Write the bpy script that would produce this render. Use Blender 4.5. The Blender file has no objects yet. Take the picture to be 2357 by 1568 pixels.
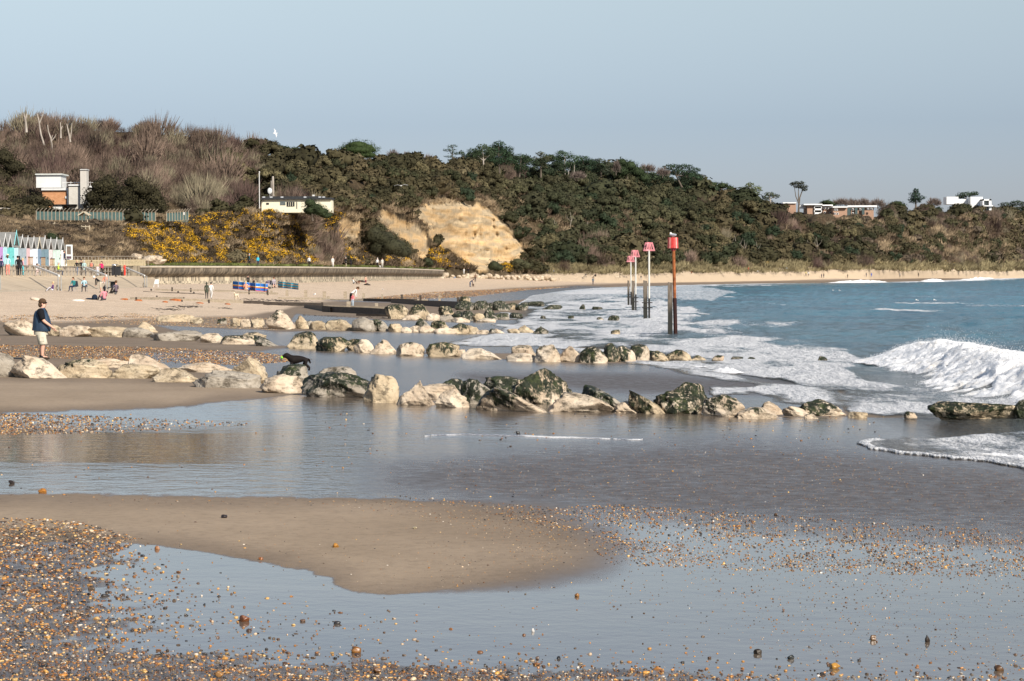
import bpy, bmesh, math, random
import numpy as np
from mathutils import Vector, Matrix, Euler
R = math.radians
random.seed(7); rng = np.random.default_rng(7)
SC = bpy.context.scene
COL = SC.collection
# ---------------------------------------------------------------- camera, world, sun
F, CU, CV = 5565.0, 1178.5, 784.0            # focal length and image centre of the photograph on a 2357 px wide scale
HC = 2.7
cam = bpy.data.objects.new("camera", bpy.data.cameras.new("camera"))
COL.objects.link(cam); SC.camera = cam
cam.data.sensor_width = 36.0; cam.data.lens = 36.0 * F / 2357.0
cam.data.clip_start = 0.5; cam.data.clip_end = 20000
CAMR = Matrix.Rotation(R(90 - 1.513), 3, 'X') @ Matrix.Rotation(R(-0.29), 3, 'Z')
cam.matrix_world = Matrix.Translation((0, 0, HC)) @ CAMR.to_4x4()
SUN_AZ, SUN_EL = 145.0, 34.0
w = bpy.data.worlds.new("World"); SC.world = w; w.use_nodes = True
nt = w.node_tree; nt.nodes.clear()
sky = nt.nodes.new('ShaderNodeTexSky'); sky.sky_type = 'NISHITA'; sky.sun_disc = False
sky.sun_elevation = R(SUN_EL); sky.sun_rotation = R(SUN_AZ)
sky.air_density = 1.0; sky.dust_density = 0.6; sky.ozone_density = 1.5
tc = nt.nodes.new('ShaderNodeTexCoord'); sp = nt.nodes.new('ShaderNodeSeparateXYZ')
nt.links.new(tc.outputs['Generated'], sp.inputs[0])
rp = nt.nodes.new('ShaderNodeValToRGB')
rp.color_ramp.elements[0].position = 0.0; rp.color_ramp.elements[0].color = (0.475, 0.52, 0.80, 1)
rp.color_ramp.elements[1].position = 0.30; rp.color_ramp.elements[1].color = (0.92, 0.84, 0.80, 1)
e = rp.color_ramp.elements.new(0.063); e.color = (0.57, 0.575, 0.72, 1)
e = rp.color_ramp.elements.new(0.115); e.color = (.93, .82, .785, 1)
nt.links.new(sp.outputs[2], rp.inputs[0])
mx = nt.nodes.new('ShaderNodeMix'); mx.data_type = 'RGBA'; mx.blend_type = 'MULTIPLY'; mx.inputs[0].default_value = 1.0
nt.links.new(sky.outputs[0], mx.inputs[6]); nt.links.new(rp.outputs[0], mx.inputs[7])
bg = nt.nodes.new('ShaderNodeBackground'); bg.inputs[1].default_value = 0.102
wo = nt.nodes.new('ShaderNodeOutputWorld')
nt.links.new(mx.outputs[2], bg.inputs[0]); nt.links.new(bg.outputs[0], wo.inputs[0])
SUNV = Vector((math.sin(R(SUN_AZ)) * math.cos(R(SUN_EL)), math.cos(R(SUN_AZ)) * math.cos(R(SUN_EL)), math.sin(R(SUN_EL))))
sl = bpy.data.lights.new("sun", 'SUN'); sl.energy = 5.0; sl.angle = R(0.5); sl.color = (1.0, 0.93, 0.83)
so = bpy.data.objects.new("sun", sl); COL.objects.link(so)
so.rotation_euler = SUNV.to_track_quat('Z', 'Y').to_euler()
SC.view_settings.view_transform = 'Standard'; SC.view_settings.look = 'None'
SC.view_settings.gamma = 1.0; SC.view_settings.exposure = 0.36
SC.cycles.max_bounces = 5; SC.cycles.diffuse_bounces = 2; SC.cycles.glossy_bounces = 3
SC.cycles.transparent_max_bounces = 8; SC.cycles.use_denoising = True
SC.cycles.sample_clamp_indirect = 4.0

# ---------------------------------------------------------------- photograph-to-place mapping
M3 = np.array(CAMR)
def ray(u, v):                                # direction with y = 1
    u = np.asarray(u, float); v = np.asarray(v, float)
    d = np.stack([(u - CU) / F, -(v - CV) / F, -np.ones_like(u + v)], -1) @ M3.T
    return d / d[..., 1:2]
def at(u, v, d):                              # point seen at (u, v) at distance d along Y
    r = ray(u, v) * np.asarray(d, float)[..., None]
    r[..., 2] += HC
    return r
def proj(p):                                  # world -> photograph
    q = (np.asarray(p, float) - np.array([0, 0, HC])) @ M3
    return CU + F * q[..., 0] / -q[..., 2], CV - F * q[..., 1] / -q[..., 2]
SHORE = np.array([(9, -60), (8.5, 20), (7.2, 33.8), (5.7, 38.8), (6, 47), (6.5, 56), (4.3, 73.6), (3, 85), (0, 100), (-1, 140), (0, 250),
    (2, 349), (10, 475), (20, 578), (30, 630), (51, 725), (78, 800), (106, 860), (142, 910), (208, 1155), (402, 1950), (900, 3200), (3000, 6500)], float)
def shore_d(x, y):                            # signed distance to the waterline, land positive
    x = np.asarray(x, float); y = np.asarray(y, float)
    best = np.full(np.broadcast(x, y).shape, 1e18); sg = np.zeros_like(best)
    for a, b in zip(SHORE[:-1], SHORE[1:]):
        e = b - a; L = e @ e
        t = np.clip(((x - a[0]) * e[0] + (y - a[1]) * e[1]) / L, 0, 1)
        dx = x - a[0] - t * e[0]; dy = y - a[1] - t * e[1]; q = dx * dx + dy * dy
        s = np.sign(e[0] * (y - a[1]) - e[1] * (x - a[0]))
        m = q < best; best = np.where(m, q, best); sg = np.where(m, s, sg)
    return np.sqrt(best) * sg
def hashn(i, j, s=0):
    n = (i * 374761393 + j * 668265263 + s * 1442695041) & 0xffffffff
    n = ((n ^ (n >> 13)) * 1274126177) & 0xffffffff
    return ((n ^ (n >> 16)) & 0xffffff) / float(0xffffff)
def vnoise(x, y, s=0):
    x = np.asarray(x, float); y = np.asarray(y, float)
    i = np.floor(x).astype(np.int64); j = np.floor(y).astype(np.int64); fx = x - i; fy = y - j
    fx = fx * fx * (3 - 2 * fx); fy = fy * fy * (3 - 2 * fy)
    a = hashn(i, j, s) * (1 - fx) + hashn(i + 1, j, s) * fx
    b = hashn(i, j + 1, s) * (1 - fx) + hashn(i + 1, j + 1, s) * fx
    return (a * (1 - fy) + b * fy) * 2 - 1
def fbm(x, y, o=4, s=0):
    r = 0; a = 1.0; n = 0
    for k in range(o):
        r = r + a * vnoise(x * 2 ** k + 17.3 * k, y * 2 ** k - 9.1 * k, s + k); n += a; a *= .5
    return r / n
def ground_z(x, y):
    D = shore_d(x, y)
    s = np.interp(y, [0, 300, 475, 800, 3000], [1 / 55., 1 / 48., 1 / 28., 1 / 13., 1 / 13.])
    cap = np.interp(y, [0, 200, 330, 600, 800, 1500], [1.3, 1.2, 1.3, 1.9, 2.3, 4.0])
    z = np.where(D > 0, cap * (1 - np.exp(-D * s / cap * (1 + .35 * D * s / cap))), D / 22.0)
    z = z + np.where(D > 0, .98 * smooth(D, 18, 38) * smooth(y, 110, 190) * (1 - smooth(y, 600, 700)), 0)
    z = z - .14 * np.clip((y - 32.5) / 8.5, 0, 1) * (1 - smooth(y, 42, 50)) * (1 - smooth(x, -5.5, -2.0))
    return np.maximum(z, -6.0)
def gpt(u, v, it=None):                       # point of the beach seen at (u, v), walking out along the line of sight
    r = ray(u, v); rz = -r[..., 2]; one = np.ndim(rz) == 0; d = np.full(np.shape(rz), 6.0)
    for _ in range(it or (110 if one or np.size(rz) < 400 else 40)):
        x = r[..., 0] * d; gap = HC - rz * d - ground_z(x, d)
        d = np.clip(d + gap / (np.maximum(rz, 0) + np.interp(d, [0, 90, 115, 600, 760], [.030, .030, .065, .065, .09])), 4, 4000)
    p = r * d[..., None]; p[..., 2] = ground_z(p[..., 0], p[..., 1]); return p
def sdpoly(px, py, poly, ys=1.0):             # signed distance (inside positive) in photograph pixels
    P = np.array(poly, float); P[:, 1] *= ys; py = py * ys
    ins = np.zeros(px.shape, bool); best = np.full(px.shape, 1e18)
    for a, b in zip(P, np.roll(P, -1, 0)):
        c = ((a[1] > py) != (b[1] > py)) & (px < (b[0] - a[0]) * (py - a[1]) / (b[1] - a[1] + 1e-12) + a[0]); ins ^= c
        e = b - a; t = np.clip(((px - a[0]) * e[0] + (py - a[1]) * e[1]) / (e @ e + 1e-9), 0, 1)
        best = np.minimum(best, (px - a[0] - t * e[0]) ** 2 + (py - a[1] - t * e[1]) ** 2)
    return np.sqrt(best) * np.where(ins, 1, -1)
def smooth(x, a, b):
    t = np.clip((x - a) / (b - a), 0, 1); return t * t * (3 - 2 * t)

# ---------------------------------------------------------------- object helpers
def tag(o, label=None, cat=None, group=None, kind=None):
    if label: o['label'] = label
    if cat: o['category'] = cat
    if group: o['group'] = group
    if kind: o['kind'] = kind
    return o
def link(name, me, mats=None, parent=None):
    o = bpy.data.objects.new(name, me); COL.objects.link(o)
    for m in (mats if isinstance(mats, (list, tuple)) else [mats] if mats else []): me.materials.append(m)
    if parent is not None: o.parent = parent
    return o
def mesh_np(name, V, Fc, smooth_=False, midx=None):
    V = np.asarray(V, np.float32); Fc = np.asarray(Fc, np.int32)
    me = bpy.data.meshes.new(name)
    n, k = Fc.shape
    me.vertices.add(len(V)); me.vertices.foreach_set('co', V.ravel())
    me.loops.add(n * k); me.loops.foreach_set('vertex_index', Fc.ravel())
    me.polygons.add(n); me.polygons.foreach_set('loop_start', np.arange(n, dtype=np.int32) * k)
    me.polygons.foreach_set('loop_total', np.full(n, k, np.int32))
    if smooth_: me.polygons.foreach_set('use_smooth', np.ones(n, bool))
    if midx is not None: me.polygons.foreach_set('material_index', np.asarray(midx, np.int32))
    me.update(calc_edges=True); return me
def vcol(me, name, C):
    C = np.asarray(C, np.float32)
    if C.shape[1] == 3: C = np.concatenate([C, np.ones((len(C), 1), np.float32)], 1)
    a = me.attributes.new(name, 'FLOAT_COLOR', 'POINT'); a.data.foreach_set('color', C.ravel())
def grid_faces(nr, nc):
    i = np.arange(nr - 1)[:, None] * nc + np.arange(nc - 1)[None]; i = i.ravel()
    return np.stack([i, i + 1, i + nc + 1, i + nc], 1)
def empty(name, loc, rz=0.0, parent=None):
    o = bpy.data.objects.new(name, None); COL.objects.link(o); o.location = [float(c) for c in loc]
    o.rotation_euler = (0, 0, rz); o.empty_display_size = .2
    if parent is not None: o.parent = parent
    return o
class MB:                                     # collects simple solids into one mesh
    def __init__(s): s.v = []; s.f = []; s.m = []; s.n = 0
    def add(s, V, Fs, m=0):
        for f in Fs: s.f.append([i + s.n for i in f]); s.m.append(m)
        s.v.extend([tuple(map(float, p)) for p in V]); s.n += len(V); return s
    def box(s, c, d, m=0, rz=0.0, tilt=None):
        hx, hy, hz = d[0] / 2, d[1] / 2, d[2] / 2
        V = [Vector((x, y, z)) for z in (-hz, hz) for x, y in ((-hx, -hy), (hx, -hy), (hx, hy), (-hx, hy))]
        Q = Euler((tilt or (0, 0, rz)), 'XYZ').to_matrix()
        V = [Q @ p + Vector(c) for p in V]
        return s.add(V, [(3, 2, 1, 0), (4, 5, 6, 7), (0, 1, 5, 4), (1, 2, 6, 5), (2, 3, 7, 6), (3, 0, 4, 7)], m)
    def tube(s, pts, rad, n=6, m=0, flat=1.0):
        pts = [Vector([float(c) for c in p]) for p in pts]; rad = rad if isinstance(rad, (list, tuple)) else [rad] * len(pts)
        V = []; Fs = []; ref = Vector((0.31, 0.95, 0.07))
        for i, p in enumerate(pts):
            t = (pts[min(i + 1, len(pts) - 1)] - pts[max(i - 1, 0)]).normalized()
            a = t.cross(ref);
            if a.length < .05: a = t.cross(Vector((1, 0, 0)))
            a.normalize(); b = t.cross(a)
            for k in range(n):
                th = 2 * math.pi * k / n; V.append(p + (a * math.cos(th) + b * math.sin(th) * flat) * rad[i])
        for i in range(len(pts) - 1):
            for k in range(n): Fs.append((i * n + k, i * n + (k + 1) % n, (i + 1) * n + (k + 1) % n, (i + 1) * n + k))
        Fs.append(tuple(range(n - 1, -1, -1))); Fs.append(tuple((len(pts) - 1) * n + k for k in range(n)))
        return s.add(V, Fs, m)
    def beam(s, a, b, w_, h_, m=0):           # rectangular bar from a to b
        a = Vector([float(c) for c in a]); b = Vector([float(c) for c in b]); t = (b - a).normalized(); up = Vector((0, 0, 1))
        x = t.cross(up)
        if x.length < .05: x = Vector((1, 0, 0))
        x.normalize(); z = x.cross(t); V = []
        for p in (a, b):
            for sx, sz in ((-1, -1), (1, -1), (1, 1), (-1, 1)): V.append(p + x * sx * w_ / 2 + z * sz * h_ / 2)
        return s.add(V, [(3, 2, 1, 0), (4, 5, 6, 7), (0, 1, 5, 4), (1, 2, 6, 5), (2, 3, 7, 6), (3, 0, 4, 7)], m)
    def ell(s, c, r, m=0, n=10, k=7, rot=None):
        V = []; Fs = []; Q = Euler(rot).to_matrix() if rot else None
        for i in range(k + 1):
            ph = math.pi * i / k
            for j in range(n):
                th = 2 * math.pi * j / n
                p = Vector((r[0] * math.sin(ph) * math.cos(th), r[1] * math.sin(ph) * math.sin(th), r[2] * math.cos(ph)))
                if Q: p = Q @ p
                V.append(p + Vector([float(q) for q in c]))
        for i in range(k):
            for j in range(n): Fs.append((i * n + j, (i + 1) * n + j, (i + 1) * n + (j + 1) % n, i * n + (j + 1) % n))
        return s.add(V, Fs, m)
    def build(s, name, mats, parent=None, sm=False, bevel=0):
        me = bpy.data.meshes.new(name); me.from_pydata(s.v, [], s.f); me.update()
        me.polygons.foreach_set('material_index', s.m)
        if sm: me.polygons.foreach_set('use_smooth', [True] * len(s.f))
        return link(name, me, mats, parent)

# ---------------------------------------------------------------- materials
class NT:
    def __init__(s, name):
        s.m = bpy.data.materials.new(name); s.m.use_nodes = True; s.t = s.m.node_tree; s.b = s.t.nodes['Principled BSDF']
    def n(s, ty, **kw):
        x = s.t.nodes.new(ty)
        for k, v in kw.items(): setattr(x, k, v)
        return x
    def l(s, a, b): s.t.links.new(a, b)
    def put(s, inp, v):
        if isinstance(v, bpy.types.NodeSocket): s.l(v, inp)
        elif v is not None: inp.default_value = (tuple(v) + (1,) if isinstance(v, (tuple, list)) and len(v) == 3 and len(inp.default_value) == 4 else v)
    def mix(s, f, a, b, bt='MIX'):
        x = s.n('ShaderNodeMix', data_type='RGBA', blend_type=bt); s.put(x.inputs[0], f); s.put(x.inputs[6], a); s.put(x.inputs[7], b); return x.outputs[2]
    def math(s, op, a, b=None, c=None, cl=False):
        x = s.n('ShaderNodeMath', operation=op); x.use_clamp = cl; s.put(x.inputs[0], a); s.put(x.inputs[1], b) if b is not None else 0
        if c is not None: s.put(x.inputs[2], c)
        return x.outputs[0]
    def coord(s, which='Object', scale=(1, 1, 1)):
        c = s.n('ShaderNodeTexCoord'); m = s.n('ShaderNodeMapping'); m.inputs['Scale'].default_value = scale; s.l(c.outputs[which], m.inputs[0]); return m.outputs[0]
    def geo(s, scale=(1, 1, 1)):
        c = s.n('ShaderNodeNewGeometry'); m = s.n('ShaderNodeMapping'); m.inputs['Scale'].default_value = scale; s.l(c.outputs['Position'], m.inputs[0]); return m.outputs[0]
    def noise(s, vec, scale, detail=4, rough=.55):
        x = s.n('ShaderNodeTexNoise'); x.inputs['Scale'].default_value = scale; x.inputs['Detail'].default_value = detail; x.inputs['Roughness'].default_value = rough; s.l(vec, x.inputs['Vector']); return x.outputs[0]
    def ramp(s, f, pts):
        x = s.n('ShaderNodeValToRGB'); el = x.color_ramp.elements
        while len(el) < len(pts): el.new(.5)
        for e_, (p, c) in zip(el, pts): e_.position = p; e_.color = (c if len(c) == 4 else tuple(c) + (1,)) if isinstance(c, (tuple, list)) else (c, c, c, 1)
        s.l(f, x.inputs[0]); return x.outputs[0]
    def attr(s, name):
        x = s.n('ShaderNodeAttribute', attribute_name=name); return x
    def rgb(s, x):
        y = s.n('ShaderNodeSeparateColor'); s.l(x, y.inputs[0]); return y.outputs
    def bump(s, h, strength, dist, normal=None):
        x = s.n('ShaderNodeBump'); x.inputs['Strength'].default_value = strength if not isinstance(strength, bpy.types.NodeSocket) else 1
        if isinstance(strength, bpy.types.NodeSocket): s.l(strength, x.inputs['Strength'])
        x.inputs['Distance'].default_value = dist; s.l(h, x.inputs['Height'])
        if normal is not None: s.l(normal, x.inputs['Normal'])
        return x.outputs[0]
    def done(s, base=None, rough=None, normal=None, **kw):
        s.put(s.b.inputs['Base Color'], base); s.put(s.b.inputs['Roughness'], rough)
        if normal is not None: s.l(normal, s.b.inputs['Normal'])
        for k, v in kw.items(): s.put(s.b.inputs[k.replace('_', ' ')], v)
        return s.m
_mc = {}
def flat(c, rough=.7, var=.25, scale=3.0, bump=0.0, metal=0.0, name=None):   # simple painted or cloth-like material with slight variation
    key = (c, rough, var, scale, bump, metal)
    if key in _mc: return _mc[key]
    t = NT(name or 'surface'); co = t.coord('Object'); n = t.noise(co, scale, 3)
    col = t.ramp(n, [(.3, tuple(x * (1 - var) for x in c)), (.7, tuple(min(1, x * (1 + var * .6)) for x in c))])
    nm = t.bump(t.noise(co, scale * 6, 3), bump, .02) if bump else None
    _mc[key] = t.done(col, rough, nm, Metallic=metal, Specular_IOR_Level=.5 if rough < .6 else .2); return _mc[key]
# ---------------------------------------------------------------- the beach (one sheet) and its zones
BAR1 = [(-900, 1120), (0, 1139), (330, 1141), (900, 1149), (1080, 1163), (1230, 1185), (1330, 1225), (1370, 1260), (1330, 1302), (1215, 1335), (1040, 1358), (900, 1368),
        (830, 1366), (775, 1348), (765, 1330), (690, 1308), (600, 1292), (470, 1272), (360, 1253), (230, 1247), (0, 1250), (-900, 1300)]
BAR2 = [(-900, 860), (0, 868), (620, 880), (700, 905), (610, 918), (520, 918), (430, 934), (250, 943), (0, 949), (-900, 960)]
MUD3 = [(-900, 765), (0, 772), (420, 782), (560, 790), (640, 797), (560, 806), (380, 802), (0, 812), (-900, 812)]
WET_ALL = [(-900, 948), (0, 948), (450, 934), (700, 906), (1000, 925), (1400, 945), (1800, 960), (2500, 965), (3600, 1000), (3600, 3000), (-2000, 3000), (-2000, 948)]
WET2 = [(330, 812), (600, 806), (700, 795), (1000, 815), (1300, 835), (1900, 840), (1950, 960), (1300, 950), (900, 915), (700, 905), (640, 868), (330, 850)]
WET3 = [(360, 748), (640, 762), (1000, 765), (1300, 772), (1300, 815), (1000, 812), (700, 800), (560, 790), (430, 770)]
WET4 = [(680, 722), (900, 738), (1200, 735), (1250, 770), (950, 768), (660, 748)]
WET5 = [(700, 690), (860, 696), (1100, 700), (1200, 690), (1400, 660), (1330, 658), (1180, 668), (1080, 682), (900, 688)]
DRY = [(-900, 600), (-900, 742), (0, 740), (140, 742), (300, 735), (420, 732), (560, 728), (640, 716), (700, 697), (860, 686), (1030, 676), (1150, 664), (1330, 655), (1560, 650), (1800, 646), (2070, 640), (2500, 632), (2500, 560), (1000, 590)]
GRIT = [(900, 1075), (1300, 1035), (1700, 1015), (2000, 1045), (2400, 1085), (3200, 1100), (3200, 1250), (2357, 1245), (1900, 1215), (1500, 1180), (1150, 1155), (900, 1120)]
GRIT2 = [(1060, 862), (1400, 858), (1900, 880), (1900, 905), (1500, 905), (1100, 885)]
BROWNW = [(-900, 990), (0, 1015), (500, 1010), (600, 1045), (420, 1085), (0, 1090), (-900, 1095)]
def bank_density(U, V_):                      # how thickly the near shingle lies
    left = np.exp(-np.maximum(U - np.interp(V_, [1200, 1250, 1350, 1450, 1568], [150, 230, 120, 210, 500]), 0) / np.interp(V_, [1200, 1300, 1500], [60, 95, 190])); bot = np.exp(-np.maximum(1535 + .012 * U - V_ + 12 * fbm(U / 120, V_ / 20, 3, 7), 0) / 17.) * np.interp(U, [0, 1200, 1700, 2357], [1, .85, .30, .32])
    cl = .45 + .85 * smooth(fbm(U / 45, V_ / 12, 4, 31), -.4, .35); gap = 1 - .75 * smooth(V_, 1440, 1470) * (1 - smooth(V_, 1490, 1515)) * smooth(U, 60, 300)
    return np.clip(np.maximum(left, bot) * cl * gap + .010, 0, 1)
def zones(u, v, x, y):
    j = 14 * fbm(u / 90., v / 14., 4, 3); jv = 5 * fbm(u / 60., v / 9., 4, 9)
    U = u + j; V_ = v + jv * np.clip((v - 640) / 250., .15, 1.2)
    def m(poly, s=6, ys=3): return smooth(sdpoly(U, V_, poly, ys), -s, s)
    V_ = V_ + 2.2 * fbm(u / 14., v / 3.5, 3, 33) * np.clip((v - 800) / 250., 0, 1)
    dry = m(DRY, 10, 3)
    wet = np.maximum.reduce([m(WET_ALL, 8), m(WET2, 8), m(WET3, 6), m(WET4, 4), m(WET5, 3)])
    wet *= (1 - smooth(sdpoly(U, V_, BAR1, 3), -7 - 150 * smooth(U, 900, 1400), 7 + 90 * smooth(U, 900, 1400))) * (1 - m(BAR2, 8)) * (1 - m(MUD3, 6))
    grit = np.maximum(m(GRIT, 130), m(GRIT2, 40))
    grit = np.maximum(grit, .95 * smooth(bank_density(U, V_), .22, .8) * smooth(V_, 1200, 1228))
    # streaks of drained sand across the wet flats
    st = smooth(fbm(x / 2.6 + 5, y / .9, 4, 21), .18, .45) * smooth(v, 1000, 1300)
    wet = wet * (1 - .0 * st)
    D_ = shore_d(x, y); dry = dry * np.where(y > 380, smooth(D_ + 2 * fbm(x / 9, y / 25, 3, 6), 4, 11), 1)
    rip = (1 - smooth(V_, 900, 935)) + .55 * smooth(V_, 905, 940) * (1 - smooth(V_, 1150, 1200)) * (.12 + .88 * smooth(U, 420, 900)) + .06
    return wet, dry, grit, np.clip(rip, 0, 1)
def fan(a0, a1, na, ys):
    a = np.linspace(a0, a1, na); A, Y = np.meshgrid(a, ys); return A * Y, Y
ys = np.concatenate([1 / np.linspace(1 / 9., 1 / 420., 760), np.linspace(425, 1400, 70), np.geomspace(1450, 9000, 12)])
aa = np.concatenate([np.linspace(-.6, -.232, 60), np.linspace(-.23, .23, 760), np.linspace(.232, .6, 60)])
A, Y = np.meshgrid(aa, ys); X = A * Y
Z = ground_z(X, Y)
u_, v_ = proj(np.stack([X, Y, Z], -1))
wet, dry, grit, rip = zones(u_, v_, X, Y)
Z2 = Z + dry * (.05 * fbm(X / 2.2, Y / 3.0, 3, 31) + .035 * fbm(X / .55, Y / 1.6, 3, 37)) + (.004 * fbm(X * 1.5, Y * .9, 3, 5) * (1 - wet))
GZ = lambda x, y: ground_z(x, y)
mar = np.clip(np.maximum(smooth(sdpoly(u_ + 25 * fbm(u_ / 150, v_ / 30, 3, 19), v_ + 6 * fbm(u_ / 80, v_ / 20, 3, 20), BAR1, 3), 0, 130) * (1 - .65 * smooth(u_, 850, 1350)), smooth(sdpoly(u_, v_ + 6 * fbm(u_ / 80, v_ / 20, 3, 20), BAR2, 3), 0, 60)), 0, 1)
me = mesh_np('beach', np.stack([X, Y, Z2], -1).reshape(-1, 3), grid_faces(len(ys), len(aa)), True)
vcol(me, 'zone', np.stack([wet.ravel(), dry.ravel(), grit.ravel(), rip.ravel()], 1))
vcol(me, 'margin', np.stack([mar.ravel()] * 3, 1))
t = NT('sand'); P = t.geo(); za = t.attr('zone'); z = t.rgb(za.outputs[0]); rip_ = t.math('MULTIPLY', za.outputs[3], z[0])
n1 = t.noise(P, .35, 6, .6); n2 = t.noise(P, 9, 5, .7); n3 = t.noise(P, 60, 3, .7)
damp = t.ramp(n1, [(.3, (.27, .205, .140)), (.7, (.35, .27, .19))])
dryc = t.ramp(n1, [(.3, (.53, .41, .295)), (.7, (.64, .51, .38))])
wetc = t.ramp(n1, [(.3, (.105, .082, .062)), (.7, (.15, .118, .088))])
mg = t.rgb(t.attr('margin').outputs[0])[0]; damp = t.mix(mg, t.ramp(n1, [(.3, (.17, .128, .090)), (.7, (.235, .18, .128))]), damp); c = t.mix(z[1], damp, dryc); c = t.mix(z[0], c, wetc)
sh = t.ramp(t.noise(P, 1.3, 8, .75), [(.50, 0.), (.62, 1.)])     # shingle patches in the sand
sp_ = t.ramp(n2, [(.35, (.45, .42, .38)), (.5, (1, 1, 1)), (.72, (1.25, 1.2, 1.12))])
c = t.mix(t.math('MULTIPLY', t.math('ADD', t.math('MULTIPLY', z[1], .70), .30), t.math('SUBTRACT', 1, z[0])), c, sp_, 'MULTIPLY')
gr = t.ramp(t.noise(P, 28, 4, .8), [(.36, (.020, .016, .012)), (.5, (.075, .056, .040)), (.64, (.13, .096, .066)), (.80, (.38, .30, .22))])
gm = t.math('MULTIPLY', z[2], t.ramp(t.noise(P, 5, 5, .7), [(.3, .25), (.6, 1.)]))
c = t.mix(t.math('MULTIPLY', gm, .85), c, gr)
ro = t.math('SUBTRACT', .85, t.math('MULTIPLY', z[0], .80)); ro = t.math('ADD', ro, t.math('MULTIPLY', gm, .33), cl=True); ro = t.math('ADD', ro, t.math('MULTIPLY', rip_, .16), cl=True)
hb = t.math('ADD', t.math('MULTIPLY', n3, .3), t.math('MULTIPLY', n2, .5))
bs = t.math('MULTIPLY', t.math('SUBTRACT', 1, z[0]), .5); bs = t.math('ADD', bs, t.math('MULTIPLY', gm, 1.1))
bs = t.math('ADD', bs, .012)
nm = t.bump(hb, bs, .03)
nm = t.bump(t.noise(t.geo((.8, .8, 1)), 3.0, 4, .6), t.math('ADD', .03, t.math('MULTIPLY', rip_, .9)), .06, nm)
spec = t.math('ADD', .25, t.math('MULTIPLY', z[0], .75))
sand_m = t.done(c, ro, nm, Specular_IOR_Level=spec)
beach = link('beach', me, sand_m); tag(beach, kind='structure')

# ---------------------------------------------------------------- the sea
FO = [(985, 806), (1100, 775), (1150, 762), (1180, 742), (1230, 715), (1290, 690), (1400, 683), (1520, 688), (1640, 718), (1560, 738), (1700, 738), (1860, 742), (1700, 758), (1850, 775), (1950, 795), (1985, 820), (1955, 848),
      (1990, 872), (2200, 905), (2357, 930), (2800, 960), (2800, 985), (2357, 950), (2200, 948), (1960, 948), (1930, 925), (1730, 905), (1640, 915), (1640, 895), (1850, 887), (1800, 868), (1620, 852), (1430, 838), (1500, 828), (1600, 822), (1400, 796), (1200, 800)]
FO2 = [(1975, 1020), (2060, 1006), (2180, 1000), (2350, 985), (2900, 980), (2900, 1110), (2357, 1077), (2240, 1060), (2120, 1050), (2030, 1040)]
FO3 = [(1250, 668), (1350, 660), (1560, 655), (1640, 662), (1700, 672), (1640, 690), (1400, 683), (1230, 700), (1180, 690)]
ysw = np.concatenate([1 / np.linspace(1 / 9., 1 / 22., 150)[:-1], 1 / np.linspace(1 / 22., 1 / 150., 420), 1 / np.linspace(1 / 150.5, 1 / 1500., 330)[0:], np.geomspace(1520, 9000, 14)])
aw = np.concatenate([np.linspace(-.16, .225, 860), np.linspace(.226, .9, 90)])
A, Y = np.meshgrid(aw, ysw); X = A * Y
D = shore_d(X, Y)
def swell(x, y):
    z = np.zeros_like(x)
    for k, (lam, ang, amp) in enumerate([(17, 8, .10), (9, -6, .05), (5.2, 22, .055), (3.1, -28, .040), (1.9, 40, .026), (1.3, -12, .018)]):
        a = R(ang); wv = 1 if lam < 6 else 1
        ph = 2 * math.pi / lam * (x * math.cos(a) + y * math.sin(a)) + 2.4 * fbm(x / (lam * 2.5), y / (lam * 5), 2, 40 + k) + k
        z += amp * (1 - np.abs(np.sin(ph / 2)) * 2) * .8
    return z + .05 * fbm(x / 1.6, y / 2.4, 3, 77)
att = smooth(-D, 0, 14)
W = swell(X, Y) * (att * .95 + .05 * smooth(-D, -1, 1)) * np.interp(Y, [0, 150, 500, 1500], [1, 1, .8, .6]) - .035
# the breaking wave
def breaker(x, y, xc, y0, y1, h, wf, wb, soft):
    q = x - xc(y); e = smooth(y, y0 - soft, y0) * (1 - smooth(y, y1, y1 + soft))
    return h * e * np.where(q < 0, np.exp(-(q / wf) ** 2), np.exp(-(q / wb) ** 2))
XC = lambda y: 12.2 + .035 * (y - 60) + .5 * vnoise(y / 7., y * 0, 5)
bk = breaker(X, Y, XC, 38, 73, .60, 1.15, 3.0, 9)
bk2 = breaker(X, Y, lambda y: 8 + .03 * (y - 130), 118, 150, .16, .9, 2.0, 14)
bk3 = breaker(X, Y, lambda y: 27 + .0 * y, 80, 140, .32, 1.2, 3.0, 20)
W = W + bk + bk2 * .8 + bk3
uw, vw = proj(np.stack([X, Y, W * 0], -1))
U = uw + 16 * fbm(uw / 60, vw / 10., 4, 13); Vv = vw + 5 * fbm(uw / 40, vw / 7., 4, 14)
pat = .66 + .9 * fbm(X / 2.6, Y / 9., 4, 141) + .5 * fbm(X / 9., Y / 22., 3, 142) + .5 * fbm(X / .9, Y / 3.2, 3, 143)
fo = np.maximum.reduce([.72 * np.clip(pat, .14, 1.3) * smooth(sdpoly(U, Vv, FO, 3), -14, 20), .46 * np.clip(pat, .5, 1.3) * smooth(sdpoly(U, Vv, FO2, 3), -6, 5), .40 * smooth(sdpoly(U, Vv, FO3, 3), -8, 8)])
edge = np.exp(-(sdpoly(U, Vv, FO2, 3) / 7.) ** 2) * (Vv > 1012)
fo = np.maximum(fo, edge * .98)
fo = np.maximum(fo, .9 * np.exp(-((D + .5 + .8 * fbm(X / 2, Y / 6, 3, 8)) / .8) ** 2) * smooth(fbm(X / 3, Y / 9, 2, 18), -.3, .4))
fo = np.maximum(fo, smooth(bk, .22, .5) * (X < XC(Y) + 1.0)); fo = np.maximum(fo, .0 * bk3)
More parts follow.
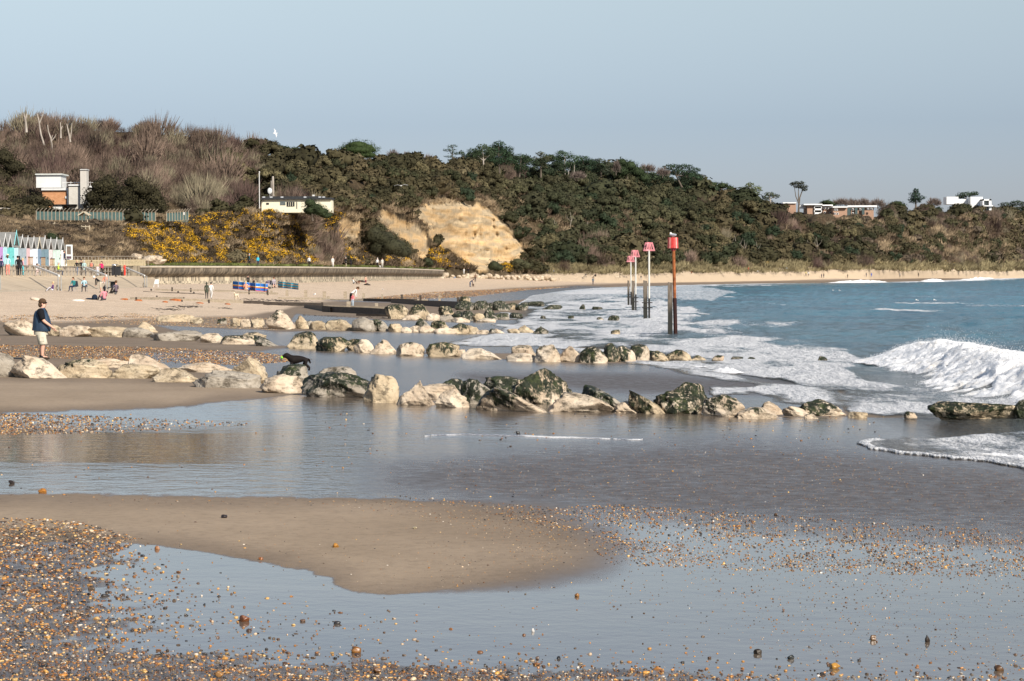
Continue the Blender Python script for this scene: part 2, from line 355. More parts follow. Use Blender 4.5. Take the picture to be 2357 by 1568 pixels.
# scattered whitecaps and the surf along the far shore
ff = np.exp(-((D + 8) / np.interp(Y, [300, 900, 1500], [5, 14, 14])) ** 2) * smooth(Y, 300, 420) * smooth(fbm(X / 22, Y / 40, 3, 28), -.35, .1)
ff2 = smooth(fbm(X / 14, Y / 26, 3, 58), .33, .5) * np.exp(-((D + 22) / 26.) ** 2) * smooth(Y, 120, 200) * .75
fo = np.maximum(fo, np.maximum(ff, ff2))
silt = np.exp(-np.maximum(-D, 0) / 14.) * (Y < 400)
W += .05 * fo * smooth(-D, 0, 6)
lapm = ((sdpoly(U, Vv, FO2, 3) > -6) | (fo > .12)) & (D > -2.5) & (D < 7) & (Y < 200)
W = np.where(lapm, np.maximum(W, ground_z(X, Y) + .014 + .03 * edge), W)
keep = D < 7
Fc = grid_faces(len(ysw), len(aw)); Fc = Fc[keep.ravel()[Fc].any(1)]
me = mesh_np('sea', np.stack([X, Y, W], -1).reshape(-1, 3), Fc, True)
vcol(me, 'foam', np.stack([fo.ravel(), silt.ravel(), np.maximum(smooth(-D, .5, 3.2), smooth(fo, .05, .30) * (D < 7)).ravel()], 1))
t = NT('sea_water'); z = t.rgb(t.attr('foam').outputs[0]); P = t.geo()
PS = t.geo((.45, .12, 1))
fn = t.math('ADD', t.math('MULTIPLY', t.noise(t.geo((1.2, .35, 1)), 1.6, 7, .68), .65), t.math('MULTIPLY', t.noise(t.geo((1, .25, 1)), 7, 4, .7), .35))
thr = t.math('SUBTRACT', 1.0, z[0])
fm = t.math('MULTIPLY', t.math('SUBTRACT', t.math('ADD', fn, t.math('MULTIPLY', z[0], .62)), .645), 6.0, cl=True)
fm = t.math('MULTIPLY', fm, t.math('MULTIPLY', z[0], 12, cl=True))
deep = t.ramp(t.noise(PS, .35, 4), [(.35, (.002, .070, .125)), (.65, (.015, .185, .265))])
wc = t.mix(z[1], deep, (.115, .098, .075))
wc = t.mix(t.math('MULTIPLY', t.math('MULTIPLY', z[0], t.ramp(t.noise(t.geo((.6, .2, 1)), 1.0, 4), [(.35, .35), (.65, 1.)])), .85, cl=True), wc, (.26, .30, .34))
c = t.mix(fm, wc, (.68, .69, .70))
ro = t.math('ADD', .12, t.math('MULTIPLY', fm, .75))
nm = t.bump(t.noise(t.geo((1.0, .28, 1)), 1.1, 7, .70), 1.0, .75)
nm = t.bump(t.noise(P, 9, 4, .6), .35, .03, nm)
water_m = t.done(c, ro, nm, IOR=1.33, Specular_IOR_Level=.22, Alpha=t.math('ADD', z[2], 0, cl=True))
sea = link('sea', me, water_m); tag(sea, kind='structure')

# ---------------------------------------------------------------- the hillside: lofted through lines of known position
def L(*k): return np.array(k, float)
LINES = [
 L((-500, 602, 270), (0, 606, 283), (160, 604, 300), (300, 606, 330), (345, 606, 354), (460, 607, 372), (575, 608, 388), (720, 609, 432), (869, 611, 500), (1025, 617, 622), (1200, 630, 670), (1400, 630, 690), (1700, 627, 830), (2000, 620, 960), (2110, 622, 1150), (2357, 624, 1700), (2800, 618, 2400)),
 L((-500, 560, 300), (0, 560, 305), (160, 555, 320), (345, 575, 366), (460, 572, 388), (700, 575, 446), (869, 580, 520), (1025, 590, 640), (1200, 600, 700), (1400, 602, 722), (1700, 600, 862), (2000, 598, 1000), (2110, 603, 1200), (2357, 600, 1780), (2800, 595, 2500)),
 L((-500, 505, 345), (0, 504, 350), (100, 512, 352), (300, 512, 374), (430, 500, 398), (600, 492, 420), (760, 486, 458), (880, 488, 520), (980, 478, 600), (1100, 478, 660), (1170, 525, 692), (1220, 560, 730), (1400, 560, 765), (1700, 560, 905), (2000, 560, 1060), (2200, 560, 1500), (2357, 560, 1860), (2800, 560, 2600)),
 L((-500, 500, 392), (0, 495, 396), (300, 492, 406), (430, 492, 420), (600, 480, 440), (760, 474, 478), (900, 460, 552), (1000, 445, 640), (1100, 440, 700), (1200, 480, 755), (1400, 500, 800), (1700, 520, 960), (2000, 526, 1140), (2200, 525, 1600), (2357, 525, 1960), (2800, 525, 2700)),
 L((-500, 400, 430), (0, 400, 434), (150, 395, 440), (400, 410, 450), (560, 440, 462), (700, 425, 485), (900, 405, 590), (1000, 405, 680), (1100, 405, 740), (1200, 430, 800), (1400, 450, 860), (1700, 495, 1040), (1830, 516, 1150), (2000, 518, 1220), (2200, 508, 1700), (2357, 505, 2050), (2800, 505, 2800)),
 L((-500, 345, 470), (0, 322, 474), (90, 298, 478), (180, 306, 480), (300, 306, 484), (450, 322, 492), (560, 355, 500), (700, 382, 520), (850, 384, 600), (1000, 400, 690), (1100, 404, 760), (1200, 414, 860), (1400, 424, 950), (1550, 437, 1040), (1700, 480, 1130), (1800, 494, 1180), (2000, 502, 1330), (2200, 504, 1800), (2357, 502, 2150), (2800, 502, 2950)),
 L((-500, 350, 560), (0, 330, 570), (300, 330, 580), (560, 366, 600), (850, 388, 700), (1100, 408, 860), (1400, 428, 1080), (1700, 483, 1260), (2000, 505, 1500), (2357, 505, 2400), (2800, 505, 3200)),
 L((-500, 640, 700), (0, 640, 710), (560, 640, 740), (1100, 640, 1000), (1700, 640, 1500), (2357, 640, 2900), (2800, 640, 3900)),
]
NCOL, NSEG = 760, [14, 26, 16, 30, 34, 8, 3]
cu = np.linspace(-480, 2780, NCOL)
def lp(Ln, u):
    v = np.interp(u, Ln[:, 0], Ln[:, 1]); d = np.interp(u, Ln[:, 0], Ln[:, 2]); return at(u, v, d)
base = lp(LINES[0], cu); foot = base.copy(); foot[:, 1] -= 7; foot[:, 0] = base[:, 0] * foot[:, 1] / base[:, 1]; foot[:, 2] = np.minimum(ground_z(foot[:, 0], foot[:, 1]) - .6, base[:, 2] - 1.5)
knots = [foot] + [lp(l, cu) for l in LINES]
rows = []; seg_t = []
for k, (a, b) in enumerate(zip(knots[:-1], knots[1:])):
    n = 3 if k == 0 else NSEG[k - 1]
    for i in range(n): rows.append(a + (b - a) * i / n); seg_t.append(k - 1 + i / n)
rows.append(knots[-1]); seg_t.append(len(LINES) - 1.)
H = np.array(rows); seg_t = np.array(seg_t)          # rows x cols x 3
def cliffmask(u, v):
    C1 = [(950, 494), (970, 470), (1040, 468), (1098, 470), (1130, 486), (1170, 526), (1196, 556), (1204, 585), (1197, 603), (1165, 606), (1140, 618), (1110, 624), (1072, 604), (1030, 578), (1000, 560), (980, 522)]
    C2 = [(862, 494), (885, 486), (907, 490), (922, 506), (950, 513), (985, 545), (985, 590), (962, 600), (942, 566), (912, 544), (886, 524)]
    C3 = [(768, 508), (800, 505), (826, 512), (830, 535), (822, 548), (785, 550), (775, 535)]
    U_ = u + 7 * fbm(u / 12., v / 12., 3, 71); V1 = v + 7 * fbm(u / 9., v / 14., 3, 72)
    m = np.maximum.reduce([smooth(sdpoly(U_, V1, c_), -2, 2) for c_ in (C1, C2, C3)]); return m
hu, hv = proj(H); cm = cliffmask(hu, hv) * (seg_t[:, None] > -.5) * (seg_t[:, None] < 2.4)
sc = H[..., 1] / 500.
dg = 1.25 * hu - hv
streak = 1 - 2 * np.abs(fbm(dg / 62., (hu + hv) / 260., 3, 83))
bumpz = (sc * 2.1 * (streak - .3) + sc * 1.3 * fbm(hu / 55., hv / 40., 3, 85)) * smooth(seg_t[:, None] + 0 * sc, 1.2, 2.6) * (1 - .75 * smooth(seg_t[:, None] + 0 * sc, 4.3, 5)) * (hu > 560) + 1.3 * fbm(H[..., 0] / 11., H[..., 1] / 11. + H[..., 2] / 9., 4, 81) * smooth(seg_t[:, None] + 0 * sc, .1, .8)
gul = np.abs(fbm(hu / 16., hv / 60., 3, 90)); led = smooth(hv + 5 * fbm(hu / 60., hv / 30., 2, 4), 548, 556)
H2 = H.copy(); H2[..., 2] += bumpz * (1 - cm)
H2[..., 1] += cm * (4.5 * gul * (1 - .3 * led) - 2.2 * led + 1.6 * fbm(hu / 7., hv / 5., 3, 95)) * 1.2
me = mesh_np('hillside', H2.reshape(-1, 3), grid_faces(H.shape[0], NCOL), True)
vcol(me, 'cliff', np.stack([cm.ravel(), (hu.ravel() / 2400.), (smooth(hu, 1150, 1260) * (1 - smooth(seg_t[:, None] + .25 * fbm(hu / 30, hv / 8, 3, 12), .12, .35))).ravel()], 1))
t = NT('hill_ground'); z = t.rgb(t.attr('cliff').outputs[0]); P = t.geo()
soil = t.ramp(t.noise(P, .25, 6, .7), [(.3, (.040, .030, .018)), (.5, (.085, .062, .036)), (.7, (.15, .115, .070))])
band = t.n('ShaderNodeTexNoise'); band.inputs['Scale'].default_value = 1; band.inputs['Detail'].default_value = 5
t.l(t.geo((.05, .05, .55)), band.inputs['Vector'])
cl_ = t.ramp(band.outputs[0], [(.30, (.50, .32, .15)), (.45, (.68, .48, .26)), (.58, (.48, .38, .25)), (.75, (.76, .59, .36))])
cl_ = t.mix(.55, cl_, t.ramp(t.noise(t.geo((1, 1, .35)), .9, 6, .75), [(.3, (.50, .46, .42)), (.55, (1, 1, 1)), (.8, (1.2, 1.15, 1.05))]), 'MULTIPLY')
c = t.mix(z[0], soil, cl_); c = t.mix(z[2], c, (.50, .395, .28))
nm = t.bump(t.noise(t.geo((1, 1, .4)), .8, 7, .7), .9, .9)
hill = link('hillside', me, t.done(c, .95, nm, Specular_IOR_Level=.1)); tag(hill, kind='structure')
# nearest hill surface lookup used to stand things on the slope
def hill_at(u, srow):
    """point of the hill in column u (photo px) at line parameter srow"""
    c = np.interp(u, cu, np.arange(NCOL)); r = np.interp(srow, seg_t, np.arange(len(seg_t)))
    c0 = np.clip(np.floor(c).astype(int), 0, NCOL - 2); r0 = np.clip(np.floor(r).astype(int), 0, len(seg_t) - 2)
    fc = (c - c0)[..., None]; fr = (r - r0)[..., None]
    return (H2[r0, c0] * (1 - fc) + H2[r0, c0 + 1] * fc) * (1 - fr) + (H2[r0 + 1, c0] * (1 - fc) + H2[r0 + 1, c0 + 1] * fc) * fr
def hill_uv(u, v):
    """hill point whose picture height is v in column u (front-most)"""
    ss = np.linspace(0, 5.2, 260); p = hill_at(np.full(260, float(u)), ss); vv = proj(p)[1]
    k = np.argmax(vv <= v) if (vv <= v).any() else 200
    return p[k]
# ---------------------------------------------------------------- vegetation
def leafmat(name, sat=1.0):
    t = NT(name); a = t.attr('tint'); P = t.geo()
    n = t.ramp(t.noise(P, .8, 3), [(.3, .60), (.7, 1.28)])
    c = t.mix(1.0, a.outputs[0], n, 'MULTIPLY')
    return t.done(c, .8, None, Specular_IOR_Level=.15)
LEAF = leafmat('foliage'); TWIG = leafmat('twigs'); 
t = NT('bark'); BARK = t.done(t.ramp(t.noise(t.coord('Object', (1, 1, .3)), 3, 4), [(.3, (.07, .055, .04)), (.7, (.16, .13, .10))]), .9)
t = NT('pale_bark'); PALEBARK = t.done(t.ramp(t.noise(t.coord('Object', (1, 1, .3)), 2, 4), [(.3, (.26, .22, .18)), (.7, (.46, .41, .35))]), .85)
STEM = flat((.30, .26, .21), .85, .2)
def quads_at(P, N, s, r, asp=1.0, flat_=.35):
    """small leaf quads at points P facing roughly N"""
    n = len(P); N = N + r.normal(0, flat_, (n, 3)); N /= np.linalg.norm(N, axis=1, keepdims=True) + 1e-9
    a = np.cross(N, r.normal(0, 1, (n, 3))); a /= np.linalg.norm(a, axis=1, keepdims=True) + 1e-9; b = np.cross(N, a)
    s = (s * r.uniform(.6, 1.4, n))[:, None]; k = r.uniform(.5, 1, (n, 1)) * asp
    V = np.stack([P - a * s, P - b * s * k, P + a * s, P + b * s * k], 1).reshape(-1, 3)
    return V, np.arange(4 * n).reshape(n, 4)
def core(c, r, rr, n=8, k=5):
    V = []; 
    for i in range(k + 1):
        for j in range(n):
            ph = math.pi * i / k; th = 2 * math.pi * j / n; q = rr.uniform(.8, 1.1)
            V.append((c[0] + r[0] * q * math.sin(ph) * math.cos(th), c[1] + r[1] * q * math.sin(ph) * math.sin(th), c[2] + r[2] * q * math.cos(ph)))
    Fs = [(i * n + j, (i + 1) * n + j, (i + 1) * n + (j + 1) % n, i * n + (j + 1) % n) for i in range(k) for j in range(n)]
    return np.array(V), np.array(Fs)
def join(parts):
    Vs, Fs, n = [], [], 0
    for V, Fc in parts: Vs.append(V); Fs.append(Fc + n); n += len(V)
    return np.concatenate(Vs), np.concatenate(Fs)
def t_bush(r, nl=190, leaf=.115):             # unit radius evergreen mound made of lobes
    parts = []; lobes = [((0, 0, .1), (.72, .72, .6))] + [((r.uniform(-.5, .5), r.uniform(-.5, .5), r.uniform(-.05, .55)), (q := r.uniform(.28, .5), q, q * .85)) for _ in range(6)]
    for c_, rd in lobes:
        parts.append(core(c_, [x * .86 for x in rd], r))
        m = int(nl * rd[0] / 2.6); d = r.normal(0, 1, (m, 3)); d[:, 2] = np.abs(d[:, 2]) * 1.0 - .15; d /= np.linalg.norm(d, axis=1, keepdims=True)
        parts.append(quads_at(np.array(c_) + d * np.array(rd) * r.uniform(.9, 1.12, (m, 1)), d, leaf, r))
    return join(parts)
def blades(P, D, L_, w, r):
    n = len(P); D = D / (np.linalg.norm(D, axis=1, keepdims=True) + 1e-9)
    s = np.cross(D, np.array([0, 1, 0]) + r.normal(0, .3, (n, 3))); s /= np.linalg.norm(s, axis=1, keepdims=True) + 1e-9
    L_ = L_[:, None]; w = w * r.uniform(.6, 1.3, (n, 1))
    V = np.stack([P - s * w, P + s * w, P + D * L_ + s * w * .15, P + D * L_ - s * w * .15], 1).reshape(-1, 3)
    return V, np.arange(4 * n).reshape(n, 4)
def t_bare(r, n=230):                         # leafless crown: upright fan of fine twigs
    d = r.normal(0, 1, (n, 3)); d /= np.linalg.norm(d, axis=1, keepdims=True); P = d * r.uniform(.1, .8, (n, 1)) ** .6 * np.array([.75, .75, .55]) + np.array([0, 0, .3])
    D = d * .6 + np.array([0, 0, 1.0]) + r.normal(0, .28, (n, 3))
    return join([blades(P, D, r.uniform(.3, .65, n), .018, r), blades(np.zeros((9, 3)) + r.normal(0, .05, (9, 3)) - np.array([0, 0, .6]), r.normal(0, .35, (9, 3)) + np.array([0, 0, 1]), r.uniform(.8, 1.5, 9), .035, r)])
def t_grass(r, n=90):
    P = np.stack([r.uniform(-1, 1, n), r.uniform(-1, 1, n), r.uniform(-.3, .1, n)], 1); D = r.normal(0, .35, (n, 3)) + np.array([.1, 0, 1])
    return blades(P, D, r.uniform(.3, .8, n), .045, r)
def t_flower(r, n=120):                        # flowering sprays on the upper sunny side of a gorse bush
    d = r.normal(0, 1, (n, 3)); d[:, 2] = np.abs(d[:, 2]); d /= np.linalg.norm(d, axis=1, keepdims=True)
    return quads_at(d * np.array([.95, .95, .8]) * r.uniform(.8, 1.12, (n, 1)) + np.array([0, 0, .1]), d, .062, r)
r0 = np.random.default_rng(3)
TB = [t_bush(r0) for _ in range(6)]; TW = [t_bare(r0) for _ in range(6)]; TG = [t_grass(r0) for _ in range(4)]; TF = [t_flower(r0) for _ in range(4)]
def scatter(name, temps, P, S, tint, mat, r, lean=0.0, kindlabel=None, sq=(1, 1, 1), parent=None):
    Vs, Fs, Cs, n0 = [], [], [], 0
    which = r.integers(0, len(temps), len(P)); ang = r.uniform(0, 2 * np.pi, len(P))
    for k, (TV, TFc) in enumerate(temps):
        id_ = np.where(which == k)[0]
        if not len(id_): continue
        c, s = np.cos(ang[id_])[:, None], np.sin(ang[id_])[:, None]; q = S[id_][:, None]
        x = TV[None, :, 0] * c - TV[None, :, 1] * s; y = TV[None, :, 0] * s + TV[None, :, 1] * c; zz = np.broadcast_to(TV[None, :, 2], x.shape)
        x = x * q * sq[0] + lean * zz * q; y = y * q * sq[1]; zz = zz * q * sq[2]
        V = np.stack([x, y, zz], -1) + P[id_][:, None, :]
        Vs.append(V.reshape(-1, 3)); m = len(id_)
        Fs.append((TFc[None] + (np.arange(m) * len(TV))[:, None, None]).reshape(-1, 4) + n0); n0 += m * len(TV)
        cc = tint[id_][:, None, :] * r.uniform(.82, 1.2, (m, len(TV) // 4 + 1, 1)).repeat(4, 1)[:, :len(TV)]
        Cs.append(cc.reshape(-1, 3))
    me = mesh_np(name, np.concatenate(Vs), np.concatenate(Fs)); vcol(me, 'tint', np.concatenate(Cs))
    return link(name, me, mat, parent)
WOOD = [(-600, 200), (300, 240), (600, 330), (640, 352), (560, 352), (470, 352), (480, 380), (540, 420), (590, 462), (560, 480), (430, 500), (300, 498), (-600, 498)]
GORSE = [[(285, 525), (330, 508), (430, 504), (545, 492), (650, 494), (700, 545), (730, 606), (345, 606), (305, 565)], [(722, 492), (765, 484), (800, 500), (770, 512), (772, 545), (830, 560), (850, 606), (790, 606), (750, 560)],
         [(975, 556), (1010, 572), (1060, 604), (1105, 620), (1230, 630), (1200, 606), (1150, 604), (1130, 616), (1100, 634), (960, 616), (870, 612), (880, 596), (960, 600)]]
BRAM = [(-600, 505), (100, 506), (285, 512), (310, 565), (345, 608), (-600, 608)]
DARKB = [(640, 470), (720, 480), (745, 560), (780, 606), (735, 606), (690, 535), (655, 492)]
THIN = [[(1140, 392), (1225, 396), (1215, 425), (1160, 425)], [(1440, 372), (1530, 380), (1550, 405), (1470, 402)], [(820, 340), (1010, 352), (1010, 372), (820, 362)], [(1330, 395), (1400, 398), (1390, 412), (1330, 410)]]
rs = np.random.default_rng(11)
NP = 11000
pu = rs.uniform(-300, 2620, NP); ps = rs.uniform(.02, 5.15, NP) 
P0 = hill_at(pu, ps); hu_, hv_ = proj(P0)
cmk = cliffmask(hu_, hv_) * (ps < 2.4)
pxj = 16 * fbm(hu_ / 40, hv_ / 30, 3, 41); pyj = 9 * fbm(hu_ / 40, hv_ / 30, 3, 42)
def ins(poly): return sdpoly(hu_ + pxj, hv_ + pyj, poly, 1) > 0
isW = ins(WOOD) & (ps > 2.35); isG = np.any([ins(g) for g in GORSE], 0) & (ps < 2.3); isB = ins(BRAM) & (ps < 2.2); isD = ins(DARKB) & (ps < 3)
far = P0[:, 1] > 1300
isT = np.any([ins(g) for g in THIN], 0) | ((hu_ > 1640) & (hv_ > 520) & (fbm(hu_ / 60, hv_ / 35, 3, 55) > .30)) | ((hu_ > 1230) & (hv_ > 440) & (hv_ < 640) & (fbm(hu_ / 45, hv_ / 30, 3, 57) > .34))
beachband = (hu_ > 1240) & (ps < .55)
okp = (cmk < .25) & ((cliffmask(hu_, hv_ - 14) < .3) | (rs.random(NP) < .12)) & ((cliffmask(hu_, hv_ - 24) < .3) | (rs.random(NP) < .3))
slopeclear = ((hu_ > 60) & (hu_ < 445) & (ps > 1.72) & (ps < 3.1)) | ((hu_ > 1795) & (hu_ < 2025) & (hv_ < 528) & (ps > 2.75))       # ground of the building compound
dpx = P0[:, 1] / F
rad = dpx * (10 + 22 * rs.random(NP) ** 1.6 + 22 * (rs.random(NP) < .06)) * np.interp(hu_, [1500, 2300], [1, .72])
EV = okp & ~isW & ~isG & ~isB & ~isD & ~isT & ~beachband & ~slopeclear & (rs.random(NP) < .62)
EV &= ~((hu_ > 595) & (hu_ < 770) & (ps > 1.9) & (ps < 3.0))
EV &= ~((hu_ > 1795) & (hu_ < 2025) & (hv_ < 506) & (ps > 3.3)); EV &= ~((hu_ > 2165) & (hu_ < 2295) & (ps > 3.9)); isT &= ~((hu_ > 1795) & (hu_ < 2025) & (ps > 3.3)) & ~((hu_ > 2165) & (hu_ < 2295) & (ps > 3.9))
mixc = smooth(fbm(hu_ / 70, hv_ / 42, 4, 61) + .25 * fbm((1.25 * hu_ - hv_) / 40, (hu_ + hv_) / 200, 2, 62), -.35, .45)[:, None]; r1 = rs.random(NP)[:, None]
ev = (np.array([.046, .042, .020]) * (1 - mixc) + np.array([.100, .080, .042]) * mixc) * (.8 + .4 * r1)
ev = np.where((rs.random(NP)[:, None] < .10) & (mixc > .5), np.array([.150, .125, .070]), ev)
ev = np.where(((fbm(hu_ / 48, hv_ / 30, 3, 63) > .30) & (hu_ > 1130) & (hu_ < 1750))[:, None], np.array([.036, .042, .020]), ev)
ev = np.where((hu_ > 1900)[:, None] & (rs.random(NP)[:, None] < .3), np.array([.11, .085, .060]), ev)
ev = ev * .82
gz_ = smooth(sdpoly(hu_ + pxj, hv_ + pyj, [(1130, 420), (1300, 400), (1420, 430), (1560, 420), (1640, 470), (1500, 560), (1330, 590), (1230, 560), (1180, 500)], 1), -25, 30)[:, None]
ev = ev * (1 - gz_ * .6) + gz_ * .6 * np.array([.034, .040, .020]) * (.7 + .7 * r1)
def t_small(r, nl=64):
    d = r.normal(0, 1, (nl, 3)); d[:, 2] = np.abs(d[:, 2]) - .25; d /= np.linalg.norm(d, axis=1, keepdims=True)
    return join([core((0, 0, 0), (.85, .85, .75), r, 6, 4), quads_at(d * r.uniform(.85, 1.15, (nl, 1)), d, .17, r)])
TS = [t_small(r0) for _ in range(6)]
NT_ = 3000; tu = rs.uniform(-200, 2560, NT_); ts = rs.uniform(.55, 4.9, NT_); PT = hill_at(tu, ts); au, av = proj(PT); tj = 16 * fbm(au / 40, av / 30, 3, 41); tk = 9 * fbm(au / 40, av / 30, 3, 42)
bad = np.any([sdpoly(au + tj, av + tk, g_, 1) > -6 for g_ in [WOOD, DARKB, BRAM] + GORSE + THIN], 0) | (cliffmask(au, av) > .2) | (cliffmask(au, av - 16) > .2) | (cliffmask(au, av - 30) > .2)
bad |= ((au > 595) & (au < 775) & (ts > 1.8) & (ts < 3.05)) | ((au > 55) & (au < 450) & (ts < 3.2)) | ((au > 1790) & (au < 2030) & (ts > 2.6)) | ((au > 2165) & (au < 2295) & (ts > 3.5)) | ((au > 1640) & (fbm(au / 60, av / 35, 3, 55) > .30)) | ((ts < .9) & (au > 1200) & (rs.random(NT_) < .5))
sel = np.where(~bad)[0]; order_ = []; taken = np.zeros((0, 3))
for i_ in sel:                              # keep the crowns a crown's width apart
    if len(taken) and (np.hypot((taken[:, 0] - au[i_]) / 1.25, taken[:, 1] - av[i_]) < 13 + 7 * (au[i_] < 1500)).any(): continue
    taken = np.vstack([taken, (au[i_], av[i_], 0)]); order_.append(i_)
order_ = np.array(order_); RT_ = PT[order_, 1] / F * rs.uniform(15, 27, len(order_)) * np.interp(au[order_], [1500, 2300], [1, .7]); nch = 15
dirs = rs.normal(0, 1, (len(order_), nch, 3)); dirs[..., 2] = np.abs(dirs[..., 2]) * 1.1; dirs /= np.linalg.norm(dirs, axis=2, keepdims=True); dirs *= rs.uniform(.6, .95, dirs.shape[:2])[..., None]
cP = PT[order_][:, None] + dirs * RT_[:, None, None] * np.array([1.15, 1.0, .95]) + np.array([0, 0, 1]) * RT_[:, None, None] * .25; cP[..., 0] += (cP[..., 2] - PT[order_][:, None, 2]) * .18
m1 = smooth(fbm(au[order_] / 60, av[order_] / 40, 3, 161), -.3, .4)[:, None]; r2 = rs.random((len(order_), 1))
tc_ = (np.array([.036, .038, .018]) * (1 - m1) + np.array([.078, .066, .034]) * m1) * (.75 + .6 * r2); tc_ = np.where(rs.random((len(order_), 1)) < .22, np.array([.026, .038, .020]), tc_); tc_ = np.where(rs.random((len(order_), 1)) < .17, np.array([.115, .098, .050]), tc_)
g3 = smooth(sdpoly(au[order_], av[order_], [(1130, 420), (1300, 400), (1420, 430), (1560, 420), (1640, 470), (1500, 560), (1330, 590), (1230, 560), (1180, 500)], 1), -25, 30)[:, None]; tc_ = tc_ * (1 - .5 * g3) + .5 * g3 * np.array([.030, .042, .021])
o = scatter('evergreen_woodland', TS, cP.reshape(-1, 3), np.repeat(RT_ * .42, nch) * rs.uniform(.8, 1.25, len(order_) * nch), np.repeat(tc_, nch, 0) * rs.uniform(.88, 1.12, (len(order_) * nch, 1)), LEAF, rs, lean=.1)
tag(o, 'domed crowns of dark evergreen trees massed over the cliff slopes', 'woodland', kind='stuff')
EV = EV & (rs.random(NP) < .62)
o = scatter('evergreen_scrub', TB, P0[EV] + np.array([0, 0, 0]) + np.stack([0 * rad[EV], 0 * rad[EV], rad[EV] * .25], 1), rad[EV], ev[EV], LEAF, rs, lean=.22, sq=(1.15, 1.1, .95))
tag(o, 'dense wind-pruned evergreen scrub covering the cliffs and hillside', 'scrub', kind='stuff')
isW |= (hu_ < 600) & (ps > 4.2) & (ps < 5.12)
BW = okp & ((isW & (ps < 5.12)) | (isT & (ps < 4.7)) | isD) & ~slopeclear & (rs.random(NP) < .80)
bw = np.array([.165, .118, .090]) * (.55 + .85 * rs.random(NP)[:, None]) * (1 + .3 * (mixc - .5)); bw = np.where(rs.random(NP)[:, None] < .25, np.array([.21, .18, .12]) , bw); bw = np.where(rs.random(NP)[:, None] < .2, np.array([.10, .065, .055]), bw)
o = scatter('bare_woodland', TW, P0[BW], rad[BW] * np.where(isT[BW], .72, 1.15) * np.where(ps[BW] > 4.5, .88, 1), bw[BW], TWIG, rs, lean=.12, sq=(1, 1, 1.25))
o2 = None
tag(o, 'leafless brown woodland and bare scrub on the hill', 'woodland', kind='stuff')
# low bramble and rank grass beneath everything
NU = 9000; qu = rs.uniform(-300, 2620, NU); qs = rs.uniform(.0, 3.2, NU); Pq = hill_at(qu, qs); gu, gv = proj(Pq)
kq = (cliffmask(gu, gv) < .2) & (cliffmask(gu, gv - 6) < .4); gm_ = smooth(fbm(gu / 25, gv / 16, 3, 66), -.3, .4)[:, None]
gc = np.array([.12, .085, .055]) * (1 - gm_) + np.array([.30, .225, .14]) * gm_
dune = (gu > 1240) & (qs < .9); gc = np.where(dune[:, None], np.array([.24, .20, .11]), gc)
o = scatter('bramble_and_grass', TG, Pq[kq], (Pq[kq, 1] / F * rs.uniform(9, 17, NU)[kq]), gc[kq] * rs.uniform(.6, 1.2, (kq.sum(), 1)), TWIG, rs, lean=.2, sq=(1.3, 1.3, .9))
tag(o, 'dry grass and bramble on the lower slopes and dune tops', 'undergrowth', kind='stuff')
# low dark bushes in the bramble slope and gorse bushes
lowb = okp & ((isB & (rs.random(NP) < .30)) | (isD & (rs.random(NP) < .3))); 
o = scatter('low_thicket', TB, P0[lowb], rad[lowb] * .6, np.array([.085, .065, .045]) * (.6 + .9 * rs.random((lowb.sum(), 1))), LEAF, rs, lean=.15, sq=(1.3, 1, .6))
tag(o, 'low brown thicket on the slope behind the beach huts', 'thicket', kind='stuff')
NG = 5200; gu0 = rs.uniform(260, 1260, NG); gs0 = rs.uniform(.02, 2.3, NG); Pg = hill_at(gu0, gs0); gu1, gv1 = proj(Pg)
gj = 8 * fbm(gu1 / 22, gv1 / 14, 3, 43)
ig = np.any([sdpoly(gu1 + gj, gv1 + gj, g, 1) > 0 for g in GORSE], 0) & (cliffmask(gu1, gv1) < .3) & (cliffmask(gu1, gv1 - 8) < .4)
Pg = Pg[ig]; ng = len(Pg); rg = Pg[:, 1] / F * rs.uniform(8, 16, ng)
# right-hand slope: a thin sprinkle of the same bushes
NG2 = 150; a_ = rs.uniform(1700, 2340, NG2); b_ = rs.uniform(.3, 1.5, NG2); Pg2 = hill_at(a_, b_); u2_, v2_ = proj(Pg2); k2 = fbm(u2_ / 60, v2_ / 20, 3, 47) > .12
Pg = np.concatenate([Pg, Pg2[k2]]); rg = np.concatenate([rg, Pg2[k2, 1] / F * 10]); ng = len(Pg)
o = scatter('gorse_bushes', TB, Pg, rg, np.array([.056, .040, .020]) * (.55 + .7 * rs.random((ng, 1))), LEAF, rs, lean=.2, sq=(1.15, 1, .8)); gorse = o
tag(o, 'gorse with bright yellow flowers on the cliff slope behind the sea wall', 'gorse', kind='stuff')
uu, vv_ = proj(Pg); fl = (fbm((1.1 * uu - vv_) / 16, (uu + vv_) / 44, 3, 49) > -.03) | (rs.random(ng) < .04)
fl &= ~((uu > 1500) & (rs.random(ng) < .4))
o = scatter('flowers', TF, Pg[fl], rg[fl] * 1.08, np.array([.82, .46, .022]) * (.55 + .6 * rs.random((fl.sum(), 1))), LEAF, rs, lean=.2, sq=(1.15, 1, .8), parent=gorse)

